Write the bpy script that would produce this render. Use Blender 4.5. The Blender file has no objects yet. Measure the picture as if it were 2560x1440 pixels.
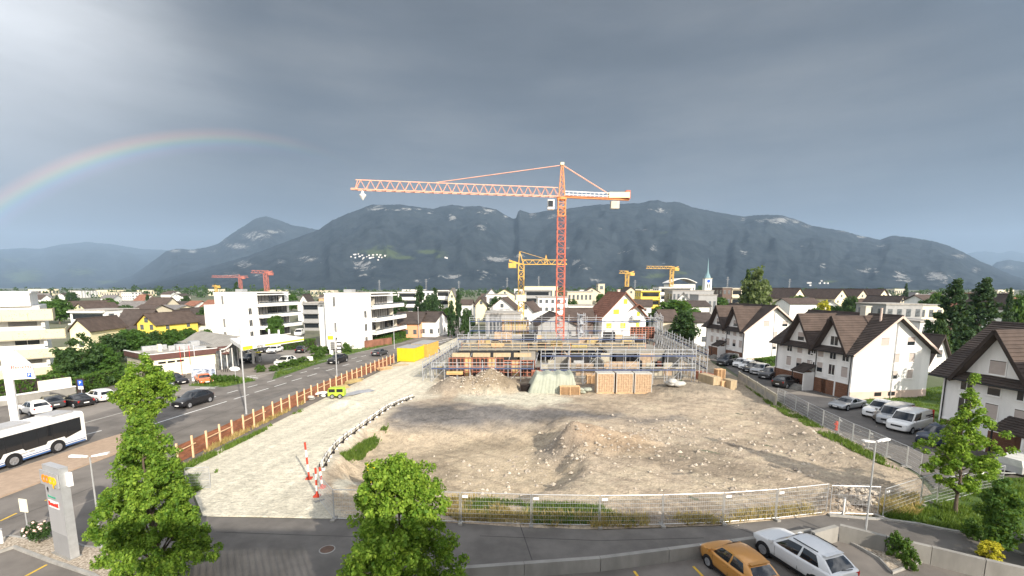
import bpy, bmesh, math, random
import numpy as np
from mathutils import Vector, Matrix
SC = bpy.context.scene
COL = SC.collection
R = math.radians
# ---------------------------------------------------------------- camera
F = 1150.0          # focal length in pixels of the 2560 wide photograph
TILT = R(8.0)
CH = 14.0           # camera height above the ground
cam = bpy.data.cameras.new('camera'); cam.sensor_width = 36; cam.sensor_fit = 'HORIZONTAL'
cam.lens = 36 * F / 2560; cam.shift_y = (F * math.tan(TILT) - 2) / 2560
cam.clip_start = 0.2; cam.clip_end = 40000
camo = bpy.data.objects.new('camera', cam); COL.objects.link(camo)
camo.location = (0, 0, CH); camo.rotation_euler = (R(90) - TILT, 0, 0)
SC.camera = camo
# ---------------------------------------------------------------- view, sky and sun
SC.view_settings.view_transform = 'Standard'; SC.view_settings.look = 'None'
SC.view_settings.gamma = 1; SC.view_settings.exposure = 0.5
SC.view_settings.use_curve_mapping = False
SUN_EL, SUN_AZ = 27.0, 147.0           # azimuth measured to the right of the viewing direction
world = bpy.data.worlds.new('World'); SC.world = world; world.use_nodes = True
SUNDIR = Vector((math.sin(R(SUN_AZ)) * math.cos(R(SUN_EL)), math.cos(R(SUN_AZ)) * math.cos(R(SUN_EL)), math.sin(R(SUN_EL))))


class NT:
    """small helper to write node trees"""
    def __init__(s, tree): s.t = tree; s.n = tree.nodes; s.l = tree.links
    def new(s, typ, **kw):
        n = s.n.new(typ)
        for k, v in kw.items(): setattr(n, k, v)
        return n
    def put(s, sock, v):
        if isinstance(v, bpy.types.NodeSocket): s.l.new(v, sock)
        elif v is not None: sock.default_value = v
    def math(s, op, a, b=None, c=None, clamp=False):
        n = s.new('ShaderNodeMath', operation=op); n.use_clamp = clamp
        for i, v in enumerate((a, b, c)):
            if v is not None: s.put(n.inputs[i], v)
        return n.outputs[0]
    def vmath(s, op, a, b=None):
        n = s.new('ShaderNodeVectorMath', operation=op); s.put(n.inputs[0], a)
        if b is not None: s.put(n.inputs[1], b)
        return n
    def mix(s, fac, a, b, blend='MIX'):
        n = s.new('ShaderNodeMix', data_type='RGBA', blend_type=blend); n.clamp_factor = True
        s.put(n.inputs[0], fac); s.put(n.inputs[6], a); s.put(n.inputs[7], b); return n.outputs[2]
    def noise(s, vec, scale, detail=4, rough=.55, dim='3D'):
        n = s.new('ShaderNodeTexNoise', noise_dimensions=dim); s.put(n.inputs['Vector'], vec)
        n.inputs['Scale'].default_value = scale; n.inputs['Detail'].default_value = detail
        n.inputs['Roughness'].default_value = rough; return n.outputs[0]
    def ss(s, v, lo, hi, a=0., b=1.):
        n = s.new('ShaderNodeMapRange', interpolation_type='SMOOTHSTEP'); s.put(n.inputs[0], v)
        for i, q in enumerate((lo, hi, a, b)): n.inputs[i + 1].default_value = q
        return n.outputs[0]
    def mapping(s, vec, scale=(1, 1, 1), rot=(0, 0, 0)):
        n = s.new('ShaderNodeMapping'); s.put(n.inputs[0], vec); n.inputs['Scale'].default_value = scale
        n.inputs['Rotation'].default_value = rot; return n.outputs[0]
    def ramp(s, v, stops):
        n = s.new('ShaderNodeValToRGB'); s.put(n.inputs[0], v); e = n.color_ramp.elements
        while len(e) < len(stops): e.new(0.5)
        for el, (p, c) in zip(e, stops): el.position = p; el.color = c if len(c) == 4 else (*c, 1)
        return n.outputs[0]


def c4(c): return (c[0], c[1], c[2], 1)


w = NT(world.node_tree); w.n.clear()
tc = w.new('ShaderNodeTexCoord').outputs['Generated']
sky = w.new('ShaderNodeTexSky', sky_type='NISHITA'); sky.sun_disc = False
sky.sun_elevation = R(SUN_EL); sky.sun_rotation = R(SUN_AZ)
sky.air_density = 1.2; sky.dust_density = 2.5; sky.altitude = 430
sep = w.new('ShaderNodeSeparateXYZ'); w.put(sep.inputs[0], tc)
# storm cloud deck: soft streaks, flattened towards the horizon
mp = w.mapping(tc, (1.0, 1.0, 3.2))
n1 = w.noise(mp, 1.5, 6, .55); n2 = w.noise(w.mapping(tc, (.7, .7, 4.5), (0, R(6), 0)), 3.0, 5, .5)
nn = w.math('ADD', w.math('MULTIPLY', n1, .65), w.math('MULTIPLY', n2, .35))
storm = w.ramp(nn, [(.36, (.54, .61, .73)), (.5, (.92, 1.0, 1.15)), (.64, (1.45, 1.5, 1.6))])
low = w.ss(sep.outputs[2], .02, .20, 1., 0.)          # paler rain veil near the horizon
storm = w.mix(w.math('MULTIPLY', low, .4), storm, (.78, .88, 1.0, 1))
# thinner, brighter cloud on the left where the shower ends
az = w.math('ARCTAN2', sep.outputs[0], sep.outputs[1])
lf = w.ss(w.math('ADD', az, w.math('MULTIPLY', w.math('SUBTRACT', n1, .5), .55)), R(-60), R(-24), 1., 0.)
lf2 = w.math('MULTIPLY', lf, w.ss(sep.outputs[2], .05, .45, .16, 1.))
storm = w.mix(lf2, storm, (9.5, 9.6, 9.8, 1))
# rainbow, a ring of directions
bow = Vector((math.sin(R(-27.1)) * math.cos(R(-13.1)), math.cos(R(-27.1)) * math.cos(R(-13.1)), math.sin(R(-13.1))))
dt = w.vmath('DOT_PRODUCT', w.vmath('NORMALIZE', tc).outputs[0], tuple(bow)).outputs['Value']
ang = w.math('DEGREES', w.math('ARCCOSINE', dt))
t = w.math('DIVIDE', w.math('SUBTRACT', ang, 26.6), 2.4)
rb = w.ramp(t, [(0, (0, 0, 0)), (.22, (.10, .05, .16)), (.36, (.05, .16, .30)), (.48, (.10, .30, .16)), (.6, (.40, .34, .06)), (.74, (.48, .16, .04)), (1, (0, 0, 0))])
fade = w.math('MULTIPLY', w.ss(az, R(-46), R(-17), 1., 0.), w.ss(sep.outputs[2], .01, .08))
storm = w.mix(w.math('MULTIPLY', w.ss(ang, 22., 27.6, .25, 0.), fade), storm, (1.0, 1.1, 1.3, 1))
rbs = w.new('ShaderNodeVectorMath', operation='SCALE'); w.put(rbs.inputs[0], rb); w.put(rbs.inputs['Scale'], w.math('MULTIPLY', fade, 4.5))
storm = w.mix(1., storm, rbs.outputs[0], 'ADD')
# broken, sunlit sky to the west and overhead, behind the camera
bdir = Vector((SUNDIR.x, SUNDIR.y, 1.05)).normalized()
bt = w.vmath('DOT_PRODUCT', tc, tuple(bdir)).outputs['Value']
wn = w.noise(w.mapping(tc, (1, 1, 2.)), 2.2, 5, .6)
west = w.mix(w.ss(wn, .42, .62), sky.outputs[0], (19., 19., 19.2, 1))
col = w.mix(w.ss(bt, .05, .55), storm, west)
bg = w.new('ShaderNodeBackground'); w.put(bg.inputs[0], col); bg.inputs[1].default_value = 0.1
wo = w.new('ShaderNodeOutputWorld'); w.l.new(bg.outputs[0], wo.inputs[0])
sl = bpy.data.lights.new('sun', 'SUN'); sl.energy = 5.0; sl.angle = R(.55); sl.color = (1.0, .91, .78)
slo = bpy.data.objects.new('sun', sl); COL.objects.link(slo); slo.location = (40, -60, 60)
slo.rotation_euler = SUNDIR.to_track_quat('Z', 'Y').to_euler()

# ---------------------------------------------------------------- pixel -> place
_cT, _sT = math.cos(TILT), math.sin(TILT)


def ray(u, v):
    x = (u - 1280) / F; y = (720 - v) / F + math.tan(TILT) - 2 / F
    return Vector((x, _cT + y * _sT, -_sT + y * _cT))


def G(u, v, z=0.0):
    """the point at height z that the photograph shows at pixel (u, v)"""
    d = ray(u, v); k = (z - CH) / d.z
    return Vector((d.x * k, d.y * k, z))


def P(u, v, y):
    """the point at depth y (metres ahead) shown at pixel (u, v)"""
    d = ray(u, v); k = y / d.y
    return Vector((d.x * k, y, CH + d.z * k))


# ---------------------------------------------------------------- noise in numpy
_rng = np.random.RandomState(7)
_LAT = _rng.rand(256, 256)


def vnoise(x, y):
    xi = np.floor(x).astype(int); yi = np.floor(y).astype(int); fx = x - xi; fy = y - yi
    fx = fx * fx * (3 - 2 * fx); fy = fy * fy * (3 - 2 * fy)
    a = _LAT[xi % 256, yi % 256]; b = _LAT[(xi + 1) % 256, yi % 256]; c = _LAT[xi % 256, (yi + 1) % 256]; d = _LAT[(xi + 1) % 256, (yi + 1) % 256]
    return (a * (1 - fx) + b * fx) * (1 - fy) + (c * (1 - fx) + d * fx) * fy


def fbm(x, y, o=4, g=.5):
    s = 0; a = 1; n = 0
    for i in range(o):
        s = s + a * vnoise(x * 2 ** i + 17.3 * i, y * 2 ** i + 5.1 * i); n += a; a *= g
    return s / n


# ---------------------------------------------------------------- materials
MATS = {}


def mat(name, col, rough=.75, var=.12, scale=1.5, metal=0., bump=0., bscale=20., spec=.3, col2=None, coord='Object', detail=4, stretch=(1, 1, 1), coat=0., trans=0., emit=None, alpha=1., cvar=None):
    if name in MATS: return MATS[name]
    m = bpy.data.materials.new(name); m.use_nodes = True; MATS[name] = m
    t = NT(m.node_tree); b = t.n['Principled BSDF']
    b.inputs['Roughness'].default_value = rough; b.inputs['Metallic'].default_value = metal
    b.inputs['Specular IOR Level'].default_value = spec
    if coat: b.inputs['Coat Weight'].default_value = coat; b.inputs['Coat Roughness'].default_value = .05
    if trans: b.inputs['Transmission Weight'].default_value = trans
    if emit: b.inputs['Emission Color'].default_value = c4(emit); b.inputs['Emission Strength'].default_value = 1
    if alpha < 1: b.inputs['Alpha'].default_value = alpha
    if var > 0 or col2 or bump:
        if coord == 'World':
            v = t.new('ShaderNodeNewGeometry').outputs['Position']
        else:
            v = t.new('ShaderNodeTexCoord').outputs['Object']
        v = t.mapping(v, stretch)
        if var > 0 or col2:
            nz = t.noise(v, scale, detail, .6)
            f = t.ss(nz, .3, .7)
            a = c4(col) if col2 else c4([x * (1 - var) for x in col]); bb = c4(col2) if col2 else c4([min(1, x * (1 + var)) for x in col])
            cc = t.mix(f, a, bb)
            t.put(b.inputs['Base Color'], cc)
        else: b.inputs['Base Color'].default_value = c4(col)
        if bump:
            bn = t.new('ShaderNodeBump'); bn.inputs['Strength'].default_value = bump; bn.inputs['Distance'].default_value = .05
            t.put(bn.inputs['Height'], t.noise(v, bscale, 5, .6)); t.put(b.inputs['Normal'], bn.outputs[0])
    else: b.inputs['Base Color'].default_value = c4(col)
    return m


def leafmat(name, c1, c2, c3, trans=.35):
    m = bpy.data.materials.new(name); m.use_nodes = True; MATS[name] = m
    t = NT(m.node_tree); b = t.n['Principled BSDF']
    g = t.new('ShaderNodeNewGeometry')
    col = t.ramp(g.outputs['Random Per Island'], [(0, c1), (.5, c2), (1, c3)])
    nz = t.noise(t.new('ShaderNodeTexCoord').outputs['Object'], 1.3, 3)
    col = t.mix(t.ss(nz, .35, .65), t.mix(.35, col, c4(c1)), t.mix(.3, col, c4(c3)))
    t.put(b.inputs['Base Color'], col); b.inputs['Roughness'].default_value = .6; b.inputs['Specular IOR Level'].default_value = .25
    tr = t.new('ShaderNodeBsdfTranslucent'); t.put(tr.inputs[0], t.mix(.5, col, (.35, .5, .05, 1)))
    mx = t.new('ShaderNodeMixShader'); mx.inputs[0].default_value = trans
    t.l.new(b.outputs[0], mx.inputs[1]); t.l.new(tr.outputs[0], mx.inputs[2]); t.l.new(mx.outputs[0], t.n['Material Output'].inputs[0])
    return m


# ---------------------------------------------------------------- mesh and object helpers
class MB:
    def __init__(s): s.v = []; s.f = []; s.m = []; s.mi = 0
    def add(s, vs, fs):
        o = len(s.v); s.v += [tuple(x) for x in vs]; s.f += [[i + o for i in f] for f in fs]; s.m += [s.mi] * len(fs); return s
    def mat(s, i): s.mi = i; return s
    def box(s, lo, hi):
        x0, y0, z0 = lo; x1, y1, z1 = hi
        return s.add([(x0, y0, z0), (x1, y0, z0), (x1, y1, z0), (x0, y1, z0), (x0, y0, z1), (x1, y0, z1), (x1, y1, z1), (x0, y1, z1)],
                     [(0, 3, 2, 1), (4, 5, 6, 7), (0, 1, 5, 4), (1, 2, 6, 5), (2, 3, 7, 6), (3, 0, 4, 7)])
    def cbox(s, c, sz, rz=0.):
        hx, hy, hz = sz[0] / 2, sz[1] / 2, sz[2] / 2; ca, sa = math.cos(rz), math.sin(rz)
        vs = []
        for dz in (-hz, hz):
            for dx, dy in ((-hx, -hy), (hx, -hy), (hx, hy), (-hx, hy)):
                vs.append((c[0] + dx * ca - dy * sa, c[1] + dx * sa + dy * ca, c[2] + dz))
        return s.add(vs, [(0, 3, 2, 1), (4, 5, 6, 7), (0, 1, 5, 4), (1, 2, 6, 5), (2, 3, 7, 6), (3, 0, 4, 7)])
    def prism(s, poly, z0, z1):
        n = len(poly)
        a = sum(poly[i][0] * poly[(i + 1) % n][1] - poly[(i + 1) % n][0] * poly[i][1] for i in range(n))
        if a < 0: poly = poly[::-1]
        vs = [(p[0], p[1], z0) for p in poly] + [(p[0], p[1], z1) for p in poly]
        return s.add(vs, [tuple(range(n - 1, -1, -1)), tuple(range(n, 2 * n))] + [(i, (i + 1) % n, n + (i + 1) % n, n + i) for i in range(n)])
    def extrude(s, pts, vec):
        """polygon of 3D points pushed along vec"""
        n = len(pts); vec = Vector(vec)
        vs = [tuple(p) for p in pts] + [tuple(Vector(p) + vec) for p in pts]
        return s.add(vs, [tuple(range(n - 1, -1, -1)), tuple(range(n, 2 * n))] + [(i, (i + 1) % n, n + (i + 1) % n, n + i) for i in range(n)])
    def tube(s, a, b, r, n=6, r2=None, caps=True):
        a = Vector(a); b = Vector(b); d = b - a
        if d.length < 1e-6: return s
        q = d.to_track_quat('Z', 'Y'); r2 = r if r2 is None else r2
        vs = []
        for p, rr in ((a, r), (b, r2)):
            for i in range(n):
                t = 2 * math.pi * i / n; vs.append(p + q @ Vector((rr * math.cos(t), rr * math.sin(t), 0)))
        fs = [(i, (i + 1) % n, n + (i + 1) % n, n + i) for i in range(n)]
        if caps: fs += [tuple(range(n - 1, -1, -1)), tuple(range(n, 2 * n))]
        return s.add(vs, fs)
    def bar(s, a, b, w, h=None):
        """square bar between two points"""
        a = Vector(a); b = Vector(b); d = b - a; h = h or w
        if d.length < 1e-6: return s
        d.normalize(); up = Vector((0, 0, 1)) if abs(d.z) < .95 else Vector((0, 1, 0))
        sx = d.cross(up).normalized() * (w / 2); sz = sx.cross(d).normalized() * (h / 2)
        vs = [p + i * sx + j * sz for p in (a, b) for i, j in ((-1, -1), (1, -1), (1, 1), (-1, 1))]
        return s.add(vs, [(3, 2, 1, 0), (4, 5, 6, 7), (0, 1, 5, 4), (1, 2, 6, 5), (2, 3, 7, 6), (3, 0, 4, 7)])
    def quad(s, *p): return s.add(p, [tuple(range(len(p)))])
    def lathe(s, prof, n=12, c=(0, 0, 0)):
        k = len(prof); vs = []
        for r, z in prof:
            for i in range(n):
                t = 2 * math.pi * i / n; vs.append((c[0] + r * math.cos(t), c[1] + r * math.sin(t), c[2] + z))
        fs = [(j * n + i, j * n + (i + 1) % n, (j + 1) * n + (i + 1) % n, (j + 1) * n + i) for j in range(k - 1) for i in range(n)]
        fs += [tuple(range(n - 1, -1, -1)), tuple(range((k - 1) * n, k * n))]
        return s.add(vs, fs)
    def mesh(s, name, mats, smooth=False):
        me = bpy.data.meshes.new(name); me.from_pydata(s.v, [], s.f)
        mats = mats if isinstance(mats, (list, tuple)) else [mats]
        for m in mats: me.materials.append(m)
        if len(mats) > 1: me.polygons.foreach_set('material_index', s.m)
        if smooth: me.polygons.foreach_set('use_smooth', [True] * len(me.polygons))
        me.update(); return me
    def build(s, name, mats, parent=None, smooth=False, loc=None, rz=0.):
        return link(name, s.mesh(name, mats, smooth), parent, loc, rz)


def link(name, me, parent=None, loc=None, rz=0., sc=None):
    o = bpy.data.objects.new(name, me); COL.objects.link(o)
    if parent: o.parent = parent
    if loc is not None: o.location = loc
    if rz: o.rotation_euler = (0, 0, rz)
    if sc: o.scale = sc
    return o


LABELS = set()


def tag(o, label, cat, group=None):
    LABELS.add(label); o['label'] = label; o['category'] = cat
    if group: o['group'] = group
    return o


def thing(name, label, cat, loc=(0, 0, 0), rz=0., group=None):
    o = bpy.data.objects.new(name, None); COL.objects.link(o); o.empty_display_size = .3
    o.location = loc; o.rotation_euler = (0, 0, rz); return tag(o, label, cat, group)


def struct(o): o['kind'] = 'structure'; return o
def stuff(o): o['kind'] = 'stuff'; return o


def copy_tree(o, parent=None):
    c = o.copy(); COL.objects.link(c)
    if parent: c.parent = parent
    for ch in o.children: copy_tree(ch, c)
    return c


def place(o, loc, rz=0., label=None, group=None, sc=None):
    o.location = loc; o.rotation_euler = (0, 0, rz)
    if sc: o.scale = (sc, sc, sc) if not isinstance(sc, tuple) else sc
    if label: o['label'] = label; LABELS.add(label)
    if group: o['group'] = group
    return o


ORD = ['first', 'second', 'third', 'fourth', 'fifth', 'sixth', 'seventh', 'eighth', 'ninth', 'tenth', 'eleventh', 'twelfth', 'thirteenth', 'fourteenth', 'fifteenth', 'sixteenth', 'seventeenth', 'eighteenth', 'nineteenth', 'twentieth',
       'twenty-first', 'twenty-second', 'twenty-third', 'twenty-fourth', 'twenty-fifth', 'twenty-sixth', 'twenty-seventh', 'twenty-eighth', 'twenty-ninth', 'thirtieth', 'thirty-first', 'thirty-second', 'thirty-third', 'thirty-fourth', 'thirty-fifth', 'thirty-sixth', 'thirty-seventh', 'thirty-eighth', 'thirty-ninth', 'fortieth', 'forty-first', 'forty-second', 'forty-third', 'forty-fourth', 'forty-fifth', 'forty-sixth', 'forty-seventh', 'forty-eighth', 'forty-ninth', 'fiftieth']


def az_of(p): return math.atan2(p[0], p[1])


_TXT = {}


def text_mesh(parent, body, size, m, loc, rot, name='lettering', extrude=.01, ax='CENTER', shear=0., bold=0.):
    cu = bpy.data.curves.new(name, 'FONT'); cu.body = body; cu.size = size; cu.align_x = ax; cu.align_y = 'CENTER'; cu.extrude = extrude; cu.shear = shear; cu.offset = bold; cu.resolution_u = 3
    to = bpy.data.objects.new('tmp', cu); COL.objects.link(to)
    dg = bpy.context.evaluated_depsgraph_get(); me = bpy.data.meshes.new_from_object(to.evaluated_get(dg))
    bpy.data.objects.remove(to); bpy.data.curves.remove(cu)
    me.materials.clear(); me.materials.append(m)
    o = link(name, me, parent); o.location = loc; o.rotation_euler = rot; return o
# ================================================================ terrain
M_ground = mat('ground_soil_grass', (.075, .10, .045), .95, col2=(.17, .16, .12), scale=.02, coord='World', detail=8)
M_asph = mat('asphalt', (.155, .140, .126), .85, var=.24, scale=.35, bump=.25, bscale=60, coord='World', detail=8)
M_asph2 = mat('asphalt_new', (.128, .118, .108), .85, var=.2, scale=.5, bump=.25, bscale=60, coord='World', detail=8)
M_asphold = mat('asphalt_pale', (.225, .203, .18), .9, var=.16, scale=.3, bump=.2, bscale=60, coord='World', detail=8)
M_paint = mat('road_paint', (.72, .72, .70), .7, var=.12, scale=3, coord='World')
M_paintY = mat('road_paint_yellow', (.62, .40, .05), .7, var=.15, scale=3, coord='World')
M_kerb = mat('kerb_stone', (.30, .29, .27), .85, var=.15, scale=2, coord='World')
M_pave = mat('reddish_paving', (.36, .27, .20), .9, var=.1, scale=2.5, coord='World', bump=.2, bscale=30)
M_lawn = mat('lawn', (.045, .095, .018), .95, col2=(.085, .13, .03), scale=.8, coord='World', bump=.6, bscale=40)
M_conc = mat('concrete', (.25, .24, .22), .85, var=.16, scale=.9, bump=.15, bscale=25, stretch=(1, 1, .35))
M_concL = mat('concrete_light', (.48, .45, .38), .85, var=.12, scale=.9)
M_gravel = mat('white_gravel', (.50, .46, .36), .95, var=.32, scale=9, coord='World', detail=6, bump=.7, bscale=14)
M_pebble = mat('river_pebbles', (.20, .16, .12), .9, col2=(.52, .45, .36), scale=9, coord='World', detail=2, bump=.8, bscale=9)

# one sheet reaching the foot of the mountains
N = 40
g = MB()     # left open where the excavation is dug
for x0, x1, y0, y1 in ((-16000, 16000, -400, 27.6), (-16000, 16000, 52, 15500), (-16000, -17, 27.6, 52), (12, 16000, 27.6, 52)):
    g.add([(x0, y0, -.06), (x1, y0, -.06), (x1, y1, -.06), (x0, y1, -.06)], [(0, 1, 2, 3)])
struct(g.build('ground', M_ground))


def sheet(name, pix, m, z=0., thick=None, pts=None):
    """flat polygon laid over the ground from its outline in the photograph"""
    pp = pts or [G(*p) for p in pix]
    b = MB()
    if thick: b.prism([(p.x, p.y) for p in pp], z - thick, z)
    else:
        a = sum(pp[i].x * pp[(i + 1) % len(pp)].y - pp[(i + 1) % len(pp)].x * pp[i].y for i in range(len(pp)))
        if a < 0: pp = pp[::-1]
        b.add([(p.x, p.y, z) for p in pp], [tuple(range(len(pp)))])
    return b.build(name, m)


# ---- mountains
def ridge(name, pts, D, foot, m, rows=46, step=5., rough=.26, seed=0., back=.25):
    us = np.arange(pts[0][0], pts[-1][0] + .1, step); vs = np.interp(us, [p[0] for p in pts], [p[1] for p in pts])
    vs = vs - 1.6 * (fbm(us * .05 + seed, us * 0 + 3.3, 3) - .5) - 2.4 * (fbm(us * .3 + seed, us * 0 + 9.3, 2) - .5)
    nU = len(us); V = []
    tt = np.concatenate([[-back, -back * .5], np.linspace(0, 1, rows)])
    rays = [ray(u, v) for u, v in zip(us, vs)]
    X = np.array([r.x / r.y for r in rays]); Z = np.array([r.z / r.y for r in rays])
    ar = np.zeros((len(tt), nU, 3))
    for j, t in enumerate(tt):
        y = D * (1 - (1 - foot) * t)
        zr = CH + Z * D
        if t < 0: z = zr * (1 + t * 2.2)
        else:
            prof = (1 - t) ** 1.12
            rid = 1 - np.abs(2 * fbm(X * 9 + seed, X * 0 + t * 1.2 + seed, 4) - 1)
            fine = fbm(X * 40 + seed, X * 0 + t * 9 + seed, 4) - .5
            z = zr * prof + zr * rough * (rid - .75) * math.sin(math.pi * min(1, t * 1.05)) ** .8 * 1.0 + zr * .07 * fine * math.sin(math.pi * t) ** .6
            z = np.minimum(z, (CH + Z * y * .985) if t > 0 else 1e9)
            z = z - 12 * t
        ar[j, :, 0] = X * y; ar[j, :, 1] = y; ar[j, :, 2] = z
    nT = len(tt); idx = np.arange(nT * nU).reshape(nT, nU)
    fs = np.stack([idx[:-1, :-1], idx[1:, :-1], idx[1:, 1:], idx[:-1, 1:]], -1).reshape(-1, 4)
    me = bpy.data.meshes.new(name); me.from_pydata(ar.reshape(-1, 3).tolist(), [], fs.tolist()); me.materials.append(m)
    # where bare cliffs, pasture and scree stand: one value per vertex
    o = link(name, me); struct(o)
    # pixel of every vertex
    a = ar.reshape(-1, 3); d = a - np.array([0, 0, CH])
    cx = d[:, 0]; cy = d[:, 1] * _sT + d[:, 2] * _cT; cz = d[:, 1] * _cT - d[:, 2] * _sT
    pu = 1280 + F * cx / cz; pv = 720 - F * cy / cz + F * math.tan(TILT) - 2
    rock = np.zeros(len(a)); mead = np.zeros(len(a))
    for (u, v, ru, rv, s) in ROCKS:
        q = np.exp(-(((pu - u) / ru) ** 2 + ((pv - v) / rv) ** 2)); rock = np.maximum(rock, s * q)
    for (u, v, ru, rv, s) in MEADOWS:
        q = np.exp(-(((pu - u) / ru) ** 2 + ((pv - v) / rv) ** 2)); mead = np.maximum(mead, s * q)
    at = me.attributes.new('rock', 'FLOAT', 'POINT'); at.data.foreach_set('value', rock)
    at = me.attributes.new('mead', 'FLOAT', 'POINT'); at.data.foreach_set('value', mead)
    me.polygons.foreach_set('use_smooth', [True] * len(me.polygons)); me.update()
    return o, ar


ROCKS = [(940, 520, 35, 9, .9), (1010, 524, 70, 6, .8), (1075, 530, 15, 8, .7), (1130, 545, 12, 14, .95), (1160, 522, 18, 6, .7), (1225, 526, 38, 10, 1.), (1265, 542, 14, 6, .8), (1205, 568, 20, 12, .9),
         (1298, 534, 8, 9, .8), (1330, 536, 18, 9, .8), (1380, 540, 20, 9, .8), (1240, 648, 40, 9, 1.), (1300, 640, 18, 7, .8), (905, 665, 45, 14, 1.), (915, 690, 25, 10, .8), (770, 648, 40, 9, 1.), (700, 655, 22, 8, .8),
         (1130, 690, 40, 8, .9), (1210, 688, 28, 12, .9), (1060, 700, 40, 6, .8), (640, 590, 45, 12, 1.), (590, 615, 45, 10, .9), (680, 580, 40, 8, .9), (610, 660, 30, 12, .9), (580, 690, 30, 16, .8), (650, 690, 20, 14, .8), (560, 600, 18, 8, .7),
         (440, 627, 22, 6, 1.), (480, 628, 18, 6, 1.), (535, 628, 20, 5, .7), (1650, 526, 35, 7, .8), (1860, 550, 12, 7, .9), (1900, 552, 20, 6, .8), (1950, 550, 42, 11, 1.), (1990, 553, 22, 9, .9), (2020, 566, 14, 6, .8),
         (2110, 578, 25, 7, .8), (2155, 592, 20, 6, .8), (2210, 616, 25, 6, .6), (1450, 570, 10, 8, .6), (1500, 573, 8, 8, .8), (1545, 560, 10, 6, .7), (1610, 574, 30, 6, .6), (1435, 655, 22, 12, 1.), (1460, 670, 18, 14, .9), (1420, 620, 10, 8, .7), (1560, 630, 28, 10, .8),
         (1635, 620, 12, 10, .8), (1860, 632, 16, 8, .8), (2010, 618, 14, 6, .7), (2060, 662, 18, 8, .7), (2160, 675, 30, 10, .9), (2190, 680, 12, 12, .9), (2250, 690, 20, 16, 1.), (2270, 702, 14, 12, .9), (2340, 690, 40, 14, 1.), (2360, 705, 25, 10, .9), (2400, 640, 30, 8, .8), (2440, 675, 20, 9, .8), (2520, 668, 40, 7, .8), (1490, 700, 40, 10, .7), (1670, 665, 20, 9, .6)]
MEADOWS = [(950, 632, 60, 12, .8), (1010, 645, 50, 8, .7), (1080, 630, 50, 7, .7), (1100, 640, 30, 9, .6), (960, 617, 40, 6, .5), (1640, 690, 60, 8, .6), (1700, 680, 40, 6, .6), (1660, 582, 30, 5, .5), (60, 690, 70, 26, .7), (200, 680, 60, 14, .6), (30, 650, 40, 10, .5), (260, 705, 60, 8, .5), (1030, 612, 30, 5, .4), (1960, 690, 40, 6, .5), (2070, 705, 40, 6, .6)]
mm = bpy.data.materials.new('mountain_forest_and_cliff'); mm.use_nodes = True
t = NT(mm.node_tree); b = t.n['Principled BSDF']
gp = t.new('ShaderNodeNewGeometry').outputs['Position']
fn = t.noise(gp, .0055, 8, .7); fn2 = t.noise(gp, .035, 6, .7)
forest = t.mix(t.ss(fn, .35, .65), (.014, .020, .028, 1), (.036, .046, .055, 1))  # blue of the distant haze is partly mixed into the forest colours
forest = t.mix(t.ss(fn2, .3, .7), forest, t.mix(.5, forest, (.042, .053, .056, 1)))
ra = t.new('ShaderNodeAttribute', attribute_name='rock').outputs['Fac']; ma = t.new('ShaderNodeAttribute', attribute_name='mead').outputs['Fac']
rn = t.noise(t.mapping(gp, (1, 1, 1.3)), .013, 12, .78); rn2 = t.noise(t.mapping(gp, (1, 1, .25)), .06, 5, .8)
rf = t.ss(t.math('ADD', t.math('MULTIPLY', ra, .62), t.math('MULTIPLY', t.math('SUBTRACT', rn, .5), 2.6)), .45, .54)
mf = t.math('MULTIPLY', t.ss(t.math('ADD', t.math('MULTIPLY', ma, .5), t.math('MULTIPLY', fn, .8)), .55, .72), t.ss(ma, .15, .4))
colr = t.mix(mf, forest, (.065, .085, .045, 1))
colr = t.mix(rf, colr, t.mix(t.ss(rn2, .35, .65), (.09, .093, .093, 1), (.30, .30, .29, 1)))
t.put(b.inputs['Base Color'], colr); b.inputs['Roughness'].default_value = 1; b.inputs['Specular IOR Level'].default_value = 0
bp = t.new('ShaderNodeBump'); bp.inputs['Strength'].default_value = .8; bp.inputs['Distance'].default_value = 25; t.put(bp.inputs['Height'], t.noise(gp, .012, 6, .6)); t.put(b.inputs['Normal'], bp.outputs[0])
RID_MAIN = [(330, 716), (400, 700), (520, 668), (620, 640), (700, 610), (770, 584), (800, 572), (830, 551), (870, 533), (900, 523), (930, 511), (960, 512), (1000, 511), (1050, 518), (1085, 523), (1100, 517), (1130, 512), (1160, 516), (1200, 515), (1240, 523), (1265, 538), (1283, 547), (1290, 545), (1297, 523), (1310, 528), (1325, 533), (1345, 531), (1365, 527), (1390, 524), (1420, 521), (1450, 517), (1500, 511), (1560, 509), (1600, 508), (1625, 502), (1645, 500), (1665, 506), (1690, 504), (1710, 509), (1735, 519), (1780, 528), (1830, 537), (1860, 541), (1900, 537), (1950, 538), (1990, 548), (2030, 565), (2070, 571), (2110, 578), (2150, 589), (2200, 599), (2230, 589), (2270, 593), (2330, 602), (2370, 614), (2410, 631), (2450, 653), (2475, 663), (2530, 688), (2620, 714)]
main_mtn, MAIN_AR = ridge('mountain', RID_MAIN, 4600, .50, mm, seed=1.)
ridge('mountain', [(240, 716), (330, 690), (400, 640), (415, 628), (440, 622), (480, 624), (520, 618), (545, 610), (570, 591), (600, 571), (640, 546), (665, 541), (700, 551), (730, 563), (790, 573), (860, 590), (930, 640), (980, 716)], 6800, .62, mm, seed=4.)
ridge('mountain', [(-500, 690), (-200, 640), (0, 623), (60, 620), (100, 622), (150, 611), (215, 605), (280, 611), (350, 622), (420, 626), (520, 640), (640, 690), (700, 716)], 12500, .5, mm, seed=7., step=8)
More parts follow.
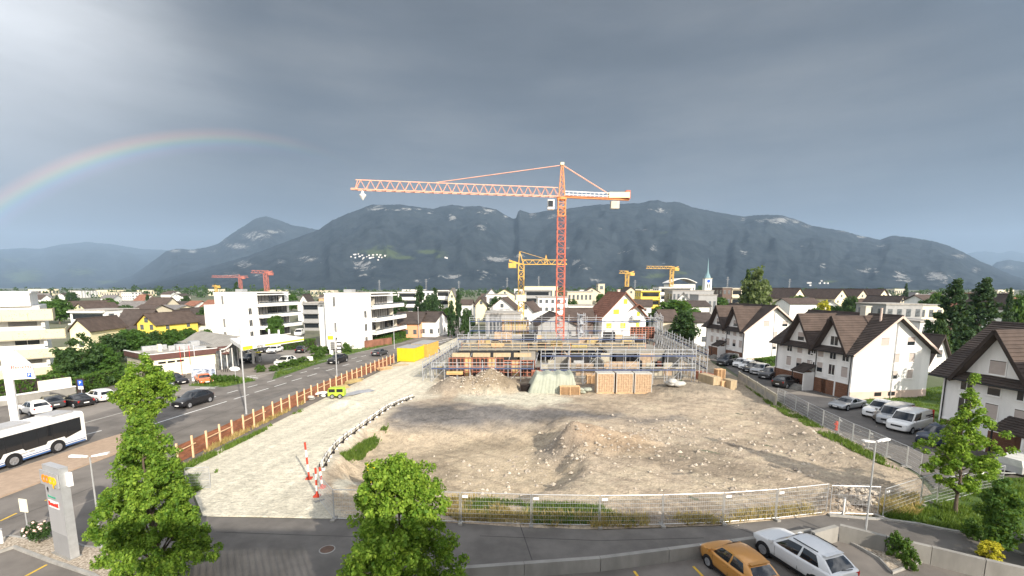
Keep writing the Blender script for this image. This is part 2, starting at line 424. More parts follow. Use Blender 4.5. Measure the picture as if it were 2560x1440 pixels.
ridge('mountain', [(2300, 716), (2420, 690), (2470, 672), (2490, 656), (2520, 649), (2560, 655), (2650, 640), (2800, 640), (3000, 690)], 7600, .6, mm, seed=9., step=8)
ridge('mountain', [(2150, 716), (2300, 660), (2420, 633), (2460, 627), (2500, 633), (2530, 627), (2560, 635), (2650, 620), (2850, 690), (3000, 700)], 13800, .6, mm, seed=12., step=8)
# the rainy, hazy air
hz = MB().box((-15900, -390, -1.2), (15900, 15400, 1750)).build('haze', None)
hm = bpy.data.materials.new('hazy_air'); hm.use_nodes = True; ht = NT(hm.node_tree); ht.n.clear()
pv = ht.new('ShaderNodeVolumePrincipled'); pv.inputs['Color'].default_value = (.52, .73, 1.0, 1); pv.inputs['Density'].default_value = 5.8e-5; pv.inputs['Anisotropy'].default_value = 0.0
ho = ht.new('ShaderNodeOutputMaterial'); ht.l.new(pv.outputs[0], ho.inputs['Volume'])
hz.data.materials.clear(); hz.data.materials.append(hm); stuff(hz); hz.display_type = 'WIRE'
# ================================================================ roads, pavements, building site
def polyline(pix, z=0.): return [G(u, v, z) for u, v in pix]


def strip(name, pix, wdt, m, z, parent=None, pts=None, thick=None):
    """a band of even width along a line"""
    pp = pts or [G(*p) for p in pix]; b = MB(); L = []; Rr = []
    for i, p in enumerate(pp):
        a = pp[max(0, i - 1)]; c = pp[min(len(pp) - 1, i + 1)]; d = (c - a).normalized(); n = Vector((-d.y, d.x, 0)) * wdt / 2
        L.append(p + n); Rr.append(p - n)
    for i in range(len(pp) - 1):
        q = [Rr[i], Rr[i + 1], L[i + 1], L[i]]
        if thick: b.extrude([(x.x, x.y, z - thick) for x in q], (0, 0, thick))
        else: b.add([(x.x, x.y, z) for x in q], [(0, 1, 2, 3)])
    return b.build(name, m, parent)


road = struct(sheet('main_road', [(-700, 1500), (-700, 1010), (0, 1003), (260, 962), (330, 945), (560, 895), (620, 872), (800, 858), (880, 872), (1010, 850), (1090, 822), (1185, 792), (1215, 797), (1150, 838), (1100, 863), (1000, 903), (820, 990), (640, 1080), (455, 1167), (500, 1292), (860, 1298), (1150, 1308), (1500, 1325), (1800, 1315), (2080, 1285), (2215, 1296), (2430, 1335), (2700, 1420), (2700, 1600), (-700, 1600)], M_asph, 0))
struct(sheet('parking_lot', [(0, 1008), (80, 1036), (205, 1046), (320, 1010), (440, 990), (560, 962), (600, 948), (530, 948), (430, 958), (330, 965), (200, 995)], M_asphold, .004))
struct(sheet('filling_station_forecourt', [(500, 950), (620, 958), (690, 930), (880, 878), (800, 862), (640, 880), (560, 905)], M_asphold, .004))
struct(sheet('near_road', [(520, 1292), (860, 1299), (1150, 1309), (1500, 1326), (1800, 1316), (2080, 1286), (2215, 1300), (2430, 1340), (2600, 1395), (2600, 1470), (2330, 1380), (2100, 1325), (1830, 1372), (1500, 1415), (1110, 1445), (1000, 1560), (560, 1560)], M_asph2, .004))
# paint
dash = [(585, 998, 622, 986.5), (637, 981, 671, 971), (686, 966.5, 716, 957.5), (729, 952.5, 755, 945), (768, 941, 792, 934),
        (568, 983, 595, 975.5), (619, 968.5, 644, 962), (668, 955.5, 688, 950), (710, 943.5, 730, 938), (751, 932.5, 767, 928.5), (785, 922.5, 799, 919), (878, 897.5, 892, 894.2), (903, 891.5, 915, 888.6), (845, 906, 860, 902), (930, 885, 940, 882.5),
        (515, 999, 540, 991), (375, 1038, 402, 1030.5), (205, 1089, 254, 1076.5), (815, 927, 836, 921), (856, 915, 873, 910), (890, 905, 905, 901)]
for a, b_, c, d in dash: struct(strip('road_marking', [(a, b_), (c, d)], .16, M_paint, .009))
struct(strip('road_marking', [(300, 1088), (380, 1061.5), (470, 1033), (567, 1003.5)], .18, M_paint, .009))
for q in ([(0, 1303), (42, 1283)], [(112, 1252), (135, 1243)], [(50, 1448), (117, 1412)], [(1590, 1458), (1625, 1462)], [(1733, 1416), (1760, 1444)], [(1585, 1428), (1600, 1448)]):
    struct(strip('yellow_road_marking', q, .13, M_paintY, .009))
for q in ([(488, 971.5), (538, 970.5)], [(500, 969), (525, 968)], [(617, 941), (645, 945.5)], [(625, 940), (640, 939)]): struct(strip('road_marking', q, .2, M_paint, .009))
for i in range(7): struct(strip('road_marking', [(1070 + i * 9, 862 - i * 3.3), (1088 + i * 9, 863.5 - i * 3.3)], .5, M_paint, .009))
struct(strip('road_marking', [(0, 1352), (90, 1307), (200, 1262), (240, 1247)], .25, M_asphold, .009))
struct(strip('gutter_line', [(205, 1059), (330, 1025), (440, 994), (520, 972), (600, 951), (700, 926), (800, 903), (900, 880), (1000, 859), (1090, 838), (1180, 810)], .22, M_kerb, .02, thick=.02))
for q in ([(300, 1085), (420, 1047), (440, 1062), (318, 1102)], [(640, 1000), (740, 968), (748, 974), (650, 1007)], [(250, 1260), (420, 1190), (440, 1215), (270, 1290)]): struct(sheet('asphalt_patch', q, M_asph2, .006))
M_tar = mat('tar_seam', (.045, .042, .04), .7, var=.2)
for q in ([(420, 1090), (520, 1045), (640, 1000), (760, 960), (900, 912)], [(200, 1120), (330, 1070), (470, 1022), (600, 980)], [(540, 1330), (760, 1338), (1000, 1345)], [(1200, 1340), (1500, 1352), (1760, 1345)], [(1820, 1312), (1905, 1342)], [(1300, 1312), (1330, 1400)], [(20, 1300), (120, 1262), (240, 1215)]): struct(strip('tar_seam', q, .05, M_tar, .0085))
# raised island of reddish paving with the round tree
isl = struct(sheet('traffic_island', [(-120, 1232), (0, 1187), (120, 1148), (255, 1101), (330, 1079), (385, 1079), (402, 1088), (398, 1098), (330, 1120), (250, 1151), (120, 1200), (0, 1246), (-120, 1300)], M_pave, .12, thick=.12))
# pebble bed round the sign
bed = struct(sheet('pebble_bed', [(-60, 1372), (25, 1346), (70, 1352), (140, 1345), (210, 1372), (330, 1382), (380, 1420), (380, 1470), (290, 1470), (230, 1437), (120, 1400), (38, 1369), (-60, 1400)], M_pebble, .10, thick=.10))
struct(strip('kerb', [(-60, 1403), (36, 1370.5), (120, 1402.5), (230, 1440), (300, 1475)], .14, M_kerb, .15, thick=.15))
struct(strip('kerb', [(-60, 1369), (25, 1343.5), (72, 1350), (140, 1343), (212, 1370), (335, 1380)], .12, M_kerb, .13, thick=.13))
# side street by the gabled houses, lawns
struct(sheet('side_street', [(1745, 893), (1800, 907), (1850, 943), (1945, 1006), (2060, 1072), (2150, 1114), (2240, 1154), (2300, 1184), (2340, 1222), (2480, 1205), (2800, 1260), (2900, 1100), (2345, 1070), (2123, 985), (1964, 935), (1857, 900), (1776, 884), (1750, 876)], M_asph2, .006))
struct(sheet('concrete_forecourt', [(1946, 985), (2000, 978), (2123, 1003), (2115, 1014), (2060, 1020), (1990, 1003)], M_asphold, .011))
struct(sheet('lawn', [(2110, 1006), (2295, 972), (2400, 960), (2420, 1060), (2347, 1088), (2330, 1062), (2255, 1025), (2175, 1019)], M_lawn, .012))
struct(sheet('lawn', [(1928, 912), (1985, 890), (2030, 900), (1966, 949), (1945, 948), (1925, 930)], M_lawn, .012))
struct(sheet('lawn', [(2190, 1296), (2225, 1262), (2330, 1237), (2500, 1196), (2700, 1190), (2700, 1440), (2560, 1390), (2425, 1337), (2330, 1318), (2215, 1302)], M_lawn, .03))
struct(sheet('verge', [(560, 968), (470, 965), (520, 950), (600, 945), (640, 952)], M_lawn, .012))
struct(sheet('verge', [(680, 950), (690, 925), (800, 892), (850, 880), (1010, 845), (1090, 820), (1100, 824), (1000, 857), (900, 880), (780, 915)], M_lawn, .012))
struct(sheet('lawn', [(880, 870), (1010, 840), (1120, 806), (1100, 790), (860, 830)], M_lawn, .006))
struct(sheet('lawn', [(0, 990), (260, 955), (330, 935), (300, 880), (-200, 900), (-200, 1010)], M_lawn, .006))
struct(strip('kerb', [(2080, 1290), (2150, 1296), (2210, 1300), (2300, 1312), (2360, 1325), (2425, 1336), (2560, 1388)], .2, M_kerb, .10, thick=.10))

# ---- the building site itself: one modelled piece of land
LB = polyline([(505, 1291), (457, 1167), (640, 1081), (820, 991), (1000, 905), (1100, 864), (1150, 840), (1180, 815)])
RB = polyline([(2215, 1290), (2335, 1240), (2292, 1187), (2200, 1138), (2100, 1088), (1950, 1008), (1850, 947), (1780, 907), (1762, 880), (1730, 830)])
yN = np.array([G(u, v).y for u, v in [(505, 1291), (860, 1298), (1150, 1308), (1330, 1320), (1500, 1324), (1800, 1314), (2080, 1286), (2215, 1290)]]); xN = np.array([G(u, v).x for u, v in [(505, 1291), (860, 1298), (1150, 1308), (1330, 1320), (1500, 1324), (1800, 1314), (2080, 1286), (2215, 1290)]])
NR, NC = 300, 230
sv = np.linspace(0, 1, NR) ** 1.7; ys = 26.6 + (140 - 26.6) * sv
xl = np.interp(ys, [p.y for p in LB], [p.x for p in LB]); xr = np.interp(ys, [p.y for p in RB], [p.x for p in RB])
tcol = np.linspace(0, 1, NC)
X = xl[:, None] * (1 - tcol) + xr[:, None] * tcol; Y = np.repeat(ys[:, None], NC, 1)
Y = Y + (np.interp(X, xN, yN) - 26.6) * np.clip(1 - (ys[:, None] - 26.6) / 9, 0, 1) ** 1.5
PU = 1280 + F * X / (Y * _cT + CH * _sT); PV = 720 + F * (CH * _cT - Y * _sT) / (Y * _cT + CH * _sT) + F * math.tan(TILT) - 2


def inpoly(pu, pv, poly, blur=14.):
    """soft membership of a ground polygon given in photograph pixels"""
    n = len(poly); ins = np.zeros(pu.shape, bool); dmin = np.full(pu.shape, 1e9)
    for i in range(n):
        x1, y1 = poly[i]; x2, y2 = poly[(i + 1) % n]
        c = ((y1 > pv) != (y2 > pv)) & (pu < (x2 - x1) * (pv - y1) / ((y2 - y1) + 1e-9) + x1); ins ^= c
        dx, dy = x2 - x1, y2 - y1; t_ = np.clip(((pu - x1) * dx + (pv - y1) * dy) / (dx * dx + dy * dy + 1e-9), 0, 1)
        dmin = np.minimum(dmin, np.hypot(pu - x1 - t_ * dx, pv - y1 - t_ * dy))
    s = np.where(ins, dmin, -dmin); return np.clip(s / blur * .5 + .5, 0, 1)


wob = (fbm(X * .45, Y * .45, 4) - .5); WU = PU + 70 * wob * np.clip((PV - 900) / 300, .2, 1.2); WV = PV + 26 * (fbm(X * .5 + 40, Y * .5, 4) - .5)
gravel = inpoly(WU, WV, [(400, 1320), (430, 1150), (640, 1060), (900, 950), (980, 890), (1150, 830), (1150, 890), (1090, 940), (1090, 985), (990, 1010), (900, 1075), (830, 1140), (800, 1200), (840, 1300), (860, 1330)], 16)
gravel2 = inpoly(WU, WV, [(1150, 985), (1300, 978), (1400, 984), (1428, 1002), (1400, 1014), (1200, 1013), (1130, 1000)], 8)
gravel3 = inpoly(WU, WV, [(845, 1205), (865, 1160), (905, 1170), (880, 1215), (870, 1240)], 8)
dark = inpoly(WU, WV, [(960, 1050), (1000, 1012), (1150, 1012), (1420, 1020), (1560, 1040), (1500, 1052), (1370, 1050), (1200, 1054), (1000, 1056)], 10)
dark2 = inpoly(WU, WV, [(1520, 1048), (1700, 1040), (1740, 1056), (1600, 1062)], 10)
pit = inpoly(WU, WV, [(850, 1175), (870, 1120), (940, 1068), (1080, 1056), (1370, 1056), (1400, 1100), (1450, 1170), (1300, 1235), (1000, 1235)], 34)
Z = .05 + .10 * (fbm(X * .35, Y * .35, 5) - .5) * 2 + .16 * (fbm(X * 1.3, Y * 1.3, 4) - .5) * (1 - .75 * gravel)
Z += -1.5 * pit * pit * (3 - 2 * pit)


def heap(u, v, ru, rv, h, p=1.0, nz=.5):
    global Z
    c = G(u, v); k = c.y / F; rx = ru * k; ry = rv
    q = np.hypot((X - c.x) / rx, (Y - c.y) / ry); n = fbm(X * .9 + u, Y * .9, 4)
    Z = Z + h * np.clip(1 - q * (1 + nz * (n - .5)), 0, 1) ** p
    return np.clip(1.15 - q, 0, 1)


hp1 = heap(1425, 1103, 100, 3.2, 1.75, 1.1); hp2 = heap(1530, 1108, 130, 3.4, 1.15, 1.1)
hp3 = heap(1128, 975, 62, 3.2, 1.9, .85, .3); hp4 = heap(1226, 972, 82, 4.0, 3.0, .85, .3); hp5 = heap(1720, 978, 130, 4., 1.3, .9)
heap(850, 1012, 70, 2.2, .7)
berm = inpoly(WU, WV, [(1850, 960), (1900, 985), (1990, 1050), (2100, 1110), (2200, 1165), (2280, 1200), (2230, 1225), (2080, 1150), (1950, 1060), (1880, 1010)], 24)
Z += .55 * berm * (.7 + .6 * fbm(X * .8, Y * .8, 3)); rub = inpoly(WU, WV, [(2060, 1265), (2110, 1225), (2200, 1232), (2220, 1275), (2150, 1290), (2070, 1285)], 16); Z += .5 * rub * fbm(X * 1.6, Y * 1.6, 3)
# wheel tracks on the soil
trk = np.abs(np.sin((X * .55 + Y * .8 + 5 * fbm(X * .06, Y * .06, 2)) * 1.4)); Z -= .07 * np.clip(1 - trk * 3, 0, 1) * (1 - gravel) * (1 - pit * .4)
edge = np.minimum(np.minimum(tcol[None, :] * 14, (1 - tcol[None, :]) * 14), np.minimum((np.arange(NR) / 2.5)[:, None], 9)); Z = np.where(edge < 1, Z * np.clip(edge, 0, 1) + .014, Z) ; Z = np.where(ys[:, None] > 66, Z * .25 + .02 + (hp5 > 0) * 0, Z)
nz = fbm(X * .25 + 9, Y * .25, 5)[..., None]; nf = fbm(X * 2.2, Y * 2.2, 4)[..., None]
tan = np.array([.45, .37, .28]); tan2 = np.array([.36, .30, .235]); grav = np.array([.60, .56, .46]); drk = np.array([.17, .16, .155]); warm = np.array([.46, .34, .22])
C = tan * nz + tan2 * (1 - nz); C = C * (.72 + .56 * nf)
lt = np.clip((fbm(X * .5 + 3, Y * 1.0, 4) - .52) * 6, 0, 1)[..., None]; C = C * (1 - .45 * lt) + np.array([.50, .43, .32]) * .45 * lt


def lay(Cc, m, c, jit=.25):
    m = m[..., None]; return Cc * (1 - m) + (np.array(c) * (1 - jit / 2 + jit * nf)) * m


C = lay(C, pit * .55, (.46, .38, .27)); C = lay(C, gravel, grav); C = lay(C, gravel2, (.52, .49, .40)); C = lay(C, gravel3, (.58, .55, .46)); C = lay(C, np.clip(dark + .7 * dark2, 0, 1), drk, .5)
C = lay(C, np.clip(hp1 * 1.5, 0, .8), (.27, .235, .20), .5); C = lay(C, np.clip(hp2 * 1.2, 0, .7), (.38, .28, .19), .4); C = lay(C, np.clip(hp3 * 2, 0, 1), (.26, .22, .175)); C = lay(C, np.clip(hp4 * 2, 0, 1), (.29, .235, .17)); C = lay(C, np.clip(hp5 * 1.5, 0, .8), (.27, .235, .19)); C = lay(C, berm * .8, (.30, .255, .20)); C = lay(C, rub * .7, (.32, .25, .19))
stk = fbm((X * .98 - Y * .18) * 1.6, (X * .18 + Y * .98) * .07, 4)[..., None]; C = C * (1 - gravel[..., None] * .22 * np.clip((stk - .42) * 4, 0, 1) * .6)
rut = np.clip(1 - trk * 4, 0, 1) * (1 - gravel); C = C * (1 - .28 * rut[..., None]); wet = np.clip((fbm(X * .11 + 31, Y * .16, 4) - .54) * 7, 0, 1)[..., None] * (1 - gravel[..., None]); C = C * (1 - .30 * wet)
me = bpy.data.meshes.new('building_site_ground')
idx = np.arange(NR * NC).reshape(NR, NC); fs = np.stack([idx[:-1, :-1], idx[:-1, 1:], idx[1:, 1:], idx[1:, :-1]], -1).reshape(-1, 4)
me.from_pydata(np.stack([X, Y, Z], -1).reshape(-1, 3).tolist(), [], fs.tolist())
ca = me.color_attributes.new('soil', 'FLOAT_COLOR', 'POINT'); ca.data.foreach_set('color', np.concatenate([C, np.ones(C.shape[:2] + (1,))], -1).reshape(-1).astype(np.float32))
me.polygons.foreach_set('use_smooth', [True] * len(me.polygons))
ms = bpy.data.materials.new('site_soil'); ms.use_nodes = True; t = NT(ms.node_tree); b = t.n['Principled BSDF']
gp = t.new('ShaderNodeNewGeometry').outputs['Position']; sc_ = t.new('ShaderNodeAttribute', attribute_name='soil').outputs['Color']
f1 = t.noise(gp, 7., 6, .7); f2 = t.noise(gp, 1.8, 5, .6); vo = t.new('ShaderNodeTexVoronoi'); t.put(vo.inputs['Vector'], gp); vo.inputs['Scale'].default_value = 5.
cc = t.mix(1., sc_, t.ramp(f1, [(.28, (.58, .56, .53)), (.46, (.97, .97, .96)), (.72, (1.25, 1.24, 1.2))]), 'MULTIPLY'); cc = t.mix(.8, cc, t.ramp(f2, [(.3, (.72, .71, .70)), (.55, (1, 1, 1)), (.7, (1.12, 1.1, 1.06))]), 'MULTIPLY')
t.put(b.inputs['Base Color'], cc); b.inputs['Roughness'].default_value = .95; b.inputs['Specular IOR Level'].default_value = .1
bp = t.new('ShaderNodeBump'); bp.inputs['Strength'].default_value = 1.; bp.inputs['Distance'].default_value = .16; t.put(bp.inputs['Height'], t.math('ADD', t.noise(gp, 4., 6, .65), t.math('MULTIPLY', vo.outputs[0], .06))); t.put(b.inputs['Normal'], bp.outputs[0])
me.materials.append(ms); me.update(); site = struct(link('building_site_ground', me))


def site_z(x, y):
    """height of the modelled site ground"""
    i = int(np.argmin(np.abs(ys - y))); j = int(np.argmin(np.abs(X[i] - x)))
    if 0 < j < NC - 1 and 0 < i < NR - 1: return float(Z[i, j])
    return 0.0


def GS(u, v):
    p = G(u, v); p.z = site_z(p.x, p.y); return p


# ---- loose stones, one mass
def stones(name, spots, n, smin, smax, m, seed):
    rg = np.random.RandomState(seed); b = MB()
    for (u, v, ru, rv, wt) in spots:
        for k in range(int(n * wt)):
            uu = u + rg.randn() * ru; vv = v + rg.randn() * rv
            p = GS(uu, vv); s = smin + (smax - smin) * rg.rand() ** 3
            a = rg.rand(6) * .6 + .7; r0 = rg.rand() * 6.28
            ring = [(p.x + s * a[i] * math.cos(r0 + i * 1.257), p.y + s * a[i] * math.sin(r0 + i * 1.257), p.z + s * .1 * a[i]) for i in range(5)]
            b.add(ring + [(p.x + s * .2 * (a[5] - 1), p.y, p.z + s * (.5 + .5 * a[5])), (p.x, p.y, p.z - s * .3)], [(i, (i + 1) % 5, 5) for i in range(5)] + [((i + 1) % 5, i, 6) for i in range(5)])
    o = stuff(b.build(name, m)); return o


M_stone = mat('rubble', (.26, .22, .18), .9, col2=(.50, .44, .36), scale=1.1, coord='World')
tag(stones('rubble_stones', [(1650, 1085, 90, 20, .5), (1480, 1130, 80, 10, .3), (1380, 1110, 50, 16, .25), (2140, 1252, 36, 16, 1.3), (1260, 1150, 110, 30, .3), (1800, 1150, 160, 60, .5), (2000, 1110, 120, 35, .4), (1130, 978, 30, 6, .3), (1200, 978, 30, 6, .6)], 520, .04, .22, M_stone, 3), 'scattered grey and tan rubble stones over the bare site', 'stones')
# ================================================================ buildings
M_white = mat('white_render', (.74, .73, .70), .85, var=.08, scale=.8, stretch=(1, 1, .25))
M_whiteH = mat('white_render_houses', (.70, .69, .67), .9, var=.09, scale=.8, stretch=(1, 1, .25))
M_cream = mat('cream_render', (.74, .66, .48), .85, var=.05, scale=.6)
M_plinth = mat('pinkish_plinth', (.55, .43, .37), .9, var=.08, scale=.8)
M_frame = mat('white_window_frame', (.75, .74, .72), .5, var=0)
M_glass = mat('window_glass', (.018, .022, .027), .08, var=0, spec=.6)
M_glassL = mat('curtained_glass', (.10, .11, .12), .12, var=.5, scale=1.2, spec=.6)
M_shut = mat('beige_roller_shutter', (.40, .345, .315), .7, var=.05, scale=3)
M_shutG = mat('grey_roller_shutter', (.23, .22, .21), .7, var=.05, scale=3)
M_tile = mat('dark_brown_roof_tiles', (.06, .047, .041), .8, var=.22, scale=.9, bump=.25, bscale=8)
M_tileB = mat('brown_roof_tiles', (.075, .055, .046), .85, var=.2, scale=.9, bump=.3, bscale=6)
M_tileR = mat('red_brown_roof_tiles', (.21, .095, .062), .85, var=.2, scale=.9, bump=.3, bscale=6)
M_tileG = mat('grey_roof_tiles', (.16, .15, .145), .85, var=.2, scale=.9, bump=.3, bscale=6)
M_trim = mat('dark_timber_trim', (.035, .026, .022), .8, var=.2, scale=2)
M_brownD = mat('brown_garage_door', (.155, .075, .045), .7, var=.15, scale=1.5, stretch=(6, 1, 1))
M_pipe = mat('dark_downpipe', (.02, .02, .021), .5, var=0)
M_steel = mat('galvanised_steel', (.52, .53, .54), .45, var=.08, metal=.6, scale=3)
M_dark = mat('dark_opening', (.012, .012, .013), .9, var=0)
M_greyblk = mat('grey_block_wall', (.26, .26, .255), .9, var=.15, scale=1.2)
M_flat = mat('flat_roof_gravel', (.33, .31, .28), .95, var=.2, scale=1.5)
_wc = {}


def win_mesh(w_, h_, kind, fr):
    key = (round(w_, 2), round(h_, 2), kind, fr.name if fr else '')
    if key in _wc: return _wc[key]
    f = MB(); a = .07
    f.box((-w_ / 2 - a, -.045, -a), (w_ / 2 + a, 0.004, 0)).box((-w_ / 2 - a, -.045, h_), (w_ / 2 + a, 0.004, h_ + a)).box((-w_ / 2 - a, -.045, 0), (-w_ / 2, 0.004, h_)).box((w_ / 2, -.045, 0), (w_ / 2 + a, 0.004, h_))
    f.box((-w_ / 2 - a - .05, -.09, -a - .05), (w_ / 2 + a + .05, 0.004, -a))
    fm = f.mesh('window', fr)
    p = MB()
    if kind in ('glass', 'curtain'):
        p.mat(0).box((-w_ / 2, -.012, 0), (w_ / 2, .002, h_)); p.mat(1).box((-.03, -.03, 0), (.03, -.012, h_))
        pm = p.mesh('pane', [M_glass if kind == 'glass' else M_glassL, fr])
    else:
        low = 0 if kind == 'shutter' else h_ * .45
        n = max(3, int((h_ - low) / .11))
        p.mat(0)
        for i in range(n):
            z0 = low + (h_ - low) * i / n; z1 = low + (h_ - low) * (i + 1) / n
            p.add([(-w_ / 2, -.035, z0), (w_ / 2, -.035, z0), (w_ / 2, -.018, z1), (-w_ / 2, -.018, z1), (-w_ / 2, 0, z0), (w_ / 2, 0, z0), (w_ / 2, 0, z1), (-w_ / 2, 0, z1)], [(0, 1, 2, 3), (0, 4, 5, 1), (3, 2, 6, 7)])
        if low: p.mat(1).box((-w_ / 2, -.012, 0), (w_ / 2, .002, low))
        else: p.mat(1).box((-w_ / 2, -.05, h_ - .05), (w_ / 2, -.03, h_))
        pm = p.mesh('roller_shutter', [M_shut, M_glass])
    _wc[key] = (fm, pm); return _wc[key]


def add_win(par, x, y, z, rz, w_, h_, kind='glass', fr=None):
    fm, pm = win_mesh(w_, h_, kind, fr or M_frame)
    o = link('window', fm, par, (x, y, z), rz); link('roller_shutter' if kind in ('shutter', 'half') else 'pane', pm, o); return o


def far_win_mesh(w_, h_, m):
    key = ('far', round(w_, 1), round(h_, 1), m.name)
    if key not in _wc: _wc[key] = MB().box((-w_ / 2, -.06, 0), (w_ / 2, .02, h_)).mesh('window', m)
    return _wc[key]


def roof_plane(b, a0, a1, b0, b1, th=.18, courses=0):
    """slab between the ridge line a0-a1 and the eaves line b0-b1, with raised tile courses"""
    a0, a1, b0, b1 = map(Vector, (a0, a1, b0, b1)); n = (a1 - a0).cross(b0 - a0).normalized()
    if n.z < 0: n = -n
    def slab(p, q, r, s, t_, lift=0.):
        top = [p + n * lift, q + n * lift, r + n * lift, s + n * lift]; bot = [v_ - n * t_ for v_ in (p, q, r, s)]
        b.add(top + bot, [(0, 1, 2, 3), (7, 6, 5, 4), (0, 4, 5, 1), (1, 5, 6, 2), (2, 6, 7, 3), (3, 7, 4, 0)])
    slab(a0, a1, b1, b0, th)
    for i in range(courses):
        f0 = i / courses; f1 = (i + 1) / courses
        p, q = a0.lerp(b0, f0), a1.lerp(b1, f0); r, s = a1.lerp(b1, f1), a0.lerp(b0, f1)
        b.add([p + n * .012, q + n * .012, r + n * .075, s + n * .075, r + n * .0, s + n * .0, p, q], [(0, 1, 2, 3), (3, 2, 4, 5), (0, 3, 5, 6), (2, 1, 7, 4)])


def gable_house(name, label, loc, rz, w_, d_, he, hr, ridge='y', wall=None, roof=None, over=.5, wins=(), chim=None, group=None, cat='house', courses=0, farwin=None, trim=None):
    wall = wall or M_white; roof = roof or M_tileB
    T = thing(name, label, cat, loc, rz, group); hx, hy = w_ / 2, d_ / 2; b = MB()
    if ridge == 'y':
        b.extrude([(-hx, -hy, -.3), (hx, -hy, -.3), (hx, -hy, he), (0, -hy, hr - .12), (-hx, -hy, he)], (0, d_, 0)); s = (hr - he) / hx
        r = MB(); roof_plane(r, (0, -hy - over, hr), (0, hy + over, hr), (-hx - over, -hy - over, he - over * s), (-hx - over, hy + over, he - over * s), .16, courses)
        roof_plane(r, (0, -hy - over, hr), (0, hy + over, hr), (hx + over, -hy - over, he - over * s), (hx + over, hy + over, he - over * s), .16, courses)
        r.tube((0, -hy - over, hr + .02), (0, hy + over, hr + .02), .12, 6)
    else:
        b.extrude([(-hx, -hy, -.3), (-hx, hy, -.3), (-hx, hy, he), (-hx, 0, hr - .12), (-hx, -hy, he)], (w_, 0, 0)); s = (hr - he) / hy
        r = MB(); roof_plane(r, (-hx - over, 0, hr), (hx + over, 0, hr), (-hx - over, -hy - over, he - over * s), (hx + over, -hy - over, he - over * s), .16, courses)
        roof_plane(r, (-hx - over, 0, hr), (hx + over, 0, hr), (-hx - over, hy + over, he - over * s), (hx + over, hy + over, he - over * s), .16, courses)
        r.tube((-hx - over, 0, hr + .02), (hx + over, 0, hr + .02), .12, 6)
    b.build('wall', wall, T); ro = r.build('roof', roof, T)
    if chim:
        for (cx, cy, ct) in chim: MB().cbox((cx, cy, (ct + he) / 2 + .1), (.7, .7, ct - he)).cbox((cx, cy, ct + .15), (.85, .85, .12)).build('chimney', M_plinth, ro)
    for q in wins:
        side, p, z, ww, hh = q[:5]; kind = q[5] if len(q) > 5 else 'glass'
        pos = {'S': (p, -hy, 0.), 'N': (p, hy, math.pi), 'E': (hx, p, math.pi / 2), 'W': (-hx, p, -math.pi / 2)}[side]
        if farwin: link('window', far_win_mesh(ww, hh, q[5] if len(q) > 5 else farwin), T, (pos[0], pos[1], z), pos[2])
        else: add_win(T, pos[0], pos[1], z, pos[2], ww, hh, kind)
    return T


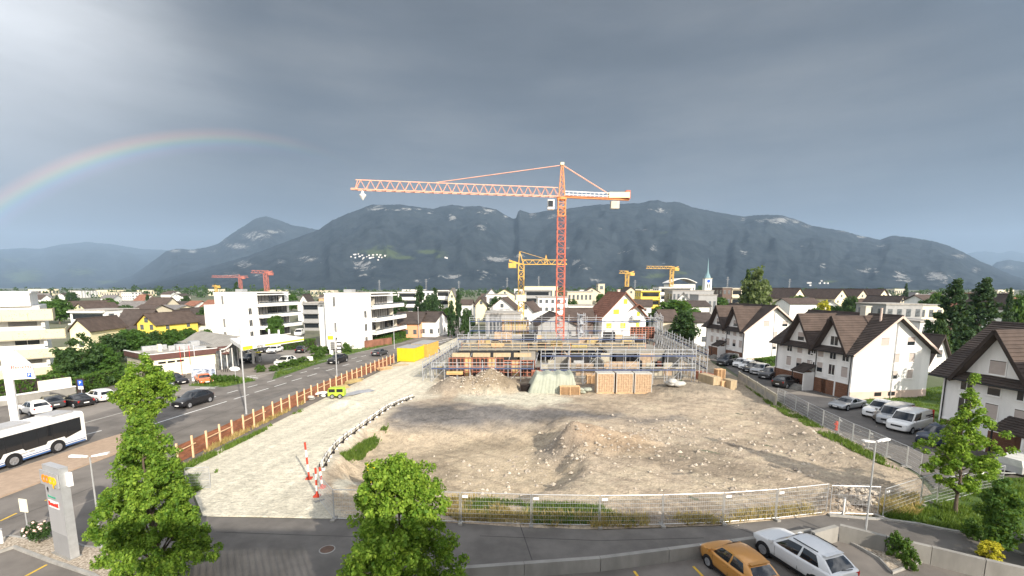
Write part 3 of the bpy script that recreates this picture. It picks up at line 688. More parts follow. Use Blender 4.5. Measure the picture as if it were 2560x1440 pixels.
# ---- the three terraced houses along the side street
def street_house(label, corner, rz, w_, d_, he, hr, gables, canopy_y, gar, wS, seed):
    """corner = south-west ground corner; the long west front looks on the street"""
    rg = random.Random(seed)
    T = thing('gabled_apartment_house', label, 'house', corner, rz, 'gabled houses along the side street')
    s = (hr - he) / (w_ / 2); o = .75
    b = MB(); b.extrude([(0, 0, 1.0), (w_, 0, 1.0), (w_, 0, he), (w_ / 2, 0, hr - .15), (0, 0, he)], (0, d_, 0))
    for (yc, hb, hp) in gables: b.extrude([(0.004, yc - hb, he - .02), (0.004, yc + hb, he - .02), (0.004, yc, hp - .18)], (w_ / 2 * .6, 0, 0))
    b.build('wall', M_whiteH, T)
    MB().box((-.02, -.02, -.4), (w_ + .02, d_ + .02, 1.0)).build('plinth', M_plinth, T)
    r = MB(); e = he - o * s
    roof_plane(r, (w_ / 2, -o, hr), (w_ / 2, d_ + o, hr), (-o, -o, e), (-o, d_ + o, e), .2, 26)
    roof_plane(r, (w_ / 2, -o, hr), (w_ / 2, d_ + o, hr), (w_ + o, -o, e), (w_ + o, d_ + o, e), .2, 26)
    r.tube((w_ / 2, -o, hr + .03), (w_ / 2, d_ + o, hr + .03), .13, 6)
    ro = r.build('roof', M_tile, T)
    for (yc, hb, hp) in gables:
        c = MB(); ss_ = (hp - he) / hb; og = .45; xe = w_ / 2 + .4
        for sg in (-1, 1):
            roof_plane(c, (-o - .1, yc, hp + .02), (xe, yc, hp + .02), (-o - .1, yc + sg * (hb + og), he - og * ss_ + .02), (xe, yc + sg * (hb + og), he - og * ss_ + .02), .18, 16)
        co = c.build('cross_gable_roof', M_tileB, T)
        f = MB()
        for sg in (-1, 1): f.bar((-o - .13, yc, hp - .08), (-o - .13, yc + sg * (hb + og), he - og * ss_ - .08), .05, .28)
        f.build('bargeboard', M_trim, co)
    f = MB()
    for sg in (0, 1): f.bar((w_ / 2, -o - .03, hr - .1), (-o if sg else w_ + o, -o - .03, e - .1), .05, .26)
    f.build('bargeboard', M_plinth, T)
    MB().tube((-o - .02, -o, e - .06), (-o - .02, d_ + o, e - .06), .075, 6).build('gutter', M_pipe, T)
    for yy in (.25, d_ - .25, canopy_y): MB().tube((-.08, yy, 0), (-.08, yy, he - .2), .05, 6).build('downpipe', M_pipe, T)
    # windows of the west front
    for (yc, hb, hp) in gables:
        add_win(T, 0, yc, he + .25, -math.pi / 2, 1.15, 1.15, rg.choice(['glass', 'shutter', 'half']))
        for z in (he - 1.55, he - 3.6):
            for k in (-1, 0, 1): add_win(T, 0, yc + k * hb * .82, z, -math.pi / 2, .92, 1.3, rg.choice(['shutter', 'shutter', 'shutter', 'half', 'glass']))
    for z in (he - 1.25, he - 3.1): add_win(T, 0, canopy_y + .55, z, -math.pi / 2, .7, .65, 'glass')
    for yy in gar:
        fr = MB().box((-.05, yy - 1.12, -.05), (0.0, yy + 1.12, 2.05)).build('garage_surround', M_frame, T)
        dm = MB()
        for k in range(6): dm.box((-.085, yy - .97, .02 + k * .315), (-.051, yy + .97, .325 + k * .315))
        dm.build('garage_door', M_brownD, T)
    # porch
    c = MB(); roof_plane(c, (.05, canopy_y - .1, 3.55), (.05, canopy_y + 2.2, 3.55), (-1.9, canopy_y - .1, 2.55), (-1.9, canopy_y + 2.2, 2.55), .12, 7); po = c.build('porch_roof', M_tile, T)
    MB().box((-1.75, canopy_y - .02, -.1), (-.003, canopy_y + .12, 2.5)).build('porch_wall', M_whiteH, T)
    MB().tube((-1.7, canopy_y + 2.1, 0), (-1.7, canopy_y + 2.1, 2.6), .06, 6).build('porch_post', M_pipe, T)
    for k in range(4): MB().box((-1.6 - k * .3, canopy_y + .2, 0), (-1.3 - k * .3, canopy_y + 1.9, .68 - k * .17)).build('step', M_conc, T)
    MB().box((-.06, canopy_y + .6, .7), (-.003, canopy_y + 1.6, 2.6)).build('door', M_brownD, T)
    # south gable
    for (fx, z, ww, hh, kd) in wS: add_win(T, fx * w_, 0, z, 0, ww, hh, kd)
    for fx in (.36, .54): MB().box((fx * w_ - .5, -.05, .35), (fx * w_ + .5, -.02, .85)).build('cellar_window', M_dark, T)
    MB().tube((.52 * w_, -.1, 0), (.52 * w_, -.1, hr - .6), .05, 6).build('downpipe', M_steel, T)
    return T, ro


HR = R(9.)
c2 = G(2123, 1000); c1 = G(1857, 908)
wS = [(.38, 6.75, 1.2, 1.05, 'shutter'), (.72, 6.75, 1.1, 1.05, 'half'), (.55, 4.6, .85, 1.15, 'shutter'), (.75, 4.6, .85, 1.15, 'shutter'), (.55, 2.5, .85, 1.05, 'half'), (.75, 2.5, .85, 1.15, 'shutter')]
h2, h2r = street_house('white house with brown roof and half shaded gable behind the parked white vans', c2, HR, 11.2, 13.2, 6.3, 10.5, [(3.0, 2.35, 10.35), (8.6, 2.35, 10.35)], 5.6, (1.2, 3.4, 5.6 - 1.2 + .2, 8.4, 10.4, 12.3), wS, 3)
h1, h1r = street_house('white house with two peaked front gables, farthest of the three on the street', c1, HR, 11.2, 12.5, 6.4, 10.6, [(2.9, 2.3, 10.4), (8.3, 2.3, 10.4)], 5.3, (1.2, 3.2, 4.6, 8.2, 10.2), wS, 5)
c3 = G(2340, 1092); v3 = Vector((math.sin(HR), -math.cos(HR), 0)) * 13.6
h3, h3r = street_house('nearest white gabled house at right edge behind the young maple', c3 + v3, HR, 11.2, 13.6, 6.5, 10.7, [(3.6, 2.5, 10.5), (9.6, 2.5, 10.5)], 6.1, (2.0, 4.4, 8.6, 12.4), wS, 9)
MB().cbox((5.4, 4.2, 10.6), (.8, .8, 1.7)).cbox((5.4, 4.2, 11.5), (.95, .95, .12)).build('chimney', M_concL, h2r)
MB().tube((4.6, 1.2, 9.6), (4.6, 1.2, 11.4), .12, 8).build('vent_pipe', M_plinth, h2r)
MB().tube((5.4, 3.2, 10.3), (5.4, 3.2, 11.1), .1, 8).build('vent_pipe', M_pipe, h1r)
for k in (3., 5.): MB().tube((5.5, 13 - k, 10.4), (5.5, 13 - k, 11.1), .09, 8).build('vent_pipe', M_concL, h3r)


# ---- white flat-roofed apartment blocks beside the main road
def road_block(label, corner, rz, W, L, lowW, seed):
    rg = random.Random(seed); T = thing('apartment_block', label, 'apartment block', corner, rz, 'white apartment blocks beside the road')
    H = 12.5; fl = 3.05
    MB().box((-W, 0, -.3), (-2.0, L, H)).box((-2.0, 0, -.3), (0, 5.6, H)).build('wall', M_white, T)
    MB().box((-W - lowW, 1.2, -.3), (-W - .003, L - 3, 9.4)).build('side_wing', M_white, T)
    MB().box((-W - .15, -.12, H), (.15, L - 2.5, H + .22)).build('roof_edge', M_frame, T)
    MB().box((-W + .3, .4, H + .22), (-.4, L - 3.2, H + .3)).build('roof', M_flat, T)
    for k in range(4):
        z = .35 + k * fl; y0 = [6.2, 6.2, 5.6, 5.6][k]; out = [1.3, 1.3, 1.0, .3][k]; y1 = L + [1.2, 1.2, .6, -2.2][k]
        # balcony slab and parapet
        if k < 3 or True:
            zz = z + fl - .75 if k < 3 else None
        MB().box((-2.1, y0 - .5, z + 2.35), (out, y1, z + 2.6)).build('balcony_slab', M_white, T)
        if k < 3: MB().box((out - .18, y0 - .5, z + 2.6), (out, y1, z + 3.25)).box((-1.0, y1 - .18, z + 2.6), (out - .18, y1, z + 3.25)).build('balcony_parapet', M_white, T)
        if k < 3: MB().box((out - .10, y0 - .3, z + 3.25), (out - .06, y1 - .2, z + 3.62)).build('glass_railing', M_glassL, T)
        # glazing bays between the piers
        y = y0
        while y < y1 - 2.5:
            wd = rg.choice([2.6, 3.4, 4.2]); kd = rg.choice([M_glass, M_glass, M_glassL, M_shutG, M_shutG])
            e = min(y + wd, L - .4)
            gl = MB().box((-1.99, y, z), (-1.93, e - .15, z + 2.34)).build('window', kd, T)
            for q in np.arange(y, e, 1.3): MB().box((-1.925, q, z), (-1.87, q + .07, z + 2.34)).build('mullion', M_dark, gl)
            if rg.random() < .45: MB().box((-1.6, y + .3, z), (-.6, y + .42, z + 1.9)).build('privacy_screen', rg.choice([M_white, M_concL]), T)
            y = e
        if k < 3: add_win(T, 0, 2.6, z + .5, math.pi / 2, 1.1, 1.6, 'glass')
    for z in (9.6, 3.7): add_win(T, -W + 2.4, 0, z, 0, .55, 2.2, 'glass', M_white)
    add_win(T, -W + 2.4, 0, 1.6, 0, .7, .9, 'glass', M_white)
    MB().box((-W + 2, 5, H + .3), (-W + 4, 7, H + 1.0)).build('roof_vent', M_steel, T)
    return T


RZ = -R(10.4)
road_block('white four-storey apartment block with stacked balconies, nearer the orange fence', G(903, 872), RZ, 8.6, 22, 2.4, 2)
pB = P(612, 848, 118); pB.z = 0
road_block('white balcony apartment block rising behind the filling station canopy', pB, RZ, 8.0, 21, 4.5, 8)
gq = G(905, 868)
MB().box((-.1, 0, 0), (.1, 8.5, 1.7)).build('gm', M_tileR)
o = bpy.data.objects['gm']; o.name = 'garden_wall'; o.location = (gq.x + 1.2, gq.y - 1.5, 0); o.rotation_euler = (0, 0, RZ - R(20)); tag(o, 'low brown garden wall at the foot of the white apartment block', 'wall')

# ---- cream balcony apartment house at the left edge
fd = Vector((.75, .66, 0)).normalized(); cr = P(176, 900, 68); cr.z = 0
M_perf = mat('cream_perforated_parapet', (.70, .64, .47), .8, var=0)
tp = NT(M_perf.node_tree); bp_ = tp.n['Principled BSDF']; ov = tp.new('ShaderNodeTexCoord').outputs['Object']
vv = tp.new('ShaderNodeTexVoronoi'); tp.put(vv.inputs['Vector'], tp.mapping(ov, (1, 1, 1.2))); vv.inputs['Scale'].default_value = 4.5
nzv = tp.noise(ov, .8, 2); msk = tp.math('MULTIPLY', tp.ss(vv.outputs[0], .16, .22, 1., 0.), tp.ss(nzv, .42, .5))
tp.put(bp_.inputs['Base Color'], tp.mix(msk, (.56, .50, .34, 1), (.16, .12, .075, 1)))
A = thing('balcony_apartment_house', 'cream apartment house with perforated balcony parapets at left edge', 'apartment block', cr, math.atan2(fd.y, fd.x))
# local x runs along the front (0 at the right end, negative to the left), -y looks to the street
LW = 19
MB().box((-LW, 1.6, -.3), (-2.6, 13, 11.3)).build('wall', M_white, A)
MB().box((-LW, 1.1, 11.3), (-3.4, 12, 13.15)).build('attic_wall', M_white, A)
MB().box((-LW, 1.0, 13.15), (-3.2, 12.2, 13.4)).build('roof_edge', M_frame, A)
MB().box((-9, 4, 13.4), (-7.6, 5.2, 14.0)).build('roof_vent', M_steel, A)
MB().box((-10.2, 1.04, 11.2), (-7.9, 1.1, 12.4)).build('louvre', M_shutG, A)
for i in range(9): MB().box((-10.2, .98, 11.25 + i * .13), (-7.9, 1.03, 11.32 + i * .13)).build('slat', M_frame, A)
MB().box((-13.4, 1.04, 10.6), (-10.6, 1.1, 12.6)).build('window', M_glass, A)
for k, (z0, z1, xr_) in enumerate(((1.3, 2.5, .1), (4.0, 5.2, 0), (6.75, 7.95, -.1), (9.45, 10.9, -1.2))):
    MB().box((-LW, -.0, z0 - .25), (xr_, 1.9, z0 - .002)).build('balcony_slab', M_concL, A)
    n = 7
    for i in range(n):
        xa = -LW + (LW + xr_) * i / n; xb = -LW + (LW + xr_) * (i + 1) / n
        MB().box((xa + .012, -.12, z0 - .12), (xb - .012, .0 - .004, z1)).build('balcony_parapet', M_perf, A)
    MB().box((xr_ - .1, -.12, z0 - .12), (xr_, 4.2, z1)).build('balcony_parapet', M_perf, A)
for k, z0 in enumerate((0.0, 2.76, 5.52, 8.22)):
    rg = random.Random(20 + k); x = -3.0
    MB().box((-2.55, .6, z0), (-2.2, 1.2, z0 + 2.5)).build('column', M_white, A)
    while x > -LW + 3:
        wd = rg.choice([2.6, 3.0]); kd = rg.choice([M_shutG, M_glass, M_glassL, M_shutG])
        wo = MB().box((x - wd, 1.52, z0 + .15), (x, 1.58, z0 + 2.3)).build('window', M_frame, A)
        if kd is M_shutG:
            sm = MB()
            for i in range(14): sm.box((x - wd + .06, 1.48 - .012 * (i % 2), z0 + .2 + i * .148), (x - .06, 1.515, z0 + .335 + i * .148))
            sm.build('roller_shutter', M_shutG, wo)
        else: MB().box((x - wd + .06, 1.49, z0 + .2), (x - wd / 2 - .03, 1.515, z0 + 2.25)).box((x - wd / 2 + .03, 1.49, z0 + .2), (x - .06, 1.515, z0 + 2.25)).build('pane', kd, wo)
        x -= wd + rg.choice([1.6, 2.0])

# ---- house the camera hangs on: roof slab over an open loggia; it throws the shadow on the near road
K = thing('camera_house', 'flat-roofed building behind the viewer that shades the near road', 'building', (0, -.6, 0))
MB().box((-4, -14, -.3), (30, -.3, 12.9)).build('wall', M_white, K)
MB().box((-4.2, -1.15, 15.05), (10.6, -.2, 15.75)).build('roof', M_conc, K)
MB().box((10.6, -14, 12.95), (30, -.2, 16.9)).build('attic_wall', M_white, K)
MB().box((-4.2, -14, 12.95), (-3.6, -8, 15.05)).build('loggia_wall', M_white, K)
for i in range(40): MB().box((-3.5 + i * .36, -.34, 12.95), (-3.35 + i * .36, -.2, 15.05)).build('slat', M_steel, K)
# ================================================================ filling station, signs, lamps
M_fascia = mat('brown_fascia', (.105, .052, .045), .6, var=.08, scale=1)
M_panel = mat('cream_panel', (.72, .68, .52), .7, var=.04, scale=1)
M_yellow = mat('yellow_sign', (.78, .66, .03), .5, var=0)
M_lime = mat('lime_shutter', (.62, .75, .03), .6, var=.05)
M_black = mat('black_plastic', (.015, .015, .017), .5, var=0)
M_alu = mat('brushed_aluminium', (.42, .42, .43), .45, var=.05, metal=.3, scale=2, stretch=(1, 1, .2))
M_aluD = mat('grey_sign_base', (.26, .26, .265), .5, var=.05)
M_orange = mat('orange_letter', (.80, .25, .015), .5, var=0)
M_yel2 = mat('amber_letter', (.85, .48, .01), .5, var=0)
M_redL = mat('red_letter', (.60, .035, .02), .5, var=0)
M_greenL = mat('green_letter', (.05, .30, .20), .5, var=0)
M_metalroof = mat('ribbed_metal_roof', (.30, .29, .27), .55, var=.1, metal=.2, scale=.7)
M_poster = mat('poster_blue', (.02, .04, .09), .5, col2=(.55, .62, .72), scale=1.3, detail=5, stretch=(1, 1, 2.2))
M_blue = mat('blue_sign', (.02, .09, .45), .5, var=0)
S = thing('cafe_building', 'low cream cafe with brown roof fascia beside the filling station', 'cafe', P(380, 945, 70) * 1.0, math.atan2(.835, .55))
S.location.z = 0; LX, LY = 11.0, 9.5
MB().box((0, 0, -.2), (LX - .9, LY, 2.85)).build('wall', M_concL, S)
for i in range(5):
    for j in range(6): MB().box((i * (LX - .9) / 5 + .015, -.045, .03 + j * .46), ((i + 1) * (LX - .9) / 5 - .015, -.004, .46 + j * .46)).build('panel', M_panel, S)
for j in range(6): MB().box((-.045, .1, .03 + j * .46), (-.004, LY - .2, .46 + j * .46)).build('panel', M_concL, S)
for k in range(3): MB().box((1.0 + k * 1.25, -.07, 2.1), (2.0 + k * 1.25, -.046, 2.42)).build('window', M_dark, S)
MB().box((-.35, -.35, 2.85), (LX, -.2, 3.7)).box((-.35, -.2, 2.85), (-.2, LY, 3.7)).box((LX - .15, -.2, 2.85), (LX, LY, 3.7)).build('fascia', M_fascia, S)
MB().box((-.4, -.4, 3.7), (LX + .05, -.12, 3.78)).box((-.4, -.12, 3.7), (-.12, LY, 3.78)).build('roof_edge', M_frame, S)
MB().box((-.2, -.2, 2.9), (LX - .15, LY, 3.45)).build('roof', M_flat, S)
for (x, y, sx, sy, sz) in ((3.0, 5.2, .5, .5, 1.2), (4.4, 5.0, .9, .3, .8), (5.6, 5.2, 1.3, 1.0, .9), (7.0, 5.6, .9, .3, .8), (8.2, 6.2, 1.4, 1.2, 1.1), (1.6, 7.6, 3.5, .5, .8), (7.2, 2.4, 1.8, 1.0, .5)): MB().box((x, y, 3.45), (x + sx, y + sy, 3.45 + sz)).build('roof_unit', M_steel if sx > .6 else M_panel, S)
for k, x in enumerate((3.9, 4.5, 5.2, 5.9)): MB().tube((x, -.5, 0), (x, -.5, 4.6), .035, 6).build('flag_pole', M_frame if k % 2 else M_redL, S)
MB().box((LX - 1.5, -.62, 2.55), (LX + .25, -.36, 3.95)).build('sign_board', M_fascia, S)
text_mesh(S, 'Café', .95, M_frame, (LX - .62, -.64, 3.2), (R(90), 0, 0), shear=.3)
# curved metal roof over the shop and the shop front
e0, e1 = G(440, 855, 3.8), G(553, 873, 3.6); f0, f1 = G(500, 828, 5.3), G(602, 842, 5.2)
SH = thing('station_shop', 'filling station shop under a wavy ribbed metal roof', 'shop', (e1.x, e1.y, 0)); o0 = Vector((e1.x, e1.y, 0))
b = MB(); nS, nL = 14, 26
pr = []
for j in range(nL + 1):
    row = []
    for i in range(nS + 1):
        t_ = i / nS; q = j / nL; lo = e1.lerp(e0, q); hi = f1.lerp(f0, q); p = lo.lerp(hi, t_); sm = t_ * t_ * (3 - 2 * t_)
        row.append(Vector((p.x, p.y, lo.z + (hi.z - lo.z) * sm - .25 * math.sin(t_ * math.pi) * (1 - t_))) - o0)
    pr.append(row)
for j in range(nL):
    for i in range(nS): b.add([pr[j][i], pr[j + 1][i], pr[j + 1][i + 1], pr[j][i + 1]], [(0, 1, 2, 3)])
    for i in range(nS):
        a, c = pr[j][i], pr[j][i + 1]; up = Vector((0, 0, .09)); ln = (pr[j + 1][i] - pr[j][i]).normalized() * .12
        b.add([a, c, c + up, a + up, a + ln, c + ln, c + ln + up, a + ln + up], [(0, 1, 2, 3), (3, 2, 6, 7), (7, 6, 5, 4)])
b.build('roof', M_metalroof, SH)
b = MB()
for i in range(nS): b.bar(pr[0][i] - Vector((0, 0, .06)), pr[0][i + 1] - Vector((0, 0, .06)), .08, .22)
b.build('roof_edge', M_frame, SH)
wa, wb = e1 - o0, f1 - o0
MB().extrude([(wa.x - .6, wa.y, 0), (wb.x - .6, wb.y, 0), (wb.x - .6, wb.y, 4.7), (wa.x - .6, wa.y, 3.2)], (-9, 5, 0)).build('wall', M_glassL, SH)
for k in range(4):
    q = wa.lerp(wb, .1 + k * .27); MB().box((q.x - .62, q.y, 0), (q.x - .5, q.y + .12, 3.4)).build('mullion', M_frame, SH)
# canopy
ca, cb, cc_, cd = G(604, 865, 5.0), G(757, 843, 5.0), G(690, 834, 5.0), G(575, 846, 5.0)
CN = thing('fuel_canopy', 'white filling station canopy with yellow edge band over the pumps', 'canopy', (ca.x, ca.y, 0)); oc = Vector((ca.x, ca.y, 0))
qs = [p - oc for p in (ca, cb, cc_, cd)]
MB().prism([(p.x, p.y) for p in qs], 4.72, 5.0).build('roof', M_white, CN)
ab = (qs[1] - qs[0]); an = Vector((ab.y, -ab.x, 0)).normalized()
fa = MB(); p0, p1 = qs[0] + an * .12, qs[1] + an * .12; fa.bar((p0.x, p0.y, 4.7), (p1.x, p1.y, 4.7), .08, .75); fa.build('edge_band', M_white, CN)
p0, p1 = qs[0].lerp(qs[1], .33) + an * .18, qs[1] + an * .18; MB().bar((p0.x, p0.y, 4.62), (p1.x, p1.y, 4.62), .05, .26).build('yellow_stripe', M_yellow, CN)
p0, p1 = qs[0] + an * .18, qs[0].lerp(qs[1], .14) + an * .18; MB().bar((p0.x, p0.y, 4.62), (p1.x, p1.y, 4.62), .05, .5).build('yellow_stripe', M_yellow, CN)
text_mesh(CN, 'eni', 1.0, M_black, tuple(qs[0].lerp(qs[1], .25) + an * .2 + Vector((0, 0, 4.62 - 5 + 5 - qs[0].z))), (R(90), 0, math.atan2(ab.y, ab.x)))
p0, p1 = qs[0], qs[3]; MB().bar((p0.x, p0.y, 4.7), (p1.x, p1.y, 4.7), .1, .6).build('edge_band', M_white, CN)
for (u, v) in ((634, 909), (622, 900), (700, 878), (676, 876)):
    g_ = G(u, v) - oc; MB().tube((g_.x, g_.y, 0), (g_.x, g_.y, 4.72), .2, 10).build('column', M_white, CN)
for i, (u, v) in enumerate(((648, 905), (615, 897), (690, 880))):
    g_ = G(u, v); T = thing('fuel_pump', ['grey fuel pump by the front column of the canopy', 'fuel pump under the canopy beside the shop', 'fuel pump at the far column of the canopy'][i], 'fuel pump', g_, RZ, 'fuel pumps')
    MB().box((-.35, -.55, 0), (.35, .55, .12)).build('base', M_conc, T); MB().box((-.25, -.42, .12), (.25, .42, 1.75)).build('cabinet', M_alu, T); MB().box((.255, -.35, 1.1), (.27, .35, 1.6)).build('display', M_black, T); MB().box((-.27, -.45, 1.75), (.27, .45, 1.95)).build('top_sign', M_yellow, T)
    for sy in (-1, 1): MB().tube((.3, sy * .3, .9), (.33, sy * .3, .35), .03, 6).build('hose', M_black, T)


def sign_at(name, label, u, v, vtop, cat='sign', rz=0., **kw):
    p = G(u, v); top = P(u, vtop, p.y).z; T = thing(name, label, cat, p, rz, **kw); return T, top, p.y / F


# price pylon of the station
T, top, k = sign_at('price_pylon', 'white fuel price pylon with yellow panel before the apartment block', 829, 887, 828, rz=RZ + R(10))
MB().box((-.35, -.14, 0), (.35, .14, 1.2)).build('post', M_white, T); MB().box((-.6, -.16, 1.2), (.95, .16, top)).build('panel', M_white, T)
MB().box((-.55, -.185, top - 1.75), (.62, -.165, top - .95)).build('yellow_panel', M_lime, T)
text_mesh(T, 'eni', .55, M_black, (0.03, -.2, top - .5), (R(90), 0, 0))
for j in range(4): MB().box((-.05, -.185, top - 2.6 - j * .42), (.8, -.165, top - 2.3 - j * .42)).build('price_display', M_black, T)
T, top, k = sign_at('service_sign', 'slim dark service sign beside the fuel price pylon', 849, 887, 855, rz=RZ + R(10))
MB().box((-.5, -.1, .2), (.5, .1, top)).build('panel', M_black, T)
for j in range(4): MB().box((-.4, -.125, .5 + j * .75), (.4, -.105, .95 + j * .75)).build('label_panel', M_white, T)
for sx in (-.42, .42): MB().box((sx - .05, -.05, 0), (sx + .05, .05, .2)).build('foot', M_steel, T)
# advertising board in front of the cafe
T, top, k = sign_at('billboard', 'billboard with blue mountain poster above the orange car', 511, 952, 911, rz=R(8))
wB = 1.7
for sx in (-1, 1): MB().box((sx * wB - .06, .02, 0), (sx * wB + .06, .12, top)).build('post', M_pipe, T)
MB().box((-wB, -.04, top - 2.55), (wB, .02, top)).build('board', M_white, T)
MB().box((-wB + .05, -.06, top - 2.1), (wB - .05, -.042, top - .6)).build('poster', M_poster, T)
# flag-shaped sign at the left edge
T, top, k = sign_at('flag_sign', 'tall white stele with pointed flag panel at left edge', 40, 1062, 876, rz=R(20))
MB().prism([(-.32, -.12), (.32, -.12), (.32, .12), (-.32, .12)], 0, top).build('post', M_white, T)
MB().extrude([(.32, -.1, top - 3.0), (2.1, -.1, top - 3.0), (2.0, -.1, top - 1.6), (.9, -.1, top - .2), (.32, -.1, top)], (0, .2, 0)).build('panel', M_white, T)
text_mesh(T, 'Benetti', .55, M_redL, (1.12, -.115, top - 1.75), (R(90), 0, 0)); MB().box((1.5, -.118, top - 2.85), (1.85, -.102, top - 2.35)).build('parking_symbol', M_blue, T)
text_mesh(T, 'P', .4, M_frame, (1.68, -.13, top - 2.6), (R(90), 0, 0))
MB().box((-1.6, -.1, 2.6), (-.32, .1, 3.0)).build('arm', M_white, T)
# parking sign
T, top, k = sign_at('parking_sign', 'blue parking sign on a post before the hedge', 206, 993, 950)
MB().tube((0, 0, 0), (0, 0, top), .04, 8).build('post', M_steel, T); MB().box((-.32, -.06, top - .75), (.32, -.03, top)).build('plate', M_blue, T); text_mesh(T, 'P', .6, M_frame, (0, -.075, top - .38), (R(90), 0, 0)); MB().box((-.32, -.06, top - 1.2), (.32, -.03, top - .8)).build('plate', M_frame, T)
# small signs
T, top, k = sign_at('station_direction_sign', 'white oval direction sign on a post before the forecourt', 590, 955, 917)
MB().tube((0, 0, 0), (0, 0, top), .05, 8).build('post', M_steel, T); pl = MB().lathe([(.75, -.06), (.8, 0), (.75, .06)], 20).build('plate', M_frame, T); pl.rotation_euler = (R(90), 0, 0); pl.scale = (1, .42, 1); pl.location = (0, -.06, top - .3)
T, top, k = sign_at('white_sign', 'white notice board between the round bushes by the road', 776, 905, 891)
MB().box((-.05, -.05, 0), (.05, .05, top)).build('post', M_steel, T); MB().box((-.55, -.09, .3), (.55, -.055, top)).build('plate', M_frame, T)
# supermarket pylon in the pebble bed
p = G(168, 1390); PY = thing('supermarket_pylon', 'grey pylon with orange coop lettering in the pebble bed', 'sign', (p.x, p.y, .1), R(-24))
pw = .80
MB().box((-pw - .1, -.28, -.1), (pw + .1, .28, .04)).build('footing', M_conc, PY)
MB().box((-pw, -.17, .04), (pw, .17, 1.25)).build('base', M_aluD, PY)
MB().box((-pw, -.17, 1.252), (pw, .17, 2.5)).build('panel', M_alu, PY)
MB().box((-pw, -.17, 2.502), (pw, .17, 3.85)).build('panel', M_alu, PY)
MB().box((pw + .004, -.19, .04), (pw + .05, .19, 4.9)).build('side_rail', M_steel, PY)
MB().box((-pw - .15, -.26, 3.86), (pw + .0, -.2, 4.62)).build('sign_box', M_alu, PY); MB().box((-pw + .0, -.18, 3.86), (pw, .17, 4.9)).build('head', M_alu, PY); MB().box((pw + .06, .05, 3.9), (pw + .26, .25, 4.6)).build('side_light', M_frame, PY)
for j, (ch, m_) in enumerate((('c', M_orange), ('o', M_orange), ('o', M_yel2), ('p', M_yel2))): text_mesh(PY, ch, .80, m_, (-.58 + j * .36, -.275, 4.27), (R(90), 0, 0), bold=.02)
MB().extrude([(-.52, -.19, 3.42), (-.46, -.19, 3.62), (-.54, -.19, 3.72), (-.62, -.19, 3.6)], (0, .018, 0)).build('emblem', M_black, PY)
text_mesh(PY, 'Restaurant', .17, M_greenL, (-.22, -.185, 3.22), (R(90), 0, 0)); MB().box((-.62, -.183, 2.62), (.36, -.173, 3.02)).build('label_panel', M_frame, PY); text_mesh(PY, 'Benetti', .33, M_redL, (-.13, -.195, 2.83), (R(90), 0, 0), bold=.008)
# blank sign and round post at the left edge
p = G(75, 1358); T = thing('back_of_sign', 'pale rectangular sign on thin pole beside the rose bush', 'sign', (p.x, p.y, .1), R(-12))
MB().tube((0, 0, 0), (-.0, 0, 2.4), .03, 8).build('post', M_steel, T); MB().box((-.28, -.05, 1.75), (.28, -.02, 2.5)).build('plate', M_panel, T)
p = G(6, 1362); T = thing('bollard', 'short pale post at left edge of the pebble bed', 'bollard', (p.x, p.y, 0)); MB().tube((0, 0, 0), (0, 0, .85), .07, 10).build('post', M_frame, T); MB().tube((0, 0, .85), (0, 0, .93), .085, 10).build('cap', M_steel, T)


def lamp(label, u, v, vtop, arms, name='street_lamp', r=.07, headl=.95, tilt=R(8)):
    p = G(u, v); top = P(u, vtop, p.y).z; T = thing(name, label, 'street lamp', p, 0, 'street lamps')
    MB().tube((0, 0, 0), (0, 0, .5), r * 1.25, 10).tube((0, 0, .5), (0, 0, top), r, 10, r * .6).build('pole', M_steel, T)
    for a in arms:
        ca_, sa_ = math.cos(a), math.sin(a); b = MB(); h = headl
        for (l0, l1, wd) in ((.08, .35, .05), (.3, .3 + h, .11)):
            z0, z1 = top + l0 * math.sin(tilt), top + l1 * math.sin(tilt)
            q = [(l0 * ca_ - wd * sa_, l0 * sa_ + wd * ca_, z0), (l0 * ca_ + wd * sa_, l0 * sa_ - wd * ca_, z0), (l1 * ca_ + wd * sa_, l1 * sa_ - wd * ca_, z1), (l1 * ca_ - wd * sa_, l1 * sa_ + wd * ca_, z1)]
            b.extrude(q, (0, 0, .07))
        b.build('lamp_head', M_frame, T)
    return T


lamp('tall grey street lamp rising over the middle of the orange fence', 616, 1035, 820, [R(120)], r=.10)
lamp('grey street lamp with double head at right before the retaining wall', 2160, 1363, 1106, [R(10), R(190)], r=.055, headl=.5)
lamp('double-headed street lamp behind the grey pylon', 262, 1425, 1143, [R(15), R(195)], r=.05, headl=.48)
lamp('slim street lamp in front of the white apartment block', 843, 950, 795, [R(100)], r=.09)
lamp('slim street lamp behind the yellow containers', 986, 872, 790, [R(100)], r=.09)
lamp('street lamp by the hedge before the orange house', 1047, 845, 770, [R(100)], r=.09)
lamp('street lamp at the bend of the road beside the poplars', 1150, 822, 772, [R(200)], r=.09)
# ================================================================ cranes, scaffolding, shell of the new building
M_red = mat('red_crane_paint', (.47, .13, .085), .5, var=.12, scale=2)
M_org = mat('orange_crane_paint', (.68, .26, .09), .5, var=.12, scale=2)
M_pink = mat('pale_red_crane_jib', (.66, .34, .24), .5, var=.12, scale=2)
M_yelC = mat('yellow_crane_paint', (.58, .36, .09), .5, var=.12, scale=2)
M_cream2 = mat('cream_machine_house', (.75, .68, .42), .6, var=.08)


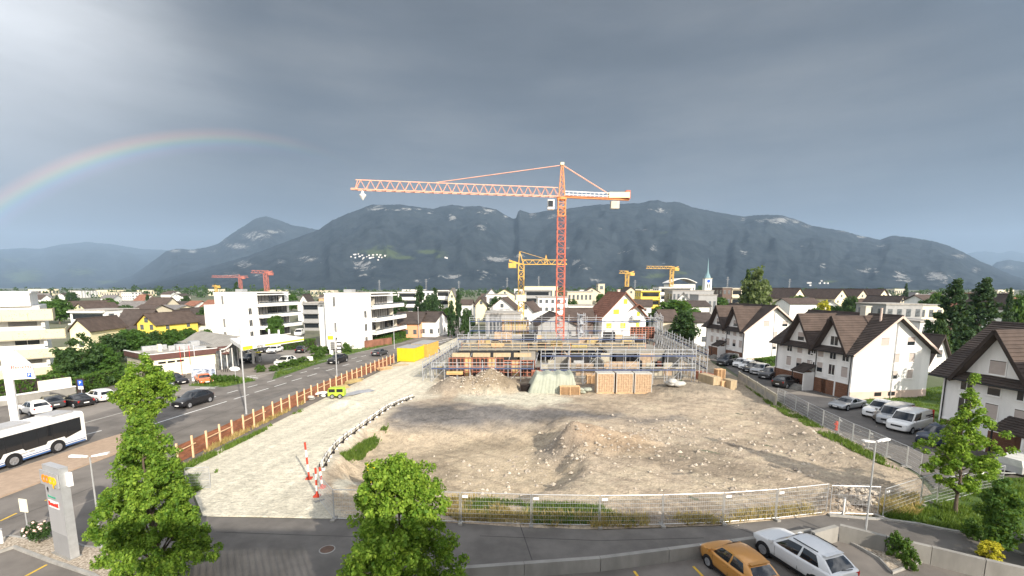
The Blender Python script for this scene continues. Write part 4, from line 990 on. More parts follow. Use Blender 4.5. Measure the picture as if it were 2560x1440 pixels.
def lattice_mast(par, name, x, y, z0, z1, wd, m, bay, bar=.12, diag=.07, n0=0):
    """square lattice tower, one part per bay"""
    n = max(1, int(round((z1 - z0) / bay))); h = wd / 2
    for i in range(n):
        a = z0 + (z1 - z0) * i / n; c = z0 + (z1 - z0) * (i + 1) / n; b = MB()
        cs = [(x - h, y - h), (x + h, y - h), (x + h, y + h), (x - h, y + h)]
        for (px, py) in cs: b.bar((px, py, a), (px, py, c), bar)
        for k in range(4):
            p, q = cs[k], cs[(k + 1) % 4]; mid = (a + c) / 2
            b.bar((p[0], p[1], a), (q[0], q[1], a), bar * .8)
            b.bar((p[0], p[1], a), (q[0], q[1], mid), diag); b.bar((q[0], q[1], mid), (p[0], p[1], c), diag); b.bar((p[0], p[1], mid), (q[0], q[1], mid), diag)
        b.build(name, m, par)


def truss(par, name, a, b_, m, wd, hgt, bay, ch=.12, dg=.07, up=True):
    """triangular jib from a to b_, split in sections"""
    a = Vector(a); b_ = Vector(b_); L = (b_ - a).length; d = (b_ - a).normalized(); sd = d.cross(Vector((0, 0, 1))).normalized() * wd / 2; n = max(2, int(L / bay)); upv = Vector((0, 0, hgt if up else -hgt))
    for s0 in range(0, n, 4):
        b = MB(); s1 = min(n, s0 + 4); A = a + d * L * s0 / n; B = a + d * L * s1 / n
        b.bar(A + sd, B + sd, ch); b.bar(A - sd, B - sd, ch); b.bar(A + upv, B + upv, ch)
        for i in range(s0, s1):
            p = a + d * L * i / n; q = a + d * L * (i + 1) / n; m_ = (p + q) / 2 + upv
            for s in (1, -1): b.bar(p + sd * s, m_, dg); b.bar(m_, q + sd * s, dg)
            b.bar(p + sd, p - sd, dg); b.bar(p + sd, q - sd, dg)
        b.build(name, m, par)


dC = 96.; cb_ = P(1400, 800, dC); cx, cy = cb_.x, dC
TC = thing('tower_crane', 'large red and orange tower crane over the building shell', 'tower crane', (cx, cy, 0))
zt = lambda v, d=dC: P(1400, v, d).z
lattice_mast(TC, 'mast_section', 0, 0, .6, zt(540), 1.6, M_red, 2.6, .14, .07)
lattice_mast(TC, 'mast_section', 0, 0, zt(540), zt(497), 1.45, M_org, 1.8, .16, .085)
MB().box((-2.2, -2.2, -.2), (2.2, 2.2, .6)).build('base', M_conc, TC)
zj = zt(492)
MB().tube((0, 0, zt(500)), (0, 0, zt(494)), 1.0, 14).build('slewing_ring', M_org, TC)
# apex tower, tapering
ap = MB(); top = zt(413)
for sx, sy in ((-.6, -.6), (.6, -.6), (.6, .6), (-.6, .6)): ap.bar((sx, sy, zj), (sx * .3, sy * .3, top), .13)
for i in range(6):
    f = i / 6; f2 = (i + 1) / 6; w0 = .6 * (1 - .7 * f); w1 = .6 * (1 - .7 * f2); za, zb = zj + (top - zj) * f, zj + (top - zj) * f2
    cs = [(-1, -1), (1, -1), (1, 1), (-1, 1)]
    for k in range(4):
        p, q = cs[k], cs[(k + 1) % 4]; ap.bar((p[0] * w0, p[1] * w0, za), (q[0] * w1, q[1] * w1, zb), .07); ap.bar((p[0] * w0, p[1] * w0, za), (q[0] * w0, q[1] * w0, za), .07)
ap.build('apex_tower', M_org, TC); MB().cbox((0, 0, top + .25), (.7, .7, .5)).build('apex_head', M_cream2, TC)
dE = 88.5; je = P(890, 474, dE) - Vector((cx, cy, 0)); jr = Vector((-.8, -.1, zj))
truss(TC, 'jib_section', jr, je, M_pink, 1.2, 1.75, 1.75, .15, .085)
MB().bar(je + Vector((-.2, 0, 0)), je + Vector((.4, 0, 1.7)), .12).bar(je + Vector((-.9, 0, .1)), je + Vector((.3, 0, .1)), .5, .35).build('jib_tip', M_pink, TC)
tie = jr.lerp(je, .635) + Vector((0, 0, 1.75)); MB().bar((-.2, 0, top), tie, .10).bar((-.2, .25, top), tie + Vector((0, .2, 0)), .10).build('tie_rod', M_pink, TC)
cj = P(1572, 496, 98.5) - Vector((cx, cy, 0))
dr = cj.normalized(); sdv = Vector((-dr.y, dr.x, 0)) * .6; q0 = Vector((.6, .1, zj)); q1 = Vector((cj.x, cj.y, zj - .1))
MB().bar(q0 + sdv, q1 + sdv, .14, .4).bar(q0 - sdv, q1 - sdv, .14, .4).bar(q0 + Vector((0, 0, .1)), q1 + Vector((0, 0, .1)), 1.1, .06).build('counter_jib', M_org, TC)
rl = MB()
for i in range(12):
    p = q0.lerp(q1, i / 11 * .72)
    for s in (1, -1): rl.bar(p + sdv * s, p + sdv * s + Vector((0, 0, 1.1)), .05)
for s in (1, -1):
    for zz in (.55, 1.1): rl.bar(q0 + sdv * s + Vector((0, 0, zz)), q0.lerp(q1, .72) + sdv * s + Vector((0, 0, zz)), .05)
rl.build('guard_rail', M_steel, TC)
MB().bar((.2, 0, top), q0.lerp(q1, .68) + Vector((0, 0, 1.)), .11).bar((.2, .3, top), q0.lerp(q1, .68) + Vector((0, .3, 1.)), .11).build('tie_rod', M_pink, TC)
ctr = q0.lerp(q1, .84); MB().cbox(ctr + Vector((0, 0, .75)), (4.2, 1.3, 1.1)).build('winch_house', M_cream2, TC); e_ = q1 + Vector((-.3, 0, .9)); MB().cbox(e_, (.9, 1.4, 1.7)).build('end_frame', M_red, TC)
ct2 = q0.lerp(q1, .78); MB().cbox(ct2 + Vector((0, 0, -1.2)), (1.7, 1.0, 1.5)).build('ballast', M_concL, TC)
MB().box((ctr.x - 1.4, ctr.y - .68, ctr.z + .6), (ctr.x - .2, ctr.y - .655, ctr.z + .85)).build('name_plate', M_frame, TC)
cabp = P(1377, 512, dC - 1) - Vector((cx, cy, 0)); cb2 = MB().cbox(cabp, (1.3, 1.4, 1.9)).build('cab', M_frame, TC); MB().cbox(cabp + Vector((-.1, -.71, .1)), (1.0, .04, 1.2)).cbox(cabp + Vector((-.66, 0, .1)), (.04, 1.1, 1.2)).build('cab_window', M_glass, cb2)
hk = P(902, 488, dE); hk = hk - Vector((cx, cy, 0)); MB().tube(je + Vector((1.2, 0, 0)), (je.x + 1.2, je.y, hk.z + .5), .05, 6).build('hoist_rope', M_black, TC)
MB().lathe([(.05, -.9), (.35, -.5), (.62, -.1), (.62, .12), (.3, .25), (.12, .9)], 14, (je.x + 1.2, je.y, hk.z)).build('hook_block', M_frame, TC)


M_redF = mat('faded_red_crane', (.40, .15, .12), .6, var=.1)


def small_crane(label, u, vbase_d, vtop, vj, jl, jr_, m, wd, side, cat='tower crane', vbase=None):
    d = vbase_d; p = P(u, vj, d); T = thing('tower_crane', label, cat, (p.x, d, 0), 0, 'tower cranes in the town'); zz = p.z; k = d / F
    z0 = 0. if vbase is None else 0.
    lattice_mast(T, 'mast_section', 0, 0, z0, zz, wd, m, wd * 2.2, wd * .16, wd * .09)
    tp_ = P(u, vtop, d).z
    b = MB()
    for sx in (-1, 1): b.bar((sx * wd * .45, 0, zz), (-side * wd * .3, 0, tp_), wd * .14)
    b.build('apex_tower', m, T)
    if jl: truss(T, 'jib_section', (0, 0, zz), (-jl * k, -d * .002, zz + .2), m, wd * .7, wd * .8, wd * 1.3, wd * .12, wd * .07)
    if jr_: truss(T, 'jib_section', (0, 0, zz), (jr_ * k, 0, zz), m, wd * .7, wd * .8, wd * 1.3, wd * .12, wd * .07)
    jd = -1 if jl > jr_ else 1
    MB().bar((-side * wd * .3, 0, tp_), (jd * max(jl, jr_) * k * .6, 0, zz + wd * .8), wd * .06).build('tie_rod', m, T)
    MB().cbox((-jd * wd * 1.6, 0, zz - wd * .2), (wd * 1.4, wd * .9, wd * .9)).bar((0, 0, zz), (-jd * wd * 2.2, 0, zz + wd * .7), wd * .3).build('ballast', m, T)
    return T


y2 = small_crane('yellow folding-jib crane standing behind the red crane mast', 1303, 128., 628, 661, 0, 112, M_yelC, 1.5, 1)
pj = P(1365, 661, 128.) - y2.location; MB().bar((pj.x - .5, 0, pj.z), (pj.x, 0, pj.z + 2.6), .16).bar((pj.x + .5, 0, pj.z), (pj.x, 0, pj.z + 2.6), .16).build('jib_post', M_yelC, y2)
MB().cbox((0, -1.0, P(1303, 745, 128.).z), (2.6, 1.8, 1.8)).build('machine_housing', M_cream2, y2); MB().cbox((0, 0, .8), (4.6, 4.6, 1.6)).build('base_ballast', M_concL, y2)
small_crane('red tower crane mast above the roof of the left white apartment block', 664, 330., 678, 683, 34, 8, M_redF, 2.2, 1)
small_crane('red tower crane with long jib left of the taller red crane', 600, 420., 686, 694, 68, 20, M_redF, 1.9, 1)
small_crane('tiny yellow crane at far left beyond the white roofs', 540, 520., 712, 717, 8, 4, M_yelC, 2.0, 1)
small_crane('short yellow crane above the brown-roofed house', 1568, 360., 677, 684, 20, 3, M_yelC, 2.4, 1)
small_crane('yellow crane with long left jib beside the church', 1680, 380., 665, 672, 64, 6, M_yelC, 2.4, 1)

# ---------------- shell of the new building
M_form = mat('red_formwork_steel', (.36, .14, .09), .6, var=.2, scale=1.5)
M_formy = mat('yellow_formwork_timber', (.44, .34, .16), .7, var=.15, scale=2)
M_wood = mat('pale_timber', (.42, .33, .21), .8, var=.15, scale=3, stretch=(1, 1, .3))
M_woodO = mat('weathered_timber', (.55, .36, .20), .85, var=.15, scale=3)
M_scaf = mat('scaffold_tube', (.50, .52, .55), .4, var=.05, metal=.5)
M_plank = mat('scaffold_deck', (.22, .21, .19), .8, var=.2, scale=2)
M_planB = mat('blue_toe_board', (.05, .075, .16), .6, var=.15, scale=2)
M_conN = mat('fresh_concrete', (.24, .225, .195), .9, var=.14, scale=.7)
yA, yB = 66., 104.
xA, xB = -10.5, 27.5
M_blockB = mat('brown_block_masonry', (.36, .27, .19), .9, var=.25, scale=2.5); M_inShade = mat('interior_shade_black', (.02, .02, .022), .7, var=.2)  # the black imitates the dark interior of the shell, shade put into colour
SHL = thing('building_shell', 'concrete shell of new building with slabs and low walls inside the scaffold', 'building shell', (0, 0, 0))
MB().box((xA, yA + 4, -.3), (xB, yB, .25)).build('floor_slab', M_conN, SHL)
MB().box((xA + 1, yA + 16, 2.75), (xB - 12, yB - 1, 3.05)).build('floor_slab', M_conN, SHL)
MB().box((xB - 11, yA + 13, 2.75), (xB - 1, yB - 3, 3.05)).build('floor_slab', M_conN, SHL)
rg = random.Random(12); M_concL = M_conS = mat('block_wall_cream', (.36, .33, .26), .9, var=.15, scale=1.2)
def masonry(x0, x1, y, h, m):
    """one wall built of courses of large blocks, each a part"""
    if m in (M_inShade,): MB().box((x0, y, .25), (x1, y + .28, h)).build('wall', m, SHL); return  # plain black sheet in place of the shaded gaps inside
    n = max(2, int((x1 - x0) / 1.3)); nr = max(2, int((h - .25) / .62))
    for r_ in range(nr):
        for k in range(n):
            if r_ == nr - 1 and rg.random() < .35: continue
            MB().box((x0 + (x1 - x0) * k / n + .012, y + rg.uniform(-.02, .02), .25 + (h - .25) * r_ / nr + .008), (x0 + (x1 - x0) * (k + 1) / n - .012, y + .28, .25 + (h - .25) * (r_ + 1) / nr - .008)).build('block', m if rg.random() < .75 else rg.choice([M_conN, M_blockB]), SHL)
for (x0, x1, y, h, m) in ((-9.5, 1, yA + 15.5, 2.7, M_inShade), (1.4, 4.2, yA + 15, 2.7, M_conN), (4.6, 7, yA + 7, 2.4, M_concL), (7.2, 9.2, yA + 9, 2.7, M_conN), (10, 14.2, yA + 5.0, 2.2, M_blockB), (14.8, 20.0, yA + 5.4, 2.4, M_blockB), (21.0, 26.5, yA + 5, 2.3, M_concL), (10, 13, yA + 12, 2.7, M_inShade), (13.6, 17, yA + 12.4, 2.7, M_concL), (18, 21, yA + 12.6, 2.7, M_inShade), (22, 26, yA + 12.6, 2.7, M_blockB)): masonry(x0, x1, y, h, m)
def upper(x0, x1, y, z0, z1, m): MB().box((x0, y, z0), (x1, y + .26, z1)).build('wall', m, SHL)
for q in ((-9, -5, yA + 24, 3.05, 4.4, M_conN), (-3.5, 0, yA + 25, 3.05, 5.2, M_blockB), (2, 5, yA + 27, 3.05, 4.6, M_inShade), (6, 9, yA + 27, 3.05, 5.0, M_conN), (13, 17, yA + 24, 3.05, 4.2, M_blockB), (18.5, 21, yA + 27, 3.05, 5.0, M_inShade), (22, 25, yA + 25, 3.05, 4.4, M_conN)): upper(*q)
for (x, y0, y1, h) in ((-9.6, yA + 6, yA + 15, 2.7), (9.2, yA + 7, yA + 15, 2.7), (14.4, yA + 6, yA + 12, 2.4), (20.4, yA + 6, yA + 12, 2.4), (26.6, yA + 6.4, yB - 3, 2.7)):
    MB().box((x, y0, .25), (x + .26, y1, h)).build('wall', rg.choice([M_conN, M_inShade, M_blockB]), SHL)
# slab formwork on props: beams, boards and edge posts
SF = thing('slab_formwork', 'slab formwork of steel props and timber beams inside the scaffold', 'formwork', (0, 0, 0))
for x in np.arange(-9, 26, 1.5):
    for y in (yA + 16.3, yA + 19.5, yA + 22.5):
        if 14.5 < x < 16: continue
        MB().tube((x, y, .25), (x, y, 2.72), .05, 6).build('prop', M_scaf if rg.random() < .7 else M_form, SF)
    MB().bar((x, yA + 15.7, 2.66), (x, yA + 24, 2.66), .08, .16).build('beam', M_formy, SF)
    if rg.random() < .8: MB().bar((x, yA + 15.95, 3.05), (x, yA + 15.95, 4.15), .07).build('edge_post', M_wood if rg.random() < .5 else M_form, SF)
    if rg.random() < .6: hh = rg.uniform(1.2, 2.8); MB().tube((x + .4, yA + rg.uniform(19, 30), 3.05), (x + .4, yA + 24, 3.05 + hh), .05, 6).build('prop', M_scaf, SF)
for z in (3.5, 4.05): MB().bar((-9, yA + 15.9, z), (24, yA + 15.9, z), .03, .15).build('edge_board', M_wood, SF)
for i in range(26):
    x = rg.uniform(-8.5, 24.5); y = yA + rg.choice([17.5, 20, 23, 28, 32]); w_ = rg.uniform(.8, 2.6); h_ = rg.uniform(.25, 1.1)
    if -1 < x - 9.9 < 3 and y < yA + 33: x -= 4
    m = rg.choice([M_formy, M_wood, M_form, M_inShade, M_conN, M_woodO]); n = rg.randint(2, 5)
    for k in range(n): MB().box((x, y, 3.06 + k * h_ / n), (x + w_ * rg.uniform(.85, 1), y + rg.uniform(.8, 1.3), 3.06 + (k + .82) * h_ / n)).build('board_bundle', m, SF)
for i in range(30):
    x = rg.uniform(-8.5, 25.5); y = yA + rg.uniform(8, 13); z = .26; w_ = rg.uniform(.5, 1.8); h_ = rg.uniform(.3, 1.5); m = rg.choice([M_formy, M_wood, M_form, M_inShade, M_conN, M_woodO, M_scaf]); n = rg.randint(2, 4)
    for k in range(n): MB().box((x, y, z + k * h_ / n), (x + w_, y + .8, z + (k + .85) * h_ / n)).build('board_bundle', m, SF)
for i in range(14):
    x = -8 + i * 2.4; MB().bar((x, yA + 14.2, .3), (x + rg.uniform(.3, 1), yA + 15.2, 2.4), .06).build('raking_shore', M_scaf, SF)
# red formwork frames standing along the left front
FW = thing('wall_formwork', 'long run of red steel formwork panels with timber top at left front of shell', 'formwork', (-9.8, yA + 4.5, .2))
for i in range(11):
    x = i * 1.22; hh = 3.0 if i < 7 else 2.6; b = MB()
    b.box((x, .05, 0), (x + 1.18, .1, hh)).mat(1)
    for k in range(5): b.box((x, -.06, k * hh / 4.2), (x + 1.18, .05, k * hh / 4.2 + .1))
    for q in (0, .58, 1.1): b.box((x + q, -.08, 0), (x + q + .08, .05, hh))
    b.build('formwork_panel', [M_formy if i % 3 == 2 else M_trim, M_form], FW)
for i in range(4): MB().box((.5 + i * 3.2, .2, 3.05), (3.2 + i * 3.2, .35, 3.55)).box((.5 + i * 3.2, .9, 3.0), (3.2 + i * 3.2, 1.05, 3.6)).build('guard_board', M_wood, FW)
FW2 = thing('formwork_stack', 'red formwork frames standing on the slab under the yellow-shuttered house', 'formwork', (P(1600, 800, 98).x - 2, 98, 3.1))
for i in range(4):
    b = MB().box((i * 1.3, .05, 0), (i * 1.3 + 1.25, .1, 2.5)); b.mat(1)
    for k in range(6): b.box((i * 1.3, -.06, k * .48), (i * 1.3 + 1.25, .05, k * .48 + .1))
    for q in (0, .6, 1.15): b.box((i * 1.3 + q, -.08, 0), (i * 1.3 + q + .09, .05, 2.5))
    b.build('formwork_panel', [M_trim, M_form], FW2)
FW3 = thing('formwork_wall', 'yellow timber formwork wall beside the yellow crane mast', 'formwork', (P(1255, 845, 104).x, 104, .3))
for i in range(10): MB().box((i * .62, 0, 3), (i * .62 + .5, .2, 6.4)).build('board', M_formy if i % 3 else M_woodO, FW3)


# ---------------- scaffolding
def scaffold(label, a, b_, z0, lifts, lift_h, inward, depth=1.1, bay=2.0, rail=True):
    a = Vector((a[0], a[1], 0)); b_ = Vector((b_[0], b_[1], 0)); d = (b_ - a); L = d.length; d.normalize(); n = max(1, int(round(L / bay))); nv = Vector(inward).normalized() * depth
    T = thing('scaffold', label, 'scaffold', (a.x, a.y, z0), 0, 'scaffold runs round the shell'); H = lifts * lift_h + 1.1
    for i in range(n + 1):
        p = d * (L * i / n)
        for k, q in enumerate((p, p + nv)): MB().tube(q, q + Vector((0, 0, H - (0 if k == 0 else .9) + .25 * ((i * 7) % 3))), .055, 6).build('standard', M_scaf, T)
    for l in range(1, lifts + 1):
        z = l * lift_h; up = Vector((0, 0, z))
        for i in range(n):
            p = d * (L * i / n); q = d * (L * (i + 1) / n)
            b = MB(); c0 = p + up; c1 = q + up; c2_ = q + nv + up; c3_ = p + nv + up
            b.extrude([c0, c1, c2_, c3_], (0, 0, .06)); b.build('deck', M_plank, T)
        MB().bar(up - nv * .04 + Vector((0, 0, .09)), d * L + up - nv * .04 + Vector((0, 0, .09)), .04, .17).build('toe_board', M_planB, T)
        for hz_ in ((.5, 1.0) if rail else ()): MB().bar(up - nv * .03 + Vector((0, 0, hz_)), d * L + up - nv * .03 + Vector((0, 0, hz_)), .075).build('guard_rail', M_scaf, T)
        MB().bar(up + nv, d * L + up + nv, .05).build('ledger', M_scaf, T)
    for i in range(0, n, 3):
        for l in range(lifts): MB().bar(d * (L * i / n) + Vector((0, 0, l * lift_h)), d * (L * (i + 1) / n) + Vector((0, 0, (l + 1) * lift_h)), .045).build('brace', M_scaf, T)
    return T


scaffold('scaffold run along the left front, before the red formwork', (-12, yA + 1.5), (3.2, yA + 1.5), 0, 1, 1.9, (0, 1, 0))
scaffold('scaffold run along the right front, above the wrapped brick stacks', (4.2, yA - .5), (26.5, yA - .5), 0, 2, 2.05, (0, 1, 0))
scaffold('scaffold run along the right side, facing the white houses', (28.4, yA), (32.5, yB), 0, 2, 2.05, (-1, 0, 0))
scaffold('scaffold run along the left side, beside the gravel track', (-13.4, yA + 2), (-10.6, yB), 0, 1, 1.9, (1, 0, 0))
scaffold('long scaffold run across the middle of the shell', (-10, yA + 18), (24.5, yA + 18), 0, 2, 2.2, (0, 1, 0))
scaffold('scaffold run along the back, below the yellow-shuttered house', (-9.5, yB - 1), (33, yB - 1), 0, 3, 2.1, (0, 1, 0))
scaffold('short tall scaffold tower at the right rear corner', (31.5, yB - 8), (33.5, yB + 4), 0, 3, 2.3, (-1, 0, 0))
# stair tower beside the crane
ST = thing('scaffold_stair_tower', 'slim white stair tower standing right of the crane mast', 'stair tower', (P(1447, 800, 100).x, 100, .2))
for sx in (0, 1.4):
    for sy in (0, 2.2): MB().tube((sx, sy, 0), (sx, sy, 8.2), .06, 6).build('standard', M_scaf, ST)
for k in range(4): MB().box((0, 0, 1.9 + k * 1.95), (1.4, 2.2, 1.97 + k * 1.95)).build('landing', M_scaf, ST); MB().bar((.7, .1, k * 1.95), (.7, 2.1, 1.9 + k * 1.95), .6, .08).build('stair_flight', M_scaf, ST)
# ================================================================ vehicles
M_tyre = mat('tyre_rubber', (.015, .015, .016), .85, var=0)
M_rim = mat('alloy_rim', (.42, .43, .45), .35, var=0, metal=.7)
M_light = mat('headlight_glass', (.62, .64, .66), .15, var=0, spec=.8)
M_tail = mat('tail_light', (.38, .015, .012), .25, var=0)
M_cglass = mat('car_glass', (.012, .014, .017), .05, var=0, spec=.8)
_paint = {}


def paint(name, col, metal=.0):
    if name not in _paint: _paint[name] = mat('car_paint_' + name, col, .32, var=.0, coat=.6, metal=metal, spec=.5)
    return _paint[name]


_whl = {}


def wheel_meshes(r, wd):
    k = (r, wd)
    if k in _whl: return _whl[k]
    t_ = MB().lathe([(r * .66, -wd / 2), (r * .92, -wd / 2), (r, -wd / 2 + .04), (r, wd / 2 - .04), (r * .92, wd / 2), (r * .66, wd / 2)], 18)
    rm = MB().lathe([(r * .64, -wd * .3), (r * .66, wd * .515), (r * .58, wd * .54), (r * .54, wd * .505), (r * .15, wd * .51), (.02, wd * .53)], 16)
    for i in range(5):
        a = i * 2 * math.pi / 5; d = Vector((math.cos(a), math.sin(a), 0)); p = d * r * .12; q = d * r * .62
        rm.bar((p.x, p.y, wd * .54), (q.x, q.y, wd * .55), r * .17, wd * .1)
    _whl[k] = (t_.mesh('tyre', M_tyre, True), rm.mesh('rim', M_rim)); return _whl[k]


def add_wheel(T, x, y, r, wd):
    tm, rm = wheel_meshes(r, wd); o = link('wheel', tm, T, (x, y, r)); o.rotation_euler = (R(90) if y < 0 else R(-90), 0, 0); link('rim', rm, o); return o


KIND = {  # L, W, H, belt, hood, front base of screen, top of screen, rear top, rear base, boot height, wheel r, ground clearance
    'hatch': (4.05, 1.76, 1.50, .95, .90, .85, .25, -1.40, -1.88, .99, .32, .20),
    'small': (3.70, 1.70, 1.54, .98, .93, .98, .42, -1.25, -1.70, 1.02, .30, .20),
    'sedan': (4.55, 1.80, 1.45, .92, .84, .80, .20, -1.15, -1.75, .98, .32, .20),
    'coupe': (4.45, 1.88, 1.26, .80, .74, .75, .10, -1.00, -1.90, .88, .34, .16),
    'estate': (4.60, 1.80, 1.48, .92, .84, .82, .25, -1.75, -2.18, .95, .32, .20),
    'suv': (4.50, 1.88, 1.68, 1.08, 1.04, 1.0, .28, -1.50, -2.08, 1.10, .37, .26),
    'van': (4.95, 1.98, 2.00, 1.18, 1.08, 1.55, .95, -2.35, -2.44, 1.18, .34, .24),
    'pickup': (5.20, 1.88, 1.80, 1.12, 1.08, 1.10, .55, -.75, -.95, 1.10, .39, .36),
}


def car(kind, label, front, rear, col, group='parked and moving cars', cat='car', name='car', sc=1., solid=False, roofm=None, roof_rails=False, z=0., detail=False):
    L, W, H, belt, hood, xw0, xw1, xr1, xr0, boot, wr, gc = KIND[kind]
    f = Vector(front); r_ = Vector(rear); c = (f + r_) / 2; h = math.atan2(f.y - r_.y, f.x - r_.x)
    T = thing(name, label, cat, (c.x, c.y, z), h, group); T.scale = (sc, sc, sc); hw = W / 2
    st = [(-L / 2, .42, boot - .10, .80), (-L / 2 + .03, .30, boot - .02, .93), (-L / 2 + .25, gc + .02, boot + .01, 1.), (-L / 2 + .6, gc, boot + .015, 1.01), (-.6, gc, (belt + boot) / 2, 1.01), (xw0 - .35, gc, belt, 1.01), (xw0 + .05, gc, belt + .01, 1.), (xw0 + .3, gc, hood + .04, 1.), (xw0 + .3 + (L / 2 - xw0 - .3) * .5, gc, hood + .02, .995), (L / 2 - .32, gc + .02, hood - .04, .97), (L / 2 - .06, .26, hood - .12, .88), (L / 2, .34, hood - .22, .76)]
    b = MB(); rings = []
    for (x, zb, zs, ww) in st:
        q = hw * ww; zm = zb + (zs - zb) * .55
        half = [(q * .80, zb), (q * .99, zb + .06), (q * 1.02, zm), (q * 1.01, zs - .12), (q * .985, zs - .03), (q * .86, zs + .01), (q * .4, zs + .05)]
        ring = [(x, -y_, z_) for y_, z_ in half] + [(x, y_, z_) for y_, z_ in half[::-1]]
        rings.append(ring)
    n = len(rings[0]); vs = [p for r2 in rings for p in r2]; fs = []
    for i in range(len(rings) - 1):
        for j in range(n): fs.append((i * n + j, (i + 1) * n + j, (i + 1) * n + (j + 1) % n, i * n + (j + 1) % n))
    fs.append(tuple(range(n))); fs.append(tuple(range((len(rings) - 1) * n + n - 1, (len(rings) - 1) * n - 1, -1)))
    b.add(vs, [f_[::-1] for f_ in fs])
    # lower body rounded by subdivision, then roof and pillars in body colour
    body = b.build('body', col, T); body.data.polygons.foreach_set('use_smooth', [True] * len(body.data.polygons)); sd = body.modifiers.new('round', 'SUBSURF'); sd.levels = 2; sd.render_levels = 2
    yb, yt = hw * .93, hw * .72 if kind != 'van' else hw * .84
    zr = H; xm = (xw1 + xr1) / 2; zb_ = belt - .07; zbr = boot - .07
    # greenhouse as one curved surface, cut into roof, pillars and panes
    xf = lambda h: xw0 + .10 + (xw1 - xw0 - .10) * h ** .92; xb = lambda h: xr0 - .02 + (xr1 - xr0 + .02) * h ** 1.25
    yh = lambda h: yb + (yt - yb) * h ** 1.35; arch = lambda s_: zr - .10 * abs(2 * s_ - .9) ** 2.2
    zlow = lambda s_: zb_ + (zbr - zb_) * s_
    def side_pt(s_, h, sg): return (xf(h) + (xb(h) - xf(h)) * s_, sg * yh(h) * (1 - .05 * abs(2 * s_ - 1) ** 4), zlow(s_) + (arch(s_) - .02 - zlow(s_)) * h)
    def grid(mb, fn, a0, a1, b0, b1, na, nb, flip):
        v_ = [fn(a0 + (a1 - a0) * i / na, b0 + (b1 - b0) * j / nb) for i in range(na + 1) for j in range(nb + 1)]
        mb.add(v_, [((i * (nb + 1) + j, i * (nb + 1) + j + 1, (i + 1) * (nb + 1) + j + 1, (i + 1) * (nb + 1) + j)[::-1 if flip else 1]) for i in range(na) for j in range(nb)])
    rf = MB(); fr = MB()
    grid(rf, lambda s_, q: (xf(1) + (xb(1) - xf(1)) * s_, q * yh(1) * (1 - .05 * abs(2 * s_ - 1) ** 4), arch(s_) - .02 + .055 * (1 - abs(q) ** 3)), 0, 1, -1, 1, 12, 8, True)
    rf.build('roof', roofm or col, T, True)
    bays = [(.06, .46), (.50, .82)] if not solid else [(.05, .36)]
    if kind == 'van' and not solid: bays = [(.05, .30), (.33, .62), (.65, .94)]
    if kind == 'pickup': bays = [(.07, .52), (.57, .93)]
    for sg in (-1, 1):
        fr = MB(); cuts = [0] + [x for p_ in bays for x in p_] + [1]
        for i in range(len(cuts) - 1):
            n_ = max(1, int((cuts[i + 1] - cuts[i]) * 14)); fn = lambda s_, h, sg=sg: side_pt(s_, h, sg)
            if i % 2 == 0: grid(fr, fn, cuts[i], cuts[i + 1], 0, 1, n_, 6, sg < 0)
            else:
                grid(fr, fn, cuts[i], cuts[i + 1], 0, .10, n_, 1, sg < 0); grid(fr, fn, cuts[i], cuts[i + 1], .88, 1, n_, 1, sg < 0)
                wn_ = MB(); grid(wn_, fn, cuts[i], cuts[i + 1], .10, .88, n_, 5, sg < 0); wn_.build('side_window', M_cglass, T, True)
        fr.build('pillars', col, T, True)
    front = lambda q, h: (xf(h) + .10 * (1 - q * q), q * yh(h) * .95, zb_ + (arch(0) - .02 - zb_) * h + .03 * (1 - q * q) * h)
    back = lambda q, h: (xb(h) - .05 * (1 - q * q), q * yh(h) * .95, zbr + (arch(1) - .02 - zbr) * h + .03 * (1 - q * q) * h)
    wn_ = MB(); grid(wn_, front, -.94, .94, .0, .94, 8, 5, False); wn_.build('windscreen', M_cglass, T, True)
    fw_ = MB(); grid(fw_, front, -1, 1, .94, 1.03, 8, 1, False); grid(fw_, front, -1, -.94, 0, .94, 1, 4, False); grid(fw_, front, .94, 1, 0, .94, 1, 4, False)
    fw_.build('windscreen_surround', col, T, True); fw_ = MB()
    rl_ = .12 if not solid else .99; wn_ = MB(); grid(wn_, back, -.88, .88, rl_, .90, 8, 5, True)
    if not solid: wn_.build('rear_window', M_cglass, T, True)
    else: w2_ = MB(); grid(w2_, back, -.9, .9, 0, .9, 8, 4, True); w2_.build('rear_door', col, T, True)
    if not solid: grid(fw_, back, -1, 1, 0, rl_, 8, 1, True)
    grid(fw_, back, -1, 1, .90, 1.03, 8, 1, True); grid(fw_, back, -1, -.88, rl_ if not solid else 0, .9, 1, 4, True); grid(fw_, back, .88, 1, rl_ if not solid else 0, .9, 1, 4, True)
    fw_.build('rear_surround', col, T, True)
    for s in (-1, 1):
        if roof_rails: MB().bar((xw1 - .25, s * (yt - .05), zr + .03), (xr1 + .25, s * (yt - .05), zr + .02), .035).build('roof_rail', M_black, T)
        MB().cbox((xw0 - .05, s * (hw + .07), belt + .05), (.14, .2, .14)).build('mirror', col, T)
    if kind == 'pickup':
        MB().box((-L / 2 + .12, -hw + .14, boot + .015), (xr0 - .08, hw - .14, boot + .03)).build('load_bed', M_black, T); MB().bar((xr0 - .15, -hw * .8, boot + .5), (xr0 - .15, hw * .8, boot + .5), .07).bar((xr0 - .15, -hw * .8, boot), (xr0 - .15, -hw * .8, boot + .5), .07).bar((xr0 - .15, hw * .8, boot), (xr0 - .15, hw * .8, boot + .5), .07).build('roll_bar', M_black, T)
    fx, rx = L / 2 - .82, -L / 2 + .80
